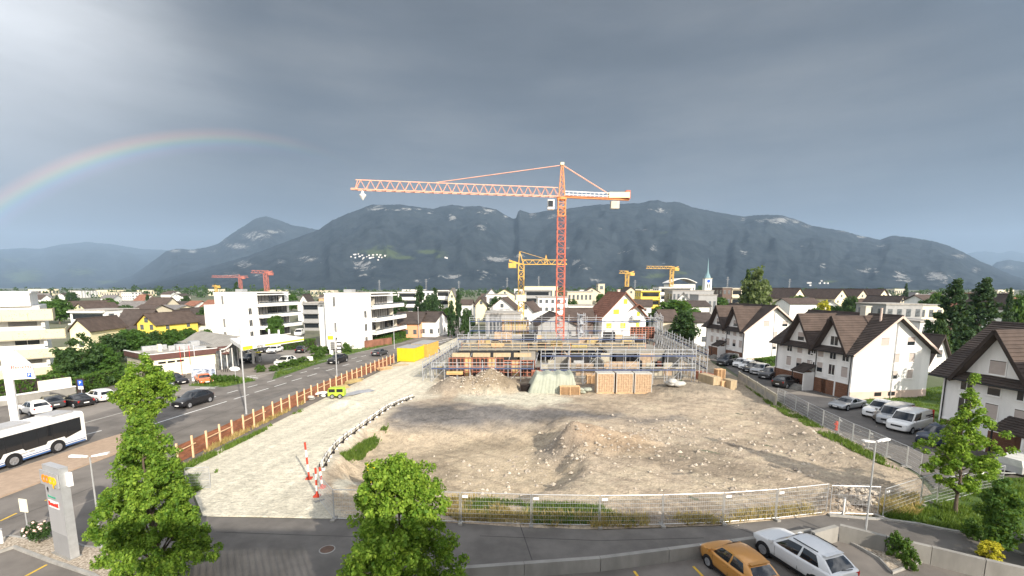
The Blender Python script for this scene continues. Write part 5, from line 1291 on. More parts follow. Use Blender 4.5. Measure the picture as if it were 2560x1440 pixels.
    for x in (fx, rx):
        for s in (-1, 1):
            a_ = MB().lathe([(wr + .06, -.004), (wr + .06, .012)], 20).build('wheel_arch', M_black, T); a_.location = (x, s * (hw * 1.0 + .004), wr + .01); a_.rotation_euler = (R(90) * -s, 0, 0)
            add_wheel(T, x, s * (hw * 1.0 - .075), wr, .22)
    for s in (-1, 1):
        MB().cbox((L / 2 - .13, s * hw * .66, hood - .24), (.20, .34, .13)).build('headlight', M_light, T); MB().cbox((-L / 2 + .06, s * hw * .74, boot - .18), (.10, .26, .22)).build('tail_light', M_tail, T)
    MB().cbox((L / 2 - .03, 0, hood - .36), (.06, W * .46, .16)).build('grille', M_black, T); MB().cbox((L / 2 - .01, 0, .42), (.05, .5, .11)).build('number_plate', M_frame, T); MB().cbox((-L / 2 + .0, 0, .62), (.05, .5, .11)).build('number_plate', M_frame, T)
    if detail:
        for s in (-1, 1):
            for xx in (xw0 - .25, xm + .1, xr0 + .75): MB().box((xx - .008, s * hw * 1.008 - .012, gc + .2), (xx + .008, s * hw * 1.008 + .012, zb_ - .06)).build('door_seam', M_black, T)
            for xx in (xm + .35, xr0 + .95): MB().cbox((xx, s * (hw * 1.012), zb_ - .14), (.2, .04, .035)).build('door_handle', col, T)
            MB().box((-L / 2 + .3, s * hw * 1.0 - .02, gc), (L / 2 - .35, s * hw * 1.0 + .016, gc + .14)).build('cladding', M_black, T)
        MB().box((-L / 2 - .012, -hw * .7, boot - .42), (-L / 2 + .06, hw * .7, boot - .40)).build('tailgate_seam', M_black, T); MB().bar((xr1 - .02, -yt * .85, zr - .05), (xr1 - .02, yt * .85, zr - .05), .2, .03).build('spoiler', col, T)
        MB().bar((xr0 - .10, -.4, zbr + .14), (xr0 - .06, .25, zbr + .2), .03).build('rear_wiper', M_black, T)
        MB().box((-L / 2 + .02, -hw * .8, .30), (-L / 2 - .01, hw * .8, .46)).build('bumper_trim', M_black, T)
    MB().box((-L / 2 + .5, -hw * .985, gc - .02), (L / 2 - .5, hw * .985, gc + .05)).build('sill', M_black, T)
    return T


white = paint('white', (.74, .74, .73)); blk = paint('black', (.012, .012, .014)); dgr = paint('dark_grey', (.045, .048, .053)); sil = paint('silver', (.40, .41, .42), .4); brn = paint('brown', (.19, .165, .14), .3); orn = paint('orange', (.62, .13, .02)); amb = paint('copper', (.55, .26, .06), .3); nvy = paint('navy', (.02, .03, .055)); wh2 = paint('pearl', (.62, .63, .64))
rd = Vector((.18, .98, 0))


def on_lane(u, v, away): c = G(u, v); s = 1 if away else -1; return c + rd * s * 2, c - rd * s * 2


def pp(fu, fv, ru, rv): return G(fu, fv), G(ru, rv)


rr_cars = {'white sport utility car in the near car park beside the orange compact'}
cars = [
    ('suv', 'black sport utility car driving towards the viewer on the main road', on_lane(484, 1012, False), blk),
    ('suv', 'black sport utility car on the road behind the slim lamp', on_lane(845, 907, False), blk),
    ('sedan', 'dark car on the road half hidden behind the orange fence', on_lane(950, 888, True), dgr),
    ('coupe', 'orange sports car parked under the billboard', pp(520, 962, 503, 950), orn),
    ('estate', 'black estate car parked beside the cafe hedge', pp(466, 963, 410, 954), blk),
    ('sedan', 'dark blue car parked in front of the black estate', pp(420, 973, 383, 961), nvy),
    ('estate', 'white estate car parked behind the round tree', pp(218, 995, 280, 1006), white),
    ('sedan', 'black saloon parked next to the white estate car', pp(163, 1008, 222, 1019), blk),
    ('hatch', 'dark hatchback parked by the low white wall', pp(108, 1012, 148, 1026), dgr),
    ('small', 'small white car parked just behind the bus roof', pp(64, 1028, 116, 1040), white),
    ('sedan', 'white saloon parked before the station hedge', pp(673, 885, 701, 877), white),
    ('hatch', 'black hatchback parked right of the white saloon at the station', pp(764, 876, 744, 886), blk),
    ('suv', 'white car leaving the forecourt between round bushes', pp(696, 918, 731, 908), white),
    ('suv', 'black car refuelling at the front pump', pp(612, 909, 640, 901), blk),
    ('hatch', 'black car standing at the far pumps', pp(652, 884, 668, 876), blk),
    ('van', 'white van standing beside the station shop', pp(612, 880, 630, 873), white),
    ('hatch', 'white car parked before the white garage at the right rear', pp(1755, 851, 1733, 852), white),
    ('van', 'dark van parked first in the row by the farthest gabled house', pp(1800, 915, 1836, 908), dgr),
    ('hatch', 'white hatchback parked second in the row along the side street', pp(1838, 921, 1866, 912), white),
    ('hatch', 'white car parked third in the row along the side street', pp(1851, 927, 1884, 917), white),
    ('estate', 'black car parked fourth in the row along the side street', pp(1862, 933, 1900, 923), blk),
    ('suv', 'silver car parked fifth in the row along the side street', pp(1878, 941, 1922, 928), sil),
    ('suv', 'grey sport utility car parked last in the row along the side street', pp(1902, 951, 1945, 939), dgr),
    ('suv', 'black car parked alone before the steps of the middle house', pp(1985, 962, 1944, 970), blk),
    ('coupe', 'silver grey saloon parked across from the gabled house', pp(2082, 1025, 2150, 1014), sil),
    ('pickup', 'white pickup truck parked left of the vans', pp(2166, 1050, 2238, 1029), white),
    ('suv', 'old brown off-roader squeezed between pickup and silver van', pp(2194, 1062, 2256, 1040), brn),
    ('suv', 'dark car half hidden behind the maple crown', pp(2312, 1118, 2372, 1096), nvy),
    ('small', 'copper orange compact car in the near car park', pp(1806, 1412, 1880, 1472), amb),
    ('suv', 'white sport utility car in the near car park beside the orange compact', pp(1948, 1386, 2060, 1456), wh2),
]
for kd, lb, (f_, r_), cl in cars: car(kd, lb, f_, r_, cl, roof_rails=lb in rr_cars, detail='near car park' in lb)
sv_ = car('van', 'silver passenger van parked beside the white work van', G(2204, 1071), G(2268, 1045), sil, cat='van', name='van')
wv = car('van', 'white work van with dark lettering and red rear corner', G(2234, 1083), G(2306, 1064), white, cat='van', name='van', solid=True)
MB().box((-2.50, -.93, .35), (-2.46, .93, 1.9)).build('red_rear_panel', paint('red', (.45, .02, .02)), wv)
MB().box((-2.2, .97, 1.45), (-.7, .985, 1.56)).box((-2.2, .97, 1.25), (-1.3, .985, 1.36)).build('side_lettering', M_dark, wv)
car('van', 'white van parked beyond the station canopy', G(742, 842), G(756, 836), white, cat='van', name='van', solid=True)

# ---- city bus
bf = Vector((-.18, -.98, 0)); fw, rw = G(37, 1167), G(147, 1131)
ax = (fw - rw).normalized(); side = Vector((-ax.y, ax.x, 0))
if side.dot(Vector((1, -1, 0))) < 0: side = -side
cb = (fw + rw) / 2 - side * 1.25
hB = math.atan2(ax.y, ax.x); BUS = thing('city_bus', 'white city bus with dark windows and blue stripes at left edge', 'bus', (cb.x, cb.y, 0), hB)
wb = (fw - rw).length; x0, x1 = -wb / 2 - 2.4, wb / 2 + 2.7; hw = 1.25; HB = 3.0
M_bus = paint('bus_white', (.76, .76, .74)); M_busb = paint('bus_blue', (.05, .12, .30))
b = MB(); prof = [(-hw, .32), (-hw, HB - .28), (-hw + .10, HB - .08), (-hw + .3, HB), (hw - .3, HB), (hw - .10, HB - .08), (hw, HB - .28), (hw, .32)]
b.extrude([(x0, y, z) for y, z in prof], (x1 - x0, 0, 0)); b.build('body', M_bus, BUS)
for s in (-1, 1):
    yy = s * (hw + .012)
    pts = [(x0 + .35, 1.35), (x0 + 1.7, 1.02), (-wb / 2 - .75, 1.02), (-wb / 2 - .6, 1.22), (-wb / 2 + .7, 1.22), (-wb / 2 + .85, 1.0), (wb / 2 - .85, 1.0), (wb / 2 - .7, 1.22), (wb / 2 + .6, 1.22), (wb / 2 + .8, .9), (x1 - .05, .9), (x1 - .05, 2.55), (x0 + .35, 2.55)]
    MB().extrude([(x, yy, z) for x, z in pts], (0, -s * .02, 0)).build('window_band', M_cglass, BUS)
    n = 7
    for i in range(1, n):
        x = x0 + .35 + (x1 - x0 - .4) * i / n; MB().box((x - .02, yy - .006, 1.25), (x + .02, yy + .006, 2.5)).build('window_joint', M_black, BUS)
    for zz, z2 in ((.33, .46), (.54, .60)): MB().box((x0 + .1, yy - .01, zz), (x1 - .1, yy + .004, z2)).build('blue_stripe', M_busb, BUS)
    for x in (-wb / 2, wb / 2):
        a_ = MB().lathe([(.60, -.004), (.60, .02)], 22).build('wheel_arch', M_black, BUS); a_.location = (x, s * (hw + .003), .5); a_.rotation_euler = (R(90) * -s, 0, 0); add_wheel(BUS, x, s * (hw - .105), .48, .3)
MB().box((x1, -1.1, .9), (x1 + .02, 1.1, 2.5)).build('windscreen', M_cglass, BUS); MB().box((x0 - .02, -1.0, 1.5), (x0, 1.0, 2.5)).build('rear_window', M_cglass, BUS)
for (a, c_) in ((x0 + .5, x0 + 2.2), (x1 - 4.5, x1 - 1.5)): MB().box((a, -.85, HB), (c_, .85, HB + .16)).build('roof_unit', M_alu, BUS)
for x in (-1.2, 1.4): MB().box((x, -.4, HB), (x + .8, .4, HB + .06)).build('roof_hatch', M_frame, BUS)
for s in (-1, 1): MB().cbox((x0 - .01, s * 1.1, .9), (.06, .16, .5)).build('tail_light', M_tail, BUS)
MB().box((.1, hw + .004, .76), (.5, hw + .016, .90)).box((.62, hw + .004, .78), (1.7, hw + .016, .87)).build('side_mark', M_alu, BUS)
MB().box((.1, -hw - .016, .76), (.5, -hw - .004, .90)).box((.62, -hw - .016, .78), (1.7, -hw - .004, .87)).build('side_mark', M_alu, BUS)

# ---- covered trailer at right
tp0 = G(2540, 1185); TR = thing('covered_trailer', 'small trailer with pale tarpaulin cover at right edge', 'trailer', (tp0.x, tp0.y, 0), R(20))
MB().box((-1.3, -.8, .45), (1.3, .8, .95)).build('body', M_alu, TR); MB().extrude([(-1.32, -.82, .95), (-1.32, .82, .95), (-1.32, .7, 1.45), (-1.32, -.7, 1.45)], (2.64, 0, 0)).build('tarpaulin', mat('pale_tarpaulin', (.50, .50, .47), .8, var=.12), TR)
for s in (-1, 1): add_wheel(TR, 0, s * .85, .28, .16)
MB().bar((-1.3, -.5, .45), (-2.4, 0, .45), .07).bar((-1.3, .5, .45), (-2.4, 0, .45), .07).build('drawbar', M_steel, TR)
gb = G(2505, 1172); GBX = thing('dark_storage_box', 'black storage box before the garages of the nearest house', 'box', gb, R(10)); MB().box((-.8, -.5, 0), (.8, .5, .95)).build('box', M_black, GBX); MB().extrude([(-.85, -.55, .95), (.85, -.55, .95), (.85, .55, 1.1), (-.85, .55, 1.1)], (0, 0, .05)).build('lid', M_black, GBX)
# ================================================================ trees, hedges, grass
L_lime = leafmat('bright_maple_leaf', (.05, .125, .010), (.14, .26, .022), (.32, .44, .055))
L_t1 = leafmat('maple_leaf', (.035, .095, .010), (.11, .22, .022), (.28, .40, .05))
L_mid = leafmat('green_leaf', (.028, .075, .014), (.05, .115, .02), (.085, .165, .03))
L_dark = leafmat('dark_green_leaf', (.016, .042, .012), (.028, .065, .016), (.05, .095, .025), .2)
L_con = leafmat('conifer_needles', (.012, .034, .014), (.022, .052, .018), (.042, .085, .025), .12)
L_yel = leafmat('yellow_leaf', (.35, .32, .02), (.50, .45, .03), (.60, .52, .05))
L_box = leafmat('hedge_leaf', (.030, .075, .012), (.05, .11, .015), (.085, .15, .02), .2)
L_olive = leafmat('willow_leaf', (.06, .09, .03), (.10, .135, .05), (.15, .18, .07))
L_dry = leafmat('dry_grass', (.30, .22, .08), (.42, .31, .12), (.52, .40, .18), .3)
L_grass = leafmat('grass_blade', (.05, .10, .015), (.09, .16, .025), (.16, .22, .04), .3)
M_bark = mat('bark', (.11, .085, .065), .95, var=.3, scale=4, stretch=(1, 1, .3), bump=.5, bscale=18)


def leaves(centers, radii, n, size, seed, m, up=.35, droop=0., squash=.8):
    """leaf-sized folded quads scattered through clumps"""
    rg = np.random.RandomState(seed); centers = np.array(centers); k = len(centers)
    idx = rg.randint(0, k, n); d = rg.randn(n, 3); d /= np.linalg.norm(d, axis=1)[:, None]
    rr = np.array(radii)[idx] * rg.rand(n) ** .42; p = centers[idx] + d * rr[:, None] * np.array([1, 1, squash])
    nm = d * .7 + rg.randn(n, 3) * .55 + np.array([0, 0, up]); nm /= np.linalg.norm(nm, axis=1)[:, None]
    t1 = np.cross(nm, rg.randn(n, 3)); t1 /= np.linalg.norm(t1, axis=1)[:, None]; t1[:, 2] -= droop; t2 = np.cross(nm, t1)
    s = size * (.45 + 1.1 * rg.rand(n) ** 1.3)[:, None]
    a = p - t1 * s * .5; b = p + t2 * s * .42 + nm * s * .12; c = p + t1 * s * .6; e = p - t2 * s * .42 + nm * s * .12
    V = np.stack([a, b, c, e], 1).reshape(-1, 3); o = np.arange(n)[:, None] * 4; Fc = np.concatenate([o + np.array([0, 1, 2]), o + np.array([0, 2, 3])], 1).reshape(-1, 3)
    me = bpy.data.meshes.new('crown'); me.vertices.add(len(V)); me.vertices.foreach_set('co', V.reshape(-1))
    me.loops.add(len(Fc) * 3); me.polygons.add(len(Fc)); me.loops.foreach_set('vertex_index', Fc.reshape(-1)); me.polygons.foreach_set('loop_start', np.arange(len(Fc)) * 3)
    me.materials.append(m); me.update(calc_edges=True); return me


def crown_points(H, base, env, n, seed, irr=.25):
    """clump centres inside an envelope of (height fraction, radius)"""
    rg = np.random.RandomState(seed); hs = [e[0] for e in env]; rs = [e[1] for e in env]; out = []
    ph = rg.rand(3) * 6.28
    wts = np.interp(np.linspace(0, 1, 60), hs, rs); wts = wts / wts.sum()
    for i in range(n):
        f = (rg.choice(60, p=wts) + rg.rand()) / 60; r = np.interp(f, hs, rs); a = rg.rand() * 6.283
        lob = 1 + irr * (math.sin(2 * a + ph[0] + f * 5) * .5 + math.sin(3 * a + ph[1] - f * 9) * .5)
        q = r * lob * (.25 + .80 * rg.rand() ** .6); out.append((q * math.cos(a), q * math.sin(a), base + (H - base) * f))
    return out


def make_tree(name, label, H, base, env, ncl, clr, nl, leaf, seed, m, tr=.14, loc=(0, 0, 0), group=None, irr=.25, droop=0., cat='tree', lean=(0, 0), limbs=12, up=.35):
    T = thing(name, label, cat, loc, 0, group); pts = crown_points(H, base, env, ncl, seed, irr)
    pts = [(p[0] + lean[0] * p[2] / H, p[1] + lean[1] * p[2] / H, p[2]) for p in pts]
    rg = random.Random(seed); b = MB(); top = Vector((lean[0] * .8, lean[1] * .8, base + (H - base) * .8)); seg = 7; prev = Vector((0, 0, -.15)); pr = tr * 1.25
    sp = [prev]
    for i in range(1, seg + 1):
        f = i / seg; q = Vector((lean[0] * f * .8 + rg.uniform(-1, 1) * tr * .5, lean[1] * f * .8 + rg.uniform(-1, 1) * tr * .5, top.z * f)); r2 = tr * (1.05 - .9 * f); b.tube(prev, q, pr, 8, r2, caps=False); prev, pr = q, r2; sp.append(q)
    for p in rg.sample(pts, min(limbs, len(pts))):
        z = max(base * .75, p[2] - (Vector((p[0], p[1], 0)).length) * .9); z = min(z, top.z * .95); f = z / top.z; s0 = Vector((lean[0] * f * .8, lean[1] * f * .8, z)); mid = s0.lerp(Vector(p), .55) + Vector((0, 0, .1)); b.tube(s0, mid, tr * .42 * (1.1 - f * .6), 5, tr * .22, caps=False); b.tube(mid, p, tr * .22, 5, tr * .06, caps=False)
    b.build('trunk', M_bark, T, True)
    rr = [clr * (.7 + .6 * rg.random()) for _ in pts]
    link('crown', leaves(pts, rr, nl, leaf, seed, m, up, droop), T); return T


def at(u, v, vtop=None):
    p = G(u, v); return p if vtop is None else (p, P(u, vtop, p.y).z)


# near trees
p, H = at(400, 1478, 1028)
make_tree('young_maple', 'tall bright green maple in the left foreground beside the pylon', H, .9, [(0, 1.7), (.12, 2.1), (.35, 2.0), (.55, 1.55), (.75, .95), (.9, .45), (1, .1)], 620, .27, 82000, .09, 11, L_t1, .16, p, droop=.35, irr=.3, lean=(.0, 0))
T1 = bpy.data.objects['young_maple']
p, H = at(1005, 1565, 1142)
make_tree('young_maple', 'lime green maple at the bottom centre before the mesh fence', H, 1.2, [(0, .9), (.15, 1.6), (.4, 2.15), (.62, 1.9), (.8, 1.35), (.92, .9), (1, .3)], 460, .29, 60000, .1, 5, L_lime, .13, p, droop=.3, irr=.6)
p, H = at(378, 1103, 893)
make_tree('round_maple', 'round-headed light green tree on the traffic island', H, 2.2, [(0, .7), (.2, 1.75), (.45, 2.05), (.7, 1.7), (.88, 1.0), (1, .3)], 150, .42, 17000, .17, 8, L_lime, .12, (p.x, p.y, .12), irr=.3)
p, H = at(2388, 1285, 935)
make_tree('young_maple', 'slender young maple on the lawn before the nearest gabled house', H, 1.7, [(0, .8), (.12, 1.5), (.28, 1.75), (.48, 1.15), (.62, .75), (.78, .32), (1, .08)], 190, .28, 17000, .125, 21, L_lime, .10, p, irr=.55, droop=.1, up=.6)
p, H = at(2492, 1385, 1200)
make_tree('young_tree', 'bushy green young tree at the right edge beside the wall', H, .5, [(0, .4), (.25, .75), (.55, .85), (.8, .6), (1, .15)], 90, .28, 7500, .13, 31, L_mid, .07, p, irr=.4)
# prototypes for the trees further back, copied below
PROTO = {
    'broad': lambda lb, loc, g: make_tree('broadleaf_tree', lb, 9., 1.6, [(0, 2.0), (.3, 3.6), (.6, 3.7), (.85, 2.2), (1, .5)], 90, 1.1, 5200, .55, 41, L_mid, .22, loc, g),
    'dark': lambda lb, loc, g: make_tree('broadleaf_tree', lb, 9., 1.2, [(0, 2.4), (.3, 3.5), (.6, 3.3), (.85, 2.2), (1, .6)], 90, 1.1, 5200, .5, 43, L_dark, .22, loc, g),
    'conifer': lambda lb, loc, g: make_tree('conifer', lb, 14., .5, [(0, 3.2), (.15, 3.1), (.45, 2.2), (.75, 1.1), (.92, .4), (1, .05)], 230, .5, 13000, .3, 47, L_con, .25, loc, g, irr=.35, droop=.3, limbs=20),
    'poplar': lambda lb, loc, g: make_tree('columnar_tree', lb, 12., .5, [(0, 1.2), (.2, 1.9), (.6, 1.7), (.9, .9), (1, .2)], 90, .7, 5000, .4, 53, L_con, .2, loc, g, irr=.3),
    'willow': lambda lb, loc, g: make_tree('tall_tree', lb, 14., 1.0, [(0, 3.2), (.3, 4.0), (.6, 3.3), (.85, 1.8), (1, .3)], 120, 1.1, 8000, .5, 57, L_olive, .3, loc, g, irr=.3, droop=.4),
    'bush': lambda lb, loc, g: make_tree('bush', lb, 2., .1, [(0, 1.0), (.4, 1.25), (.8, .9), (1, .4)], 46, .35, 2200, .2, 61, L_box, .05, loc, g, irr=.15, cat='bush', limbs=4),
    'yellow': lambda lb, loc, g: make_tree('yellow_tree', lb, 6., .8, [(0, 1.6), (.4, 2.3), (.8, 1.6), (1, .4)], 60, .7, 3000, .4, 67, L_yel, .15, loc, g),
}
BASEH = {'broad': 9., 'dark': 9., 'conifer': 14., 'poplar': 12., 'willow': 14., 'bush': 2., 'yellow': 6.}
BASEW = {'broad': 8.6, 'dark': 8.2, 'conifer': 6.6, 'poplar': 4.4, 'willow': 8.6, 'bush': 2.9, 'yellow': 5.2}
_pt = {}


def plant(kind, label, u, d, vtop, wpx, group='trees of the town', z=0.):
    """a tree of the kind with its top at (u, vtop) and its crown wpx wide, d metres ahead"""
    p = P(u, vtop, d); h = max(1., p.z - z); wd = wpx * d / F
    if kind not in _pt: o = PROTO[kind](label, (0, 0, 0), group); _pt[kind] = o
    else: o = copy_tree(_pt[kind])
    s = h / BASEH[kind]; sw = wd / BASEW[kind]
    place(o, (p.x, d, z), (u * 7.31) % 6.28, label, group, (sw, sw, s)); return o


for a in [('willow', 'tall olive green tree left of the gabled houses, beside the church', 1895, 150, 672, 88), ('conifer', 'dark conifer at the left flank of the tall olive tree', 1872, 156, 668, 44),
          ('broad', 'broad green tree behind the scaffold at right', 1690, 150, 748, 105), ('dark', 'dark round tree beside the right rear scaffold tower', 1712, 112, 776, 76), ('dark', 'grey-green tree right beside the yellow-shuttered house', 1640, 135, 780, 62),
          ('conifer', 'left of two tall spruces behind the middle gabled house', 2393, 82, 690, 110), ('conifer', 'right of two tall spruces behind the middle gabled house', 2466, 90, 688, 105), ('conifer', 'thin dark spruce near the right edge', 2530, 105, 715, 32), ('broad', 'green tree at the right edge beyond the spruces', 2556, 110, 735, 60), ('dark', 'dark green bush under the left spruce', 2352, 80, 800, 50),
          ('yellow', 'bright yellow tree between the roofs of the gabled houses', 2062, 140, 752, 34), ('broad', 'green shrub behind the roof of the farthest gabled house', 2040, 128, 768, 50), ('dark', 'dark tree before the row of cream gables', 2130, 165, 742, 50), ('broad', 'light green tree at the foot of the cream gables', 2180, 150, 760, 40), ('conifer', 'small dark spruce above the row of cream gables', 2267, 330, 706, 18), ('broad', 'round tree beyond the new grey building', 2345, 170, 730, 44),
          ('poplar', 'thickest dark columnar tree left of the crane jib tip, by the road', 1048, 135, 712, 32), ('poplar', 'second dark columnar tree right of the thickest one', 1087, 150, 718, 20), ('poplar', 'slim columnar tree above the road bend', 1145, 150, 722, 17), ('poplar', 'low columnar cypress on the corner of the road bend', 1127, 128, 750, 20), ('dark', 'round dark bush tree beside the banner at the bend', 1168, 125, 772, 36),
          ('broad', 'round tree before the balconies of the left white block', 686, 112, 788, 48), ('broad', 'tree left of the cafe in the garden thicket', 330, 88, 822, 90), ('dark', 'dark tree at left of the garden thicket', 275, 84, 835, 80), ('broad', 'tree right of the garden thicket behind the cafe', 425, 98, 822, 60), ('dark', 'low tree behind the cafe roof', 380, 96, 828, 64), ('broad', 'small tree behind the curved metal roof', 468, 105, 820, 54), ('broad', 'green shrub before the white houses at left', 515, 112, 822, 30),
          ('poplar', 'dark columnar conifer left of the red crane mast', 590, 200, 704, 16), ('dark', 'dark tree at the left edge of the hedge by the apartment house', 0, 62, 965, 50)]:
    plant(*a)
sx_ = plant('dark', 'dark tree beyond the right edge whose shadow falls on the middle gable', 2640, 48, 740, 215); sx_.location = (60.5, 46.5, 0)
# the big shrub left of the cafe
for i, (u, v, vt, wd) in enumerate(((215, 965, 838, 120), (180, 962, 880, 70), (262, 958, 862, 80))):
    p, H = at(u, v, vt)
    make_tree('large_shrub', ['tallest feathery green shrub beside the cream apartment house', 'lower left feathery shrub at the corner of the cream balconies', 'lower right feathery shrub beside the parking sign'][i], H, .3, [(0, wd * p.y / F * .42), (.3, wd * p.y / F * .5), (.7, wd * p.y / F * .36), (1, .3)], 90, .7, 6500, .32, 71 + i, (L_dark, L_mid, L_mid)[i], .1, p, 'feathery shrubs by the apartment house', irr=.35, cat='shrub')
bushes = [(650, 930, 912, 26), (683, 928, 916, 24), (708, 920, 905, 30), (730, 915, 898, 34), (757, 908, 893, 30), (787, 899, 885, 26), (800, 893, 878, 30), (815, 884, 866, 40), (790, 882, 864, 40), (868, 880, 858, 32), (540, 958, 936, 34), (565, 957, 938, 34), (587, 955, 940, 26), (1700, 968, 960, 20)]
for i, (u, v, vt, wp) in enumerate(sorted(bushes)):
    p = G(u, v); plant('bush', 'clipped round bush, %s from the left along the filling station verge' % ORD[i] if u < 1000 else 'small weed bush before the brick stacks', u, p.y, vt, wp, 'round bushes by the road')


def hedge(label, a, b_, wd, h, m=None, seed=1, dens=150, leaf=.16, name='hedge'):
    a = Vector((a.x, a.y, 0)); b_ = Vector((b_.x, b_.y, 0)); L = (b_ - a).length; T = thing(name, label, 'hedge', a, math.atan2((b_ - a).y, (b_ - a).x))
    MB().box((.1, -wd / 2 + .12, 0), (L - .1, wd / 2 - .12, h - .12)).build('inner_twigs', M_trim, T)
    rg = np.random.RandomState(seed); n = int(dens * (L * h * 2 + L * wd)); pts = []
    f = rg.rand(n); c = np.stack([rg.rand(n) * L, (rg.rand(n) - .5) * wd, rg.rand(n) * h], 1); k = rg.rand(n); c[k < .4, 1] = -wd / 2; c[(k >= .4) & (k < .6), 1] = wd / 2; c[(k >= .6), 2] = h
    link('foliage', leaves(c, [.1] * n, n * 2, leaf, seed, m or L_box, .2), T); return T


hedge('tall clipped hedge along the street wall left of the parking sign', G(-60, 1005), G(190, 972), 1.3, 2.3, seed=2, dens=42, leaf=.22)
hedge('clipped hedge right of the parking sign', G(202, 985), G(288, 958), 1.2, 2.2, seed=3, dens=42, leaf=.22)
hedge('clipped hedge at the left corner of the cafe', G(372, 962), G(402, 955), 1.2, 2.4, seed=4, dens=50, leaf=.22)
hedge('long hedge behind the station car park', G(640, 876), G(790, 872), 1.6, 2.2, L_mid, seed=5, dens=30, leaf=.3)
hedge('long hedge beside the road past the white apartment block', G(930, 862), G(1035, 838), 1.6, 1.8, L_mid, seed=6, dens=26, leaf=.32)
hedge('bright clipped hedge before the orange and white houses', G(995, 838), G(1108, 826), 1.4, 1.9, L_lime, seed=7, dens=26, leaf=.32)
hedge('low hedge at the foot of the farthest gabled house', G(1890, 915), G(1968, 905), 1.4, 1.2, L_mid, seed=8, dens=40, leaf=.25)


def blades(name, label, areas, n, hmin, hmax, m, seed, cat='grass', zf=None):
    rg = np.random.RandomState(seed); V = []; Fc = []
    for (poly, wt) in areas:
        N_ = int(n * wt * 14); us = [p[0] for p in poly]; vs = [p[1] for p in poly]; u = rg.uniform(min(us), max(us), N_); v = rg.uniform(min(vs), max(vs), N_)
        ok = inpoly(u, v, poly, 1.) > .5; u, v = u[ok], v[ok]
        x_ = (u - 1280) / F; y_ = (720 - v) / F + math.tan(TILT) - 2 / F; k_ = -CH / (-_sT + y_ * _cT); gx = x_ * k_; gy = (_cT + y_ * _sT) * k_
        ok = fbm(gx * .55 + seed * 7, gy * .55, 3) > rg.uniform(.36, .60, len(gx)); gx, gy = gx[ok][:int(n * wt)], gy[ok][:int(n * wt)]; q = len(gx)
        if zf is None:
            ii = np.clip(np.searchsorted(ys, gy), 0, NR - 1); jj = np.clip(((gx - xl[ii]) / (xr[ii] - xl[ii]) * (NC - 1)).astype(int), 0, NC - 1); z = Z[ii, jj]
        else: z = np.full(q, zf)
        h = hmin + (hmax - hmin) * rg.rand(q); a = rg.rand(q) * 6.28; w_ = .02 + .025 * rg.rand(q) + gy * .0004; l = rg.randn(q, 2) * h[:, None] * .4
        A = np.stack([gx - w_ * np.cos(a), gy - w_ * np.sin(a), z - .02], 1); B = np.stack([gx + w_ * np.cos(a), gy + w_ * np.sin(a), z - .02], 1); Cc = np.stack([gx + l[:, 0], gy + l[:, 1], z + h], 1)
        o = len(V); V += np.stack([A, B, Cc], 1).reshape(-1, 3).tolist(); Fc += [(o + 3 * i, o + 3 * i + 1, o + 3 * i + 2) for i in range(q)]
    me = bpy.data.meshes.new(name); me.from_pydata(V, [], Fc); me.materials.append(m); o = stuff(link(name, me)); tag(o, label, cat); return o


blades('dry_grass', 'tall dry yellow grass at the foot of the orange fence', [([(448, 1150), (520, 1110), (640, 1055), (760, 998), (760, 1010), (640, 1070), (520, 1130), (460, 1165)], 1.0)], 5200, .15, .6, L_dry, 1, zf=0)
blades('dry_grass', 'dry grass tufts along the mesh fence by the near road', [([(1120, 1250), (1230, 1245), (1290, 1300), (1150, 1305), (1110, 1290)], .7), ([(1160, 1285), (1400, 1290), (1580, 1295), (1800, 1290), (2070, 1262), (2070, 1285), (1800, 1312), (1500, 1322), (1170, 1305)], 1.2), ([(2200, 1255), (2300, 1235), (2300, 1290), (2200, 1290)], .5)], 3400, .15, .6, L_dry, 2, zf=0)
blades('green_grass', 'green weeds growing inside the near mesh fence', [([(1330, 1262), (1500, 1268), (1590, 1312), (1330, 1312)], 1.4), ([(1150, 1240), (1330, 1262), (1330, 1300), (1150, 1295)], .6), ([(830, 1150), (880, 1110), (950, 1060), (985, 1052), (940, 1085), (870, 1140)], .9), ([(470, 1195), (545, 1180), (540, 1210), (480, 1235)], .5), ([(1860, 965), (1940, 1005), (2080, 1085), (2210, 1150), (2250, 1180), (2200, 1170), (2060, 1100), (1930, 1025)], 1.3)], 4200, .08, .4, L_grass, 3)
blades('green_grass', 'rough green grass on the lawn under the young maple', [([(2200, 1292), (2330, 1240), (2500, 1200), (2560, 1200), (2560, 1385), (2425, 1335), (2330, 1315)], 1.6), ([(448, 1170), (640, 1082), (770, 1015), (770, 1022), (640, 1090), (460, 1180)], .6)], 7000, .1, .4, L_grass, 4, zf=.02)
blades('green_grass', 'short grass of the lawn beside the parked vans', [([(2120, 1006), (2295, 975), (2380, 965), (2340, 1080), (2255, 1028), (2180, 1019)], 1.), ([(1930, 912), (1980, 893), (1966, 946), (1945, 946)], .4)], 5000, .08, .22, L_grass, 5, zf=.012)
blades('green_grass', 'tufts of grass on the verge beside the filling station', [([(560, 966), (470, 964), (520, 950), (600, 945), (640, 951)], .5), ([(690, 945), (700, 925), (850, 880), (1010, 847), (1090, 822), (1000, 856), (900, 879), (780, 914)], 1.)], 4000, .15, .5, L_grass, 6, zf=.01)
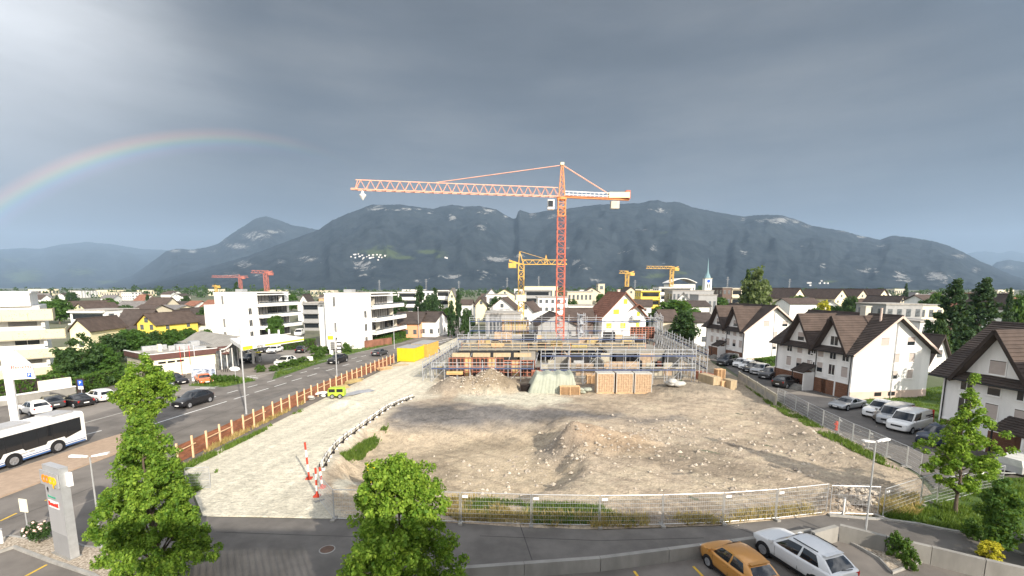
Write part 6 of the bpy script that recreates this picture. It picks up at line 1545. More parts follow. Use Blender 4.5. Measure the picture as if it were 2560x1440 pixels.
# rose bush
p = G(98, 1362); RS = make_tree('rose_bush', 'rose bush with pale pink flowers beside the pylon', 1.15, .1, [(0, .35), (.5, .62), (.9, .5), (1, .25)], 40, .2, 2600, .075, 81, L_dark, .03, (p.x, p.y, .1), cat='bush', limbs=5)
rg = random.Random(4); M_rose = mat('rose_petal', (.72, .52, .46), .7, var=.15)
fl_me = MB().lathe([(.02, -.05), (.06, 0), (.05, .05), (.01, .06)], 7).mesh('flower', M_rose, True)
for i in range(34): a = rg.uniform(0, 6.28); q = rg.uniform(.15, .62); link('flower', fl_me, RS, (q * math.cos(a), q * math.sin(a), .75 + .5 * rg.random() * (1.1 - q)), sc=(1.1,) * 3)
for i, (u, v, vt, wp, kd) in enumerate(((2252, 1395, 1335, 62, 'bush'), (2440, 1345, 1312, 60, 'bush'), (2280, 1425, 1392, 40, 'bush'), (2475, 1400, 1372, 60, 'yellow'))):
    p = G(u, v); plant(kd, ['leggy green bush in the triangular planter', 'pale dry bush at the end of the grass kerb', 'small green plant in the tip of the triangular planter', 'yellow flowering bush by the sloping wall at right'][i], u, p.y, vt, wp, 'garden bushes at right')
# ================================================================ the town behind
M_yelW = mat('yellow_render', (.72, .55, .10), .85, var=.05)
M_paleY = mat('pale_yellow_render', (.72, .66, .44), .85, var=.05)
M_orgW = mat('peach_render', (.66, .36, .20), .85, var=.05)
M_greyW = mat('grey_render', (.30, .30, .30), .85, var=.08)
M_brnW = mat('brown_cladding', (.12, .085, .07), .85, var=.1)
M_beigeW = mat('beige_concrete', (.56, .50, .38), .85, var=.06)
M_bluG = mat('copper_spire', (.17, .27, .30), .6, var=.12)
M_solar = mat('solar_panel', (.03, .035, .045), .25, var=.1)
WALLS = {'w': M_white, 'c': M_cream, 'y': M_yelW, 'p': M_paleY, 'o': M_orgW, 'g': M_greyW, 'b': M_brnW, 'e': M_beigeW}
ROOFS = {'b': M_tileB, 'd': M_tile, 'r': M_tileR, 'g': M_tileG}


def grid_wins(w_, d_, he, cols, rows, sides, z0=1.0, fl=2.7, ww=.95, hh=1.25):
    out = []
    for sd in sides:
        span = w_ if sd in 'SN' else d_
        for r_ in range(rows):
            for c in range(cols):
                z = z0 + r_ * fl
                if z + hh > he - .15: continue
                out.append((sd, -span / 2 + span * (c + .5) / cols, z, ww, hh))
    return out


def th(label, u, d, wpx, ve, vr, ridge='y', wall='w', roof='b', dep=10., rz=0., cols=2, rows=2, extra=(), chim=None, group='houses of the town', sides=None, over=.6):
    k = d / F; w_ = wpx * k; x = (u - 1280) * k * (1 / 1.0); p = P(u, ve, d); he = max(2.2, p.z); hr = max(he + .6, P(u, vr, d).z)
    side = 'E' if u < 1280 else 'W'
    wins = grid_wins(w_, dep, he, cols, rows, sides or ('S' + side)); wins += list(extra)
    if ridge == 'y' and hr - he > 2.2: wins.append(('S', 0, he + .15, 1.0, min(1.3, (hr - he) * .5)))
    return gable_house('house', label, (p.x, d + dep / 2, 0), rz, w_, dep, he, hr, ridge, WALLS[wall], ROOFS[roof], over, wins, chim, group, farwin=M_glassL)


def fb(label, u, d, wpx, vt, wall='w', dep=12., rows=3, cols=6, rz=0., band=None, group='flat-roofed buildings of the town', roof=None, name='flat_roofed_building'):
    k = d / F; w_ = wpx * k; p = P(u, vt, d); h = max(2.6, p.z); T = thing(name, label, 'building', (p.x, d + dep / 2, 0), rz, group); hx, hy = w_ / 2, dep / 2
    MB().box((-hx, -hy, -.3), (hx, hy, h)).build('wall', WALLS[wall], T); MB().box((-hx - .25, -hy - .25, h), (hx + .25, hy + .25, h + .28)).build('roof', roof or M_flat, T)
    fl = h / rows; sd = math.pi / 2 if u < 1280 else -math.pi / 2; sx = hx if u < 1280 else -hx
    for r_ in range(rows):
        z = fl * r_ + fl * .3
        if band:
            link('window', far_win_mesh(w_ * .86, fl * .45, M_glass), T, (0, -hy, z), 0); MB().box((-hx - .1, -hy - .9, fl * r_ + fl - .5), (hx + .1, -hy, fl * r_ + fl - .1)).build('balcony', WALLS[wall], T)
        else:
            for c in range(cols): link('window', far_win_mesh(w_ / cols * .5, fl * .45, M_glassL), T, (-hx + w_ * (c + .5) / cols, -hy, z), 0)
        for c in range(3): link('window', far_win_mesh(dep / 3 * .45, fl * .45, M_glassL), T, (sx, -hy + dep * (c + .5) / 3, z), sd)
    return T


th('cream gabled house between the apartment house and the feathery shrub', 186, 100, 44, 822, 797, 'y', 'p', 'b', 12, R(10), 1, 2)
fb('white modern house with wooden balcony behind the feathery shrub', 218, 135, 88, 777, 'w', 12, 2, 4, band=True)
th('small white gable with brown roof above the modern balcony house', 180, 215, 20, 764, 753, 'y', 'w', 'b', 18, R(-12), 1, 2)
th('pale yellow low gable right of the small white gable', 205, 190, 40, 772, 758, 'y', 'p', 'b', 14, R(-8), 1, 1)
fb('long cream flat-roofed block beyond the dark roof', 282, 230, 98, 759, 'c', 12, 2, 8)
fb('grey-white tower block, left of three far towers', 178, 620, 14, 727, 'w', 14, 8, 3); fb('grey-white tower block, middle of three far towers', 193, 620, 14, 727, 'w', 14, 8, 3); fb('grey-white tower block, right of three far towers', 215, 640, 12, 727, 'w', 14, 8, 3)
fb('far brown and white flat block above the left roofs', 272, 520, 38, 731, 'e', 14, 2, 6); fb('far white block right of the brown and white one', 315, 500, 24, 731, 'w', 14, 3, 5)
th('large dark brown roof with skylights left of the yellow house', 312, 116, 68, 830, 776, 'x', 'w', 'd', 11, R(4), 3, 1, extra=[('W', 0, 4., 1, 1.2)])
th('bright yellow gabled house behind the garden thicket', 376, 112, 56, 808, 784, 'y', 'y', 'b', 12, R(-10), 2, 2)
th('white house with grey-brown hip left of the long white house', 426, 136, 40, 800, 776, 'y', 'w', 'b', 10, R(14), 1, 2)
th('white gable with two windows above the long white house', 460, 162, 42, 784, 771, 'y', 'w', 'd', 12, R(-6), 2, 2)
th('long white house with brown roof left of the filling station', 484, 126, 74, 808, 791, 'x', 'w', 'b', 10, R(-8), 4, 1)
th('brown roofed house above the yellow house', 349, 175, 46, 777, 763, 'x', 'e', 'b', 12, 0, 3, 1); th('tall red-brown roof far above the yellow house', 342, 290, 24, 756, 737, 'x', 'w', 'r', 14, 0, 2, 1)
th('cream low house with beige roof above the white gable', 408, 190, 52, 774, 764, 'x', 'c', 'g', 14, 0, 4, 1); th('dark roofed long house left of the white balcony block', 442, 260, 36, 764, 754, 'x', 'w', 'd', 12, 0, 4, 1); th('red gabled roof left of the white balcony block', 472, 240, 26, 764, 753, 'x', 'w', 'r', 12, 0, 2, 1); th('red roof with white dormers beside the white balcony block', 518, 215, 32, 766, 751, 'x', 'w', 'r', 12, 0, 3, 1); th('brown hip roof touching the left edge of the white balcony block', 524, 180, 38, 778, 766, 'x', 'w', 'b', 12, 0, 3, 1)
th('steep dark gable between the two white balcony blocks', 752, 190, 30, 762, 736, 'y', 'w', 'd', 12, R(12), 1, 2); fb('grey modern house between the two white balcony blocks', 776, 150, 40, 758, 'g', 12, 3, 4, band=True); fb('peach stairwell beside the nearer white block', 803, 165, 12, 746, 'o', 6, 3, 1)
fb('white flat block right of the nearer balcony block', 1018, 250, 46, 730, 'w', 14, 3, 5, band=True); fb('white block with dark solar roof behind the columnar trees', 1070, 260, 30, 727, 'w', 14, 3, 3, roof=M_solar)
th('peach and yellow house with dark roof behind the clipped hedge', 1020, 128, 66, 806, 782, 'x', 'o', 'd', 10, R(-6), 3, 1); th('small white gabled house right of the peach house', 1077, 130, 44, 800, 781, 'x', 'w', 'd', 9, R(-14), 2, 2)
fb('white balcony house right of the second columnar tree', 1107, 230, 30, 725, 'w', 12, 3, 3, band=True, roof=M_solar); th('grey steep gable right of the white balcony house', 1130, 225, 20, 745, 720, 'y', 'p', 'g', 12, 0, 1, 2)
th('white house with brown roof behind the slim columnar trees', 1165, 190, 26, 760, 750, 'x', 'w', 'b', 10, 0, 2, 1); th('pale house with dark roof left of the big white gable', 1203, 175, 28, 762, 745, 'y', 'p', 'd', 10, 0, 2, 1)
th('big white gable with green roof edge behind the shed', 1226, 240, 36, 742, 722, 'y', 'w', 'g', 14, R(6), 2, 2); th('cream gable with two windows right of the big white gable', 1262, 235, 48, 736, 722, 'y', 'p', 'd', 14, 0, 2, 1); fb('white shed with grey frames before the cream gable', 1242, 190, 50, 737, 'w', 14, 2, 2)
th('white house with brown gable roof left of the yellow crane', 1262, 152, 62, 770, 744, 'y', 'w', 'b', 13, R(-8), 2, 2); fb('white annex with red awning below the brown gable', 1260, 140, 90, 782, 'w', 8, 1, 6)
th('white gable right of the yellow crane mast', 1326, 142, 38, 775, 755, 'y', 'w', 'b', 12, R(-14), 1, 2); fb('white three-storey house behind the red crane mast', 1382, 156, 74, 744, 'w', 11, 4, 5)
fb('long grey flats behind the cranes', 1344, 270, 64, 726, 'g', 12, 3, 8, band=True); fb('cream industrial hall on the skyline behind the cranes', 1352, 430, 84, 716, 'p', 20, 1, 8); fb('beige hall with sloping top left of the yellow-shuttered house', 1450, 172, 62, 730, 'e', 14, 3, 6)
fb('glass-fronted annex below the beige hall', 1452, 158, 62, 764, 'w', 8, 1, 8)
fb('long low grey hall with glass front behind the scaffold', 1258, 118, 88, 786, 'g', 10, 1, 10)
th('grey gabled shed with dark roof behind the red crane mast', 1388, 122, 96, 812, 784, 'y', 'g', 'd', 14, R(4), 3, 1); th('dark timber barn right of the gabled shed', 1452, 124, 64, 800, 772, 'x', 'b', 'b', 10, 0, 2, 1)
# the house with the lime shutters
yl = gable_house('house', 'white gabled house with lime shutters and red-brown roof behind the scaffold', (P(1553, 760, 122).x, 128, 0), R(9), 12.2, 12, P(0, 800, 122).z + 1.0, P(0, 731, 122).z, 'y', M_white, M_tileR, .9, [('S', -4.2, 3.2, 1.5, 1.4, 'shutter'), ('S', -.3, 3.2, 1.5, 1.4, 'shutter'), ('S', 3.8, 3.2, .9, 1.4, 'shutter'), ('S', -2.3, 6.9, 1.6, 1.3, 'shutter'), ('S', .2, 9.6, 1.1, 1.3, 'shutter'), ('S', 3.9, 6.2, .9, 1.3, 'shutter'), ('W', 0, 3.2, 1.4, 1.3)], [(1.2, 1.5, 13.2)], 'houses of the town', courses=14)
for c in yl.children:
    if c.name.startswith('window'):
        for s_ in c.children: s_.data = s_.data.copy(); s_.data.materials[0] = M_lime
MB().box((1.9, -7.6, 5.4), (4.8, -6.0, 5.6)).build('balcony_slab', M_concL, yl); MB().box((1.9, -7.6, 5.6), (2.0, -6.0, 6.5)).box((2.0, -7.6, 5.6), (4.8, -7.5, 6.5)).build('balcony_rail', M_steel, yl)
a = MB(); roof_plane(a, (3.3, -7.8, 9.6), (3.3, -5.5, 9.6), (1.4, -7.8, 8.2), (1.4, -5.5, 8.2), .12); roof_plane(a, (3.3, -7.8, 9.6), (3.3, -5.5, 9.6), (5.2, -7.8, 8.2), (5.2, -5.5, 8.2), .12); a.build('balcony_roof', M_tileR, yl)
MB().box((-11, 0, -.3), (-6.0, 10, 4.0)).build('side_wing', M_white, yl)
fb('beige tower with chimney behind the yellow-shuttered house', 1504, 330, 16, 710, 'e', 8, 3, 1); th('low beige gable beside the beige tower', 1480, 320, 40, 730, 719, 'y', 'e', 'b', 12, 0, 2, 1); th('dark gable right behind the yellow-shuttered house', 1578, 260, 44, 734, 717, 'y', 'e', 'd', 14, 0, 2, 1)
fb('yellow flat block right of the yellow-shuttered house', 1627, 232, 48, 727, 'y', 12, 3, 4, band=True); fb('white flats below the unfinished curved roof', 1690, 310, 84, 718, 'w', 14, 3, 7, band=True)
CR = fb('white hall with raised curved roof left of the church', 1707, 380, 62, 711, 'w', 16, 2, 6)
b = MB(); kk = 380 / F
for i in range(10): x0_, x1_ = -34 * kk + i * 6.8 * kk, -34 * kk + (i + 1) * 6.8 * kk; z0_, z1_ = P(0, 711, 380).z + 1 + 3.6 * math.sin(math.pi * i / 10), P(0, 711, 380).z + 1 + 3.6 * math.sin(math.pi * (i + 1) / 10); b.extrude([(x0_, -9, z0_), (x1_, -9, z1_), (x1_, -9, z1_ + .5), (x0_, -9, z0_ + .5)], (0, 18, 0))
b.build('curved_roof', M_white, CR)
fb('long grey school building below the church', 1733, 225, 102, 727, 'g', 12, 2, 10); fb('low grey annex right of the long grey building', 1770, 205, 46, 738, 'g', 10, 1, 4); th('white gable with steep roof below the church', 1722, 190, 34, 752, 731, 'y', 'w', 'g', 12, R(-20), 1, 2); th('small hipped white house below the grey annex', 1752, 152, 44, 764, 753, 'x', 'w', 'd', 9, 0, 3, 1)
fb('dark brown block left of the tall olive tree', 1818, 240, 22, 720, 'b', 12, 3, 2); fb('brown balcony block beside the dark block', 1843, 245, 24, 721, 'e', 12, 3, 3, band=True); th('white garage house with dark hip roof behind the parked white car', 1762, 110, 48, 802, 784, 'x', 'w', 'd', 9, 0, 1, 1); th('brown roof behind the dark round tree', 1676, 122, 36, 800, 776, 'x', 'e', 'b', 8, 0, 2, 1)
for i, (u, v) in enumerate(((1985, 720), (2091, 722), (2143, 723), (2196, 722))): th('%s cream gable from the left in the row below the right-hand slope' % ORD[i].capitalize() if False else 'cream steep gable, %s from the left in the row at right' % ORD[i], u, 225, 42, 744, v, 'y', 'cpec'[i], 'b', 20, R(16), 2, 3, group='row of cream gables')
for i, (u, v) in enumerate(((2244, 740), (2277, 743), (2316, 746))): th('small brown gable, %s from the left above the new grey building' % ORD[i], u, 195, 30, 757, v, 'y', 'ebw'[i], 'd', 14, R(18), 1, 2, group='small brown gables')
th('long low house with brown roof between the gabled house roofs', 2014, 170, 76, 758, 746, 'x', 'w', 'b', 10, 0, 5, 1); th('brown roofed house behind the left spruce', 2345, 180, 60, 752, 738, 'x', 'w', 'b', 10, 0, 4, 1)
fb('unfinished grey block house behind the middle gabled roof', 2262, 126, 92, 762, 'g', 11, 2, 4); fb('cream new building attached to the grey block house', 2330, 127, 62, 764, 'c', 11, 2, 3); fb('white cube house behind the right end of the middle gable', 2332, 92, 62, 806, 'w', 9, 2, 2)
th('white steep gable near the right edge beyond the spruces', 2508, 150, 30, 765, 735, 'y', 'w', 'd', 12, R(20), 1, 2); th('dark roofed house between the middle and nearest gabled houses', 2336, 76, 62, 900, 838, 'y', 'w', 'd', 9, R(10), 1, 1)
# church
cp = P(1767, 722, 440); CHU = thing('church_tower', 'white church tower with clock and slender copper spire', 'church', (cp.x, 440, 0)); hw_ = 3.1; zt_ = P(0, 697, 440).z
MB().box((-hw_, -hw_, 0), (hw_, hw_, zt_)).build('tower', M_white, CHU); MB().box((-hw_ - .4, -hw_ - .4, zt_), (hw_ + .4, hw_ + .4, zt_ + .6)).build('cornice', M_concL, CHU)
sp_ = P(0, 645, 440).z; MB().lathe([(3.4, zt_ + .6), (2.6, zt_ + 2.4), (1.25, zt_ + 5.2), (.8, zt_ + 8), (.05, sp_)], 8).build('spire', M_bluG, CHU)
c = MB().lathe([(1.5, 0), (1.5, .3)], 18).build('clock_face', M_blue, CHU); c.location = (0, -hw_ - .02, zt_ - 2.2); c.rotation_euler = (R(90), 0, 0)
for sx in (-.8, .8): MB().box((sx - .45, -hw_ - .06, zt_ - 8.5), (sx + .45, -hw_ + .02, zt_ - 5)).build('belfry_window', M_dark, CHU)
MB().box((-hw_ + 1, -hw_, 0), (hw_ + 14, hw_ + 8, 9)).build('nave', M_white, CHU)

# ---- further rows of houses, filled in where roofs crowd the plain
rg = random.Random(77); rows = [('nearest filler row', 205, 14, (740, 752)), ('second row', 300, 22, (733, 742)), ('third row', 400, 26, (728, 735)), ('farthest row', 560, 30, (724, 729))]
OCC = [(1060, 1190), (1280, 1330)]
for ri, (rn_, d0, n, (va, vb)) in enumerate(rows):
    us = sorted(rg.uniform(20, 2540) for _ in range(n))
    for i, u in enumerate(us):
        d = d0 * rg.uniform(.93, 1.12); wp = rg.uniform(9, 13) * F / d; ve = 718 + (CH - rg.uniform(3.2, 6.4)) * F / d; rd_ = rg.choice('xy'); vr = ve - rg.uniform(2.4, 3.8) * F / d
        wall = rg.choice('wwwwcpe'); roof = rg.choice('bbdrg'); cn = {'w': 'white', 'c': 'cream', 'p': 'pale yellow', 'e': 'beige'}[wall]; rn2 = {'b': 'brown', 'd': 'dark', 'r': 'red-brown', 'g': 'grey'}[roof]
        where = ['foremost', 'second', 'third', 'farthest'][ri]
        th('%s house with %s roof, %s from left in the %s scattered row' % (cn, rn2, ORD[i], where), u, d, wp, ve, vr, rd_, wall, roof, rg.uniform(9, 13), rg.uniform(-.5, .5), 2 if ri < 2 else 2, 2 if ri < 2 else 1, group='%s scattered row of houses' % where)
for i in range(16):
    u = 60 + i * 160 + rg.uniform(-60, 60); fb('pale flat hall, %s from the left along the skyline' % ORD[i], u, rg.uniform(620, 800), rg.uniform(26, 60), rg.uniform(722, 726), rg.choice('wwcpe'), 18, 1, 6, group='skyline halls')
# trees between the houses
k_ = {'broad': 0, 'dark': 0, 'conifer': 0}; tr = []
for i in range(84):
    d = rg.choice([170, 210, 250, 300, 360, 440, 520]) * rg.uniform(.95, 1.1); u = rg.uniform(10, 2550); kd = rg.choice(['broad', 'broad', 'dark', 'dark', 'conifer'])
    tr.append((u, d, kd, rg.uniform(5.5, 10.5)))
tr.sort(); cnt = {}
for u, d, kd, h in tr:
    bd = 0 if d < 260 else 1 if d < 400 else 2; key = (kd, bd); i = cnt.get(key, 0); cnt[key] = i + 1
    nm = {'broad': 'green broadleaf tree', 'dark': 'dark broadleaf tree', 'conifer': 'dark conifer'}[kd]
    plant(kd, '%s, %s of its kind from left among the %s roofs' % (nm, ORD[i], ['nearer', 'middle', 'far'][bd]), u, d, 718 + (CH - h) * F / d, h * (.95 if kd != 'conifer' else .5) * F / d)
# wooded belt along the river, one mass
pts = []; rr = []; rn = np.random.RandomState(5)
for d in (640, 760, 900, 1100, 1400):
    for a in np.linspace(-.95, .95, 150):
        h = rn.uniform(3, 11) + 5 * max(0, math.sin(a * 7 + d)); x = math.tan(a) * d + rn.randn() * 4
        for z in np.arange(2, h, 4.): pts.append((x + rn.randn() * 2, d + rn.randn() * 25, z)); rr.append(rn.uniform(3.5, 6))
bm_ = leaves(pts, rr, 34000, 2.4, 9, L_dark, .4); o = stuff(link('wooded_belt', bm_)); tag(o, 'dark green belt of woodland along the foot of the mountains', 'woodland')
# pylons of the power line
for i, (u, vt) in enumerate(((948, 700), (1065, 697), (1147, 702), (1268, 694), (1347, 690), (1588, 700), (1975, 697), (1820, 692))):
    d = 1300; p = P(u, vt, d); T = thing('power_pylon', 'thin grey lattice power pylon, %s from the left before the mountain' % ORD[sorted((948, 1065, 1147, 1268, 1347, 1588, 1975, 1820)).index(u)], 'pylon', (p.x, d, 0), 0, 'power pylons'); b = MB()
    for s in (-1, 1): b.bar((s * 2.2, 0, 0), (s * .4, 0, p.z), .5)
    for k in range(6): b.bar((-2.2 + k * .3, 0, p.z * k / 6), (2.2 - (k + 1) * .3, 0, p.z * (k + 1) / 6), .3)
    b.build('tower', M_greyW, T); MB().bar((-5, 0, p.z * .82), (5, 0, p.z * .82), .5).bar((-3.5, 0, p.z * .93), (3.5, 0, p.z * .93), .5).build('crossarm', M_greyW, T)
# hamlets on the slopes
A_ = MAIN_AR[2:].reshape(-1, 3); dd = A_ - np.array([0, 0, CH]); cz_ = dd[:, 1] * _cT - dd[:, 2] * _sT; PUm = 1280 + F * dd[:, 0] / cz_; PVm = 720 - F * (dd[:, 1] * _sT + dd[:, 2] * _cT) / cz_ + F * math.tan(TILT) - 2
hm_ = MB().box((-7, -5, -6), (7, 5, 6)).mesh('hillside_house', M_white); hb2 = MB(); hb2.mat(0).box((-4.2, -3.6, -6), (4.2, 3.6, 3)); hb2.mat(1).extrude([(-4.6, -4, 3), (-4.6, 4, 3), (-4.6, 0, 6)], (9.2, 0, 0)); hm_ = hb2.mesh('hillside_house', [M_white, M_tileG])
rg = random.Random(6)
for (u, v, ru, rv, n, nm) in ((935, 642, 34, 7, 26, 'on the mid slope left of the crane hook'), (890, 640, 12, 4, 8, 'at the left end of the slope village'), (1116, 642, 4, 2, 2, 'alone below the high cliffs'), (2045, 708, 30, 5, 8, 'at the foot of the right-hand slope')):
    for i in range(n):
        uu, vv = u + rg.uniform(-1, 1) * ru, v + rg.uniform(-1, 1) * rv; j = int(np.argmin((PUm - uu) ** 2 + (PVm - vv) ** 2))
        o = link('hillside_house', hm_, None, tuple(A_[j] + np.array([rg.uniform(-9, 9), 0, 3])), rg.uniform(-.6, .6)); tag(o, 'tiny white house of the hamlet %s' % nm, 'house', 'hamlet houses %s' % nm)
# ================================================================ fences and things on the building site
M_net = mat('orange_brown_fence_board', (.22, .088, .048), .9, var=.28, scale=1.2, stretch=(1, 1, 3))
M_post = mat('pale_fence_post', (.62, .43, .26), .85, var=.12, scale=3)
M_wire = mat('galvanised_wire', (.50, .51, .52), .5, var=0, metal=.5)
M_tarp = mat('pale_green_tarpaulin', (.31, .33, .27), .7, var=.08, scale=1.5)
M_brick = mat('brick_block', (.40, .28, .18), .9, var=.25, scale=5)
M_yelK = mat('yellow_container', (.62, .48, .02), .5, var=.06)
M_film = mat('stretch_film', (.42, .41, .38), .35, var=.1, scale=2)
M_rw = mat('signal_red', (.42, .05, .025), .6, var=0)
# ---- timber and board fence beside the main road
fp = polyline([(446, 1162), (520, 1125), (600, 1086), (700, 1037), (800, 989), (900, 944), (985, 908)])
acc = [0]
for i in range(1, len(fp)): acc.append(acc[-1] + (fp[i] - fp[i - 1]).length)
def along(s):
    for i in range(1, len(fp)):
        if s <= acc[i] or i == len(fp) - 1:
            f = (s - acc[i - 1]) / (acc[i] - acc[i - 1]); return fp[i - 1].lerp(fp[i], f)
FN = thing('board_fence', 'long fence of pale posts and orange-brown boards between road and site', 'fence', (0, 0, 0))
npost = 31; PS = [along(acc[-1] * i / (npost - 1)) for i in range(npost)]; rg = random.Random(8)
for i, p in enumerate(PS): h = 1.85 + rg.uniform(-.08, .08); MB().cbox((p.x, p.y, h / 2 - .05), (.13, .13, h), R(12)).build('post', M_post, FN)
for i in range(npost - 1):
    a, b_ = PS[i], PS[i + 1]; d = (b_ - a).normalized(); n = Vector((-d.y, d.x, 0)); a2, b2 = a + n * .10, b_ + n * .10
    for k in range(5): z0 = .12 + k * .28; MB().bar((a2.x, a2.y, z0 + .12), (b2.x, b2.y, z0 + .12 + rg.uniform(-.015, .015)), .025, .26).build('board', M_net, FN)
    if i % 3 != 1: q0 = a.lerp(b_, .0) - n * .08; q1 = a.lerp(b_, rg.uniform(.7, 1.2)) - n * .08; MB().bar((q0.x, q0.y, 1.12), (q1.x, q1.y, 1.15), .03, .08).build('rail', M_post, FN)


# ---- mesh fence panels
def mesh_panel(label, a, b_, h, group, lines=7, sign=False, vert=14):
    a = Vector((a.x, a.y, max(0, a.z))); d = Vector((b_.x - a.x, b_.y - a.y, 0)); L = d.length; T = thing('mesh_fence_panel', label, 'fence', a, math.atan2(d.y, d.x), group)
    MB().tube((.04, 0, .05), (.04, 0, h), .024, 6).tube((L - .04, 0, .05), (L - .04, 0, h), .024, 6).tube((.04, 0, h), (L - .04, 0, h), .022, 6).tube((.04, 0, .12), (L - .04, 0, .12), .02, 6).build('frame', M_steel, T)
    b = MB()
    for i in range(1, lines): b.bar((.04, 0, .12 + (h - .12) * i / lines), (L - .04, 0, .12 + (h - .12) * i / lines), .013)
    for i in range(1, vert * 2): b.bar((L * i / vert / 2, 0, .12), (L * i / vert / 2, 0, h), .006)
    b.build('wire_mesh', M_wire, T)
    MB().box((-.12, -.32, 0), (.12, .32, .12)).build('foot', M_conc, T)
    if sign: MB().box((.12, -.035, h - .32), (.45, -.025, h - .16)).build('sign_plate', M_frame, T)
    return T


px = [(835, 1300), (1000, 1303), (1152, 1308), (1328, 1314), (1498, 1317), (1655, 1315), (1806, 1309), (1938, 1299), (2066, 1284)]
for i in range(len(px) - 1): mesh_panel('mesh fence panel, %s from the left along the near road' % ORD[i], G(*px[i]), G(*px[i + 1]), 1.95, 'mesh fence panels along the near road', sign=i in (2, 3, 4, 6, 7))
px = [(2205, 1296), (2300, 1262), (2342, 1250)]
for i in range(2): mesh_panel('mesh fence panel, %s from the left beside the right lamp' % ORD[i], G(*px[i]), G(*px[i + 1]), 1.9, 'mesh fence panels beside the right lamp', sign=i == 0)
px = [(2340, 1262), (2440, 1235), (2505, 1222)]
for i in range(2): mesh_panel('mesh fence panel, %s from the left behind the young maple' % ORD[i], G(*px[i]), G(*px[i + 1]), 1.7, 'mesh fence panels behind the maple', sign=True)
mesh_panel('leaning mesh fence panel in the weeds right of the left maple', G(465, 1225), G(528, 1222), 1.6, 'stray mesh panels'); mesh_panel('mesh fence panel running towards the red and white posts', G(800, 1255), G(836, 1300), 1.9, 'stray mesh panels'); mesh_panel('open mesh gate panel beside the rubble at right', G(2072, 1286), G(2195, 1290), 1.9, 'stray mesh panels', lines=3, vert=6)
px = [(1942, 1003), (1960, 1012), (1988, 1028), (2018, 1045), (2056, 1066), (2095, 1086), (2130, 1104), (2170, 1122), (2215, 1144), (2265, 1168), (2300, 1190)]
for i in range(len(px) - 1): mesh_panel('mesh fence panel, %s from the far end along the side street' % ORD[i], G(*px[i]), G(*px[i + 1]), 1.7, 'mesh fence panels along the side street', sign=i in (5, 7), lines=5, vert=8)
# concrete hoarding panels
px = [(1846, 955), (1868, 969), (1890, 984), (1913, 1000), (1940, 1018)]
for i in range(4):
    a, b_ = G(*px[i]), G(*px[i + 1]); d = b_ - a; T = thing('concrete_wall_panel', 'pale concrete wall panel, %s from the far end beside the timber stacks' % ORD[i], 'wall', a, math.atan2(d.y, d.x), 'concrete wall panels'); L = d.length
    MB().box((.02, -.07, -.1), (L - .02, .07, 1.55)).build('slab', M_concL, T); MB().box((.0, -.1, -.1), (.1, .1, 1.65)).build('post', M_conc, T); MB().box((.3, -.085, .5), (L - .3, -.071, 1.2)).build('raised_field', M_conc, T)
# retaining walls of the near car park
def wall_run(label, top, hgt, seg, th_=.25):
    pts_ = [G(u, v, hgt) for u, v in top]; T = thing('retaining_wall', label, 'wall', (0, 0, 0), 0, 'retaining walls of the near car park')
    for i in range(len(pts_) - 1):
        a, b_ = pts_[i], pts_[i + 1]; d = b_ - a; L = Vector((d.x, d.y, 0)).length; n = max(1, int(L / seg)); dv = d / n
        for k in range(n):
            p = a + dv * k; q = a + dv * (k + 1); dn = Vector((dv.x, dv.y, 0)).normalized() * .012; MB().bar((p.x + dn.x, p.y + dn.y, hgt / 2 - .1), (q.x - dn.x, q.y - dn.y, hgt / 2 - .1), th_, hgt + .2).build('wall_panel', M_conc, T)
    return T
wall_run('long concrete retaining wall behind the copper orange car', [(1112, 1421), (1500, 1393), (1830, 1351), (2030, 1323)], .7, 3.2)
wall_run('pale concrete wall end beside the white sport utility car', [(2032, 1330), (2092, 1314)], .9, 3.2)
wall_run('dark concrete retaining wall running to the lower right corner', [(2100, 1311), (2216, 1340), (2330, 1366), (2464, 1398), (2620, 1432)], .95, 2.8)
wall_run('sloping garden wall at the right edge', [(2528, 1310), (2620, 1400)], .8, 2.5)
struct(sheet('planter_bed', [(2098, 1345), (2150, 1368), (2200, 1395), (2230, 1432), (2300, 1405), (2240, 1385), (2160, 1362)], M_pebble, .08, thick=.08)); struct(strip('kerb', [(2094, 1345), (2148, 1371), (2198, 1400), (2230, 1435), (2302, 1408)], .1, M_kerb, .14, thick=.14))
p = G(818, 1374); MH = thing('manhole_cover', 'round rusty manhole cover in the near road', 'manhole cover', (p.x, p.y, .004)); MB().lathe([(.42, 0), (.42, .012), (.40, .016)], 24).build('ring', M_kerb, MH); MB().lathe([(.36, .0), (.36, .02)], 24).build('lid', mat('rusty_iron', (.12, .075, .055), .8, var=.2), MH)
# ---- black and white guide rail along the gravel track
gp_ = [GS(u, v) for u, v in ((800, 1178), (818, 1146), (840, 1118), (868, 1094), (900, 1070), (935, 1045), (970, 1022), (1000, 1008), (1032, 996))]
GR = thing('guide_rail', 'curved low guide rail with black and white blocks beside the gravel track', 'barrier', (0, 0, 0))
for i in range(len(gp_) - 1):
    a, b_ = gp_[i], gp_[i + 1]; L = (b_ - a).length; n = max(2, int(L / .75))
    MB().bar(a + Vector((0, 0, .42)), b_ + Vector((0, 0, .42)), .05, .12).build('rail', M_frame, GR); MB().bar(a + Vector((.25, 0, .2)), b_ + Vector((.25, 0, .2)), .05, .10).build('rail', M_trim, GR)
    for k in range(n): p = a.lerp(b_, k / n); MB().cbox((p.x, p.y, p.z + .28), (.07, .07, .5)).build('post', M_frame if k % 2 else M_trim, GR); MB().cbox((p.x + .28, p.y, p.z + .12), (.2, .14, .18)).build('block', M_frame if k % 2 == 0 else M_black, GR)


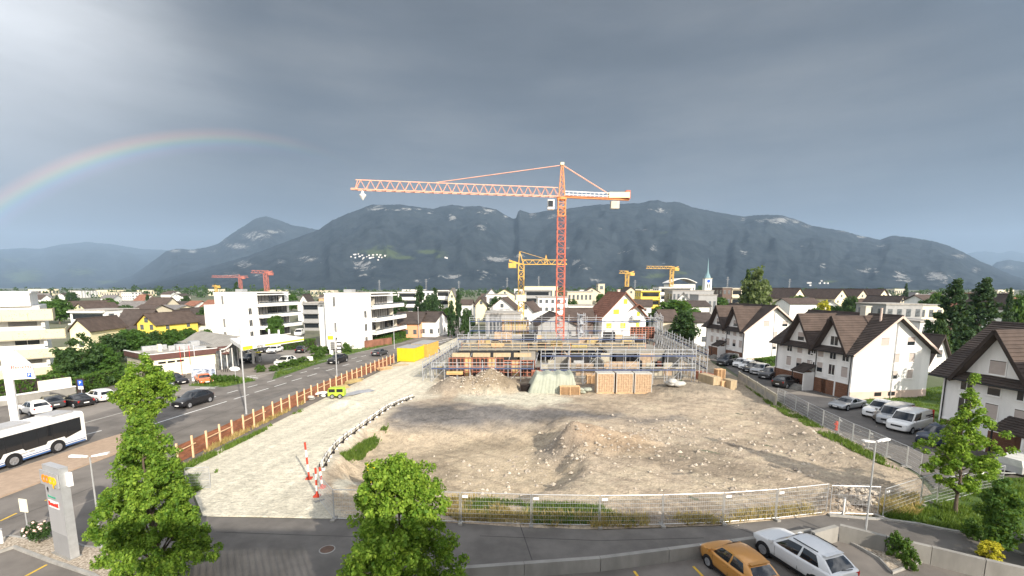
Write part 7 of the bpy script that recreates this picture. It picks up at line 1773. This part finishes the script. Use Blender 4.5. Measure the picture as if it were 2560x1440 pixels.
def rw_post(label, u, v, vt, tilt=0.):
    p = GS(u, v); h = P(u, vt, p.y).z - p.z; T = thing('striped_post', label, 'post', p, 0, 'red and white posts'); n = 5
    for k in range(n): MB().tube((tilt * k / n, 0, h * k / n), (tilt * (k + 1) / n, 0, h * (k + 1) / n), .07, 10).build('stripe', M_rw if k % 2 == 0 else M_frame, T)
    MB().cbox((0, 0, .05), (.4, .4, .1)).build('base', M_rw, T)
    return T
rw_post('leaning red and white post left of the guide rail end', 773, 1197, 1106, -.15); rw_post('left one of the paired red and white posts', 793, 1243, 1170); rw_post('right one of the paired red and white posts', 806, 1218, 1168, -.12)
bp_ = G(938, 1218); T = thing('yellow_banner', 'tilted yellow banner board with dark lettering behind the lime maple', 'banner', (bp_.x, bp_.y, 0), R(-14))
MB().extrude([(-.55, 0, .35), (.95, 0, .1), (.95, 0, 1.25), (-.6, 0, 1.7)], (0, .03, 0)).build('board', M_yellow, T); MB().bar((-.45, -.02, 1.05), (.5, -.02, .85), .02, .16).build('lettering', M_black, T)
for x in (-.5, .85): MB().tube((x, .05, 0), (x, .05, 1.4), .03, 6).build('post', M_steel, T)
# ---- draped material heap
def rng(s): return np.random.RandomState(s)
p = GS(1385, 984); TP = thing('tarpaulin_heap', 'big heap covered with pale green tarpaulin before the scaffold', 'tarpaulin', (p.x, p.y + 2, 0)); b = MB(); nx, ny = 46, 20; k = p.y / F; W2 = 62 * k; Dp = 2.2; Hh = 2.45; g_ = []
for j in range(ny + 1):
    for i in range(nx + 1):
        a = -1 + 2 * i / nx; c = -1 + 2 * j / ny; q = max(abs(a), abs(c)); prof_ = max(0., min(1., (1.0 - q) / .16)) ** .8
        fold = .09 * math.sin(i * 1.9 + 2 * math.sin(j * .5)) * (1 - prof_ * .7) + .05 * math.sin(i * .8 + j * 1.7)
        sh = 1.0 - .14 * prof_; g_.append((a * W2 * (1.08 if a < 0 else 1) * sh + (0.25 * prof_), c * Dp * sh + fold, prof_ * Hh * (1 + .05 * math.sin(i * .5)) + .03 * math.sin(i * 2.3) + .02))
b.add(g_, [(j * (nx + 1) + i, j * (nx + 1) + i + 1, (j + 1) * (nx + 1) + i + 1, (j + 1) * (nx + 1) + i) for j in range(ny) for i in range(nx)]); b.build('cover', M_tarp, TP, True); MB().box((-W2 * .7, -1.2, 0), (W2 * .7, 1.2, 1.6)).build('load', M_wood, TP)
# ---- wrapped brick stacks
for i, (ua, ub) in enumerate(((1492, 1537), (1540, 1584), (1586, 1630))):
    a, c = GS(ua, 985), GS(ub, 985); w_ = c.x - a.x; T = thing('brick_stack', 'tall stack of brown blocks, %s from the left before the scaffold' % ORD[i], 'brick stack', (a.x, a.y, max(a.z, 0)), R(2 - 2 * i), 'brick stacks'); Hh = 2.75
    MB().box((0, 0, 0), (w_ - .1, 1.5, .14)).build('pallet', M_woodO, T); nb, nr = 7, 9; bw = (w_ - .1) / nb; bh = (Hh - .14) / nr; rg = random.Random(i)
    b = MB()
    for r_ in range(nr):
        for k in range(nb): o_ = rg.uniform(0, .03); b.box((k * bw + .012, -o_, .14 + r_ * bh + .008), ((k + 1) * bw - .012, .35, .14 + (r_ + 1) * bh - .008))
    stuff(b.build('bricks', M_brick, T)); MB().box((.02, .36, .14), (w_ - .12, 1.5, Hh - .01)).build('rear_bricks', M_brick, T)
    MB().box((-.015, -.045, Hh - .12), (w_ - .085, 1.5, Hh + .02)).build('film_cap', M_film, T)
    for x in (0.0, w_ - .14): MB().box((x - .02, -.05, .14), (x + .06, -.035, Hh)).build('film_edge', M_film, T)


def pallet_stack(label, u, v, n, w_=1.2, d_=.8, rz=0., m=None, hgt=.14):
    p = GS(u, v); T = thing('pallet_stack', label, 'pallets', (p.x, p.y, max(0, p.z)), rz, 'pallet stacks'); m = m or M_woodO
    for k in range(n):
        b = MB(); z = k * hgt
        for q in range(3): b.box((-w_ / 2 + q * (w_ - .1) / 2, -d_ / 2, z), (-w_ / 2 + q * (w_ - .1) / 2 + .1, d_ / 2, z + hgt * .62))
        for q in range(5): b.box((-w_ / 2, -d_ / 2 + q * (d_ - .1) / 4, z + hgt * .64), (w_ / 2, -d_ / 2 + q * (d_ - .1) / 4 + .1, z + hgt * .86))
        b.build('pallet', m, T)
    return T
pallet_stack('stack of pale pallets in front of the tarpaulin heap', 1424, 986, 8, 2.6, 1.2); pallet_stack('stack of red-brown panels left of the tarpaulin heap', 1345, 962, 14, 1.9, 1.2, m=M_form); pallet_stack('dark pallets at the left foot of the tarpaulin heap', 1322, 978, 7, 2.4, 1.2, m=M_trim)
pallet_stack('pallet stack standing upright beside the right scaffold', 1798, 950, 12, 1.3, 1.0, R(10)); pallet_stack('low pallet stack left of the brick stacks', 1478, 960, 9, 1.4, 1.)
for i, (u, v, L, w_, h, m_) in enumerate(((1790, 972, 3.2, 1.4, 1.2, M_wood), (1812, 972, 2.4, 1.3, 1.1, M_woodO), (1832, 975, 1.5, 1.2, 1.3, M_wood), (1775, 955, 2.8, 1.2, 1.2, M_form))):
    p = GS(u, v); T = thing('timber_stack', ['stack of squared timber at the right end of the site', 'second timber stack right of the squared timber', 'bundle of boards against the concrete wall panels', 'stack of reddish beams beside the right scaffold'][i], 'timber', (p.x, p.y, max(0, p.z)), R(105), 'timber stacks')
    for r_ in range(int(h / .16)):
        for c in range(int(w_ / .2)): MB().box((0, -w_ / 2 + c * .2, r_ * .165), (L + .06 * ((r_ * 3 + c) % 4), -w_ / 2 + c * .2 + .185, r_ * .165 + .15)).build('beam', m_, T)
# ---- yellow site containers
def container(label, loc, rz, L, w_, h, m=M_yelK, z=0.):
    T = thing('site_container', label, 'container', (loc.x, loc.y, z), rz, 'yellow site containers')
    b = MB(); n = int(w_ / .22)
    MB().box((0.06, 0.06, .1), (L - .06, w_ - .06, h - .08)).build('body', m, T)
    for k in range(n): b.box((-.0, .1 + k * (w_ - .2) / n, .16), (.06, .1 + (k + .55) * (w_ - .2) / n, h - .16))
    n2 = int(L / .24)
    for k in range(n2): b.box((.1 + k * (L - .2) / n2, -.0, .16), (.1 + (k + .55) * (L - .2) / n2, .06, h - .16)).box((.1 + k * (L - .2) / n2, w_ - .06, .16), (.1 + (k + .55) * (L - .2) / n2, w_, h - .16))
    b.build('corrugation', m, T); MB().box((-.02, -.02, h - .08), (L + .02, w_ + .02, h)).build('roof', M_greyW, T)
    f = MB()
    for x in (0, L - .1):
        for y in (0, w_ - .1): f.box((x - .015, y - .015, 0), (x + .115, y + .115, h - .085))
    f.build('corner_post', m, T); return T
a = GS(1036, 906); container('nearer yellow corrugated site container at the end of the fence', a, math.atan2(.98, .18), 5.0, 3.4, 2.75)
a2 = a + Vector((.18, .98, 0)) * 6.2; container('farther yellow site container behind the nearer one', a2 + Vector((.3, 0, 0)), math.atan2(.98, .18), 6.5, 3.4, 2.75, M_yelC)
q = P(1432, 872, 84); container('small yellow container on the slab right of the crane mast', Vector((q.x + 2.6, 84, 0)), math.pi / 2, 2.2, 2.7, 2.3, z=P(0, 893, 84).z)
# ---- orange loader beside the containers
p = GS(1084, 882); LD = thing('wheel_loader', 'small orange wheel loader beyond the yellow containers', 'loader', (p.x, p.y, 0), R(200)); MB().box((-1.2, -.7, .6), (1.0, .7, 1.3)).build('chassis', M_org, LD); MB().box((-.5, -.55, 1.3), (.5, .55, 2.4)).build('cab', M_glassL, LD); MB().box((-.6, -.62, 2.4), (.6, .62, 2.5)).build('cab_roof', M_org, LD)
for x in (-.8, .8):
    for s in (-1, 1): add_wheel(LD, x, s * .75, .5, .35)
MB().bar((1.0, -.5, 1.0), (2.0, -.5, .5), .14).bar((1.0, .5, 1.0), (2.0, .5, .5), .14).build('lift_arm', M_org, LD); MB().extrude([(1.9, -.9, .1), (2.7, -.9, .1), (2.1, -.9, .9)], (0, 1.8, 0)).build('bucket', M_form, LD)
# ---- small things near the fence
p = GS(843, 995); CT = thing('compressor_trailer', 'lime green compressor trailer among the stores by the fence', 'compressor', (p.x, p.y, max(0, p.z)), R(5)); MB().extrude([(-1., -.5, .35), (1., -.5, .35), (1., -.5, 1.0), (.85, -.5, 1.35), (-.85, -.5, 1.35), (-1., -.5, 1.0)], (0, 1.0, 0)).build('housing', mat('lime_machine', (.36, .50, .05), .45, var=.05), CT)
for x in (-.48, .48): MB().box((x - .38, -.53, .85), (x + .38, -.503, 1.25)).build('service_flap', M_black, CT)
for x in (-.45, .5):
    for s in (-1, 1): add_wheel(CT, x, s * .52, .3, .14)
def boards(label, u, v, n, L, m, rz, hgt=.06, name='board_stack', spread=.5):
    p = GS(u, v); T = thing(name, label, 'boards', (p.x, p.y, max(0, p.z)), rz, 'loose boards and sheets'); rg = random.Random(int(u))
    for i in range(n): MB().cbox((rg.uniform(-.3, .3), (i % 5 - 2) * .24 + rg.uniform(-.05, .05), .05 + (i // 5) * hgt * 1.6), (L * rg.uniform(.8, 1.05), .2, hgt), rg.uniform(-.12, .12) * spread).build('board', m, T)
    return T
boards('pile of yellow formwork boards beside the lime compressor', 848, 972, 20, 2.6, M_formy, R(50)); boards('yellow formwork boards lying behind the compressor', 880, 956, 20, 3.0, M_formy, R(62)); boards('mixed grey boards and steel beside the fence end', 930, 925, 26, 3.2, M_steel, R(70)); boards('weathered timber pile before the yellow container', 962, 924, 24, 2.6, M_woodO, R(55)); boards('dark scrap pile behind the weathered timber', 945, 915, 24, 3.4, M_pipe, R(75)); boards('loose planks on the gravel beside the container', 1000, 914, 10, 3.0, M_wood, R(30)); boards('planks leaning at the left scaffold corner', 1098, 922, 12, 2.6, M_formy, R(70), .1)
p = GS(885, 985); T = thing('grey_sheet', 'crumpled grey sheet lying on the gravel beside the compressor', 'sheet', (p.x, p.y, max(0, p.z) + .03), R(50)); b = MB(); n = 12; rgn = rng(5); hh = rgn.rand(n + 1, n + 1) * .10; b.add([(i * .42 - 2.4, j * .14 - .9 + .1 * math.sin(i), hh[j, i] + .02) for j in range(n + 1) for i in range(n + 1)], [(j * (n + 1) + i, j * (n + 1) + i + 1, (j + 1) * (n + 1) + i + 1, (j + 1) * (n + 1) + i) for j in range(n) for i in range(n)]); b.build('sheet', mat('grey_plastic_sheet', (.30, .31, .33), .6, var=.15), T, True); MB().box((-2.2, -.7, -.05), (2.3, .6, .012)).build('underlay', M_greyW, T)
def sacks(label, u, v, n, m, s=.5):
    p = GS(u, v); T = thing('sack_pile', label, 'sacks', (p.x, p.y, max(0, p.z)), 0, 'white sacks'); rg = random.Random(int(v)); me_ = MB().lathe([(.05, 0), (.5, .06), (.55, .25), (.35, .42), (.05, .46)], 10).mesh('sack', m, True)
    for i in range(n): o = link('sack', me_, T, (rg.uniform(-.9, .9), rg.uniform(-.4, .4), rg.choice([0, 0, .3])), rg.uniform(0, 3), (s * 2 * rg.uniform(.8, 1.2), s * 1.3, s * 1.5)); 
    return T
sacks('white sacks at the foot of the board fence', 768, 1000, 5, M_film); sacks('white bags beside the lime compressor', 800, 990, 9, M_frame, .4); sacks('wrapped white bundle right of the brick stacks', 1690, 980, 7, M_film, .9); sacks('pale plastic bags between pallets and brick stacks', 1462, 982, 6, M_tarp, .6)
p = GS(1137, 955); T = thing('yellow_beam_box', 'yellow timber beam lying on top of the gravel heap', 'beam', (p.x, p.y, 1.1), R(2)); MB().box((-1.2, 0, 0), (1.2, .5, .5)).build('beam', M_formy, T); MB().box((-1.25, -.03, .12), (1.25, -.002, .2)).build('strap', M_org, T)
# banners on the road bend
for i, (u, v, vt, wd) in enumerate(((1149, 838, 795, 16), (1164, 836, 796, 12))):
    p = G(u, v); h = P(u, vt, p.y).z; k = p.y / F; T = thing('banner_flag', ['left grey banner on a pole at the road bend', 'right grey banner on a pole at the road bend'][i], 'banner', p, R(-15), 'banners at the road bend'); MB().tube((0, 0, 0), (0, 0, h + .3), .06, 8).build('pole', M_frame, T); b = MB(); n = 10; ww = wd * k
    b.add([(.08 + ww * q / 4, .12 * math.sin(q * 1.4 + j * .5), h - (h * .72) * j / n) for j in range(n + 1) for q in range(5)], [(j * 5 + q, j * 5 + q + 1, (j + 1) * 5 + q + 1, (j + 1) * 5 + q) for j in range(n) for q in range(4)]); b.build('cloth', mat('grey_banner', (.38, .39, .41), .8, var=.25, scale=1.5), T, True); MB().bar((0, 0, h), (ww, 0, h), .05).build('top_rod', M_steel, T)
p = G(2090, 1075); T = thing('fire_hydrant', 'red hydrant in the grass beside the side street', 'hydrant', (p.x, p.y, 0)); MB().lathe([(.16, 0), (.16, .1), (.11, .12), (.11, .7), (.14, .72), (.13, .85), (.03, .92)], 12).build('body', M_rw, T)
for s in (-1, 1): MB().tube((s * .1, 0, .6), (s * .24, 0, .6), .06, 8).build('outlet', M_rw, T)
p = G(2108, 1288); T = thing('marker_post', 'short white marker post at the gap in the mesh fence', 'post', (p.x, p.y, 0)); MB().tube((0, 0, 0), (0, 0, 1.1), .05, 8).build('post', M_frame, T); MB().tube((0, 0, 1.1), (0, 0, 1.15), .06, 8).build('cap', M_steel, T)
LG = G(150, 998); T = thing('low_street_wall', 'low white topped wall behind the parked cars at left', 'wall', G(-40, 1022), math.atan2((G(190, 985) - G(-40, 1022)).y, (G(190, 985) - G(-40, 1022)).x)); Lw = (G(190, 985) - G(-40, 1022)).length; MB().box((0, -.15, 0), (Lw, .15, 1.0)).build('wall', M_conc, T); MB().box((-.03, -.22, 1.0), (Lw + .03, .22, 1.12)).build('coping', M_white, T); MB().box((Lw * .58, -.13, 1.12), (Lw * .96, .13, 2.35)).build('sign_wall', M_panel, T)
# tables at the cafe
p = G(553, 930); T = thing('bicycle_rack', 'dark bicycle rack at the right end of the cafe wall', 'bicycle rack', (p.x, p.y, 0)); 
for k in range(4): MB().bar((k * .35, 0, 0), (k * .35, 0, .8), .05).bar((k * .35, 0, .8), (k * .35, .6, .8), .05).bar((k * .35, .6, .8), (k * .35, .6, 0), .05).build('hoop', M_pipe, T)
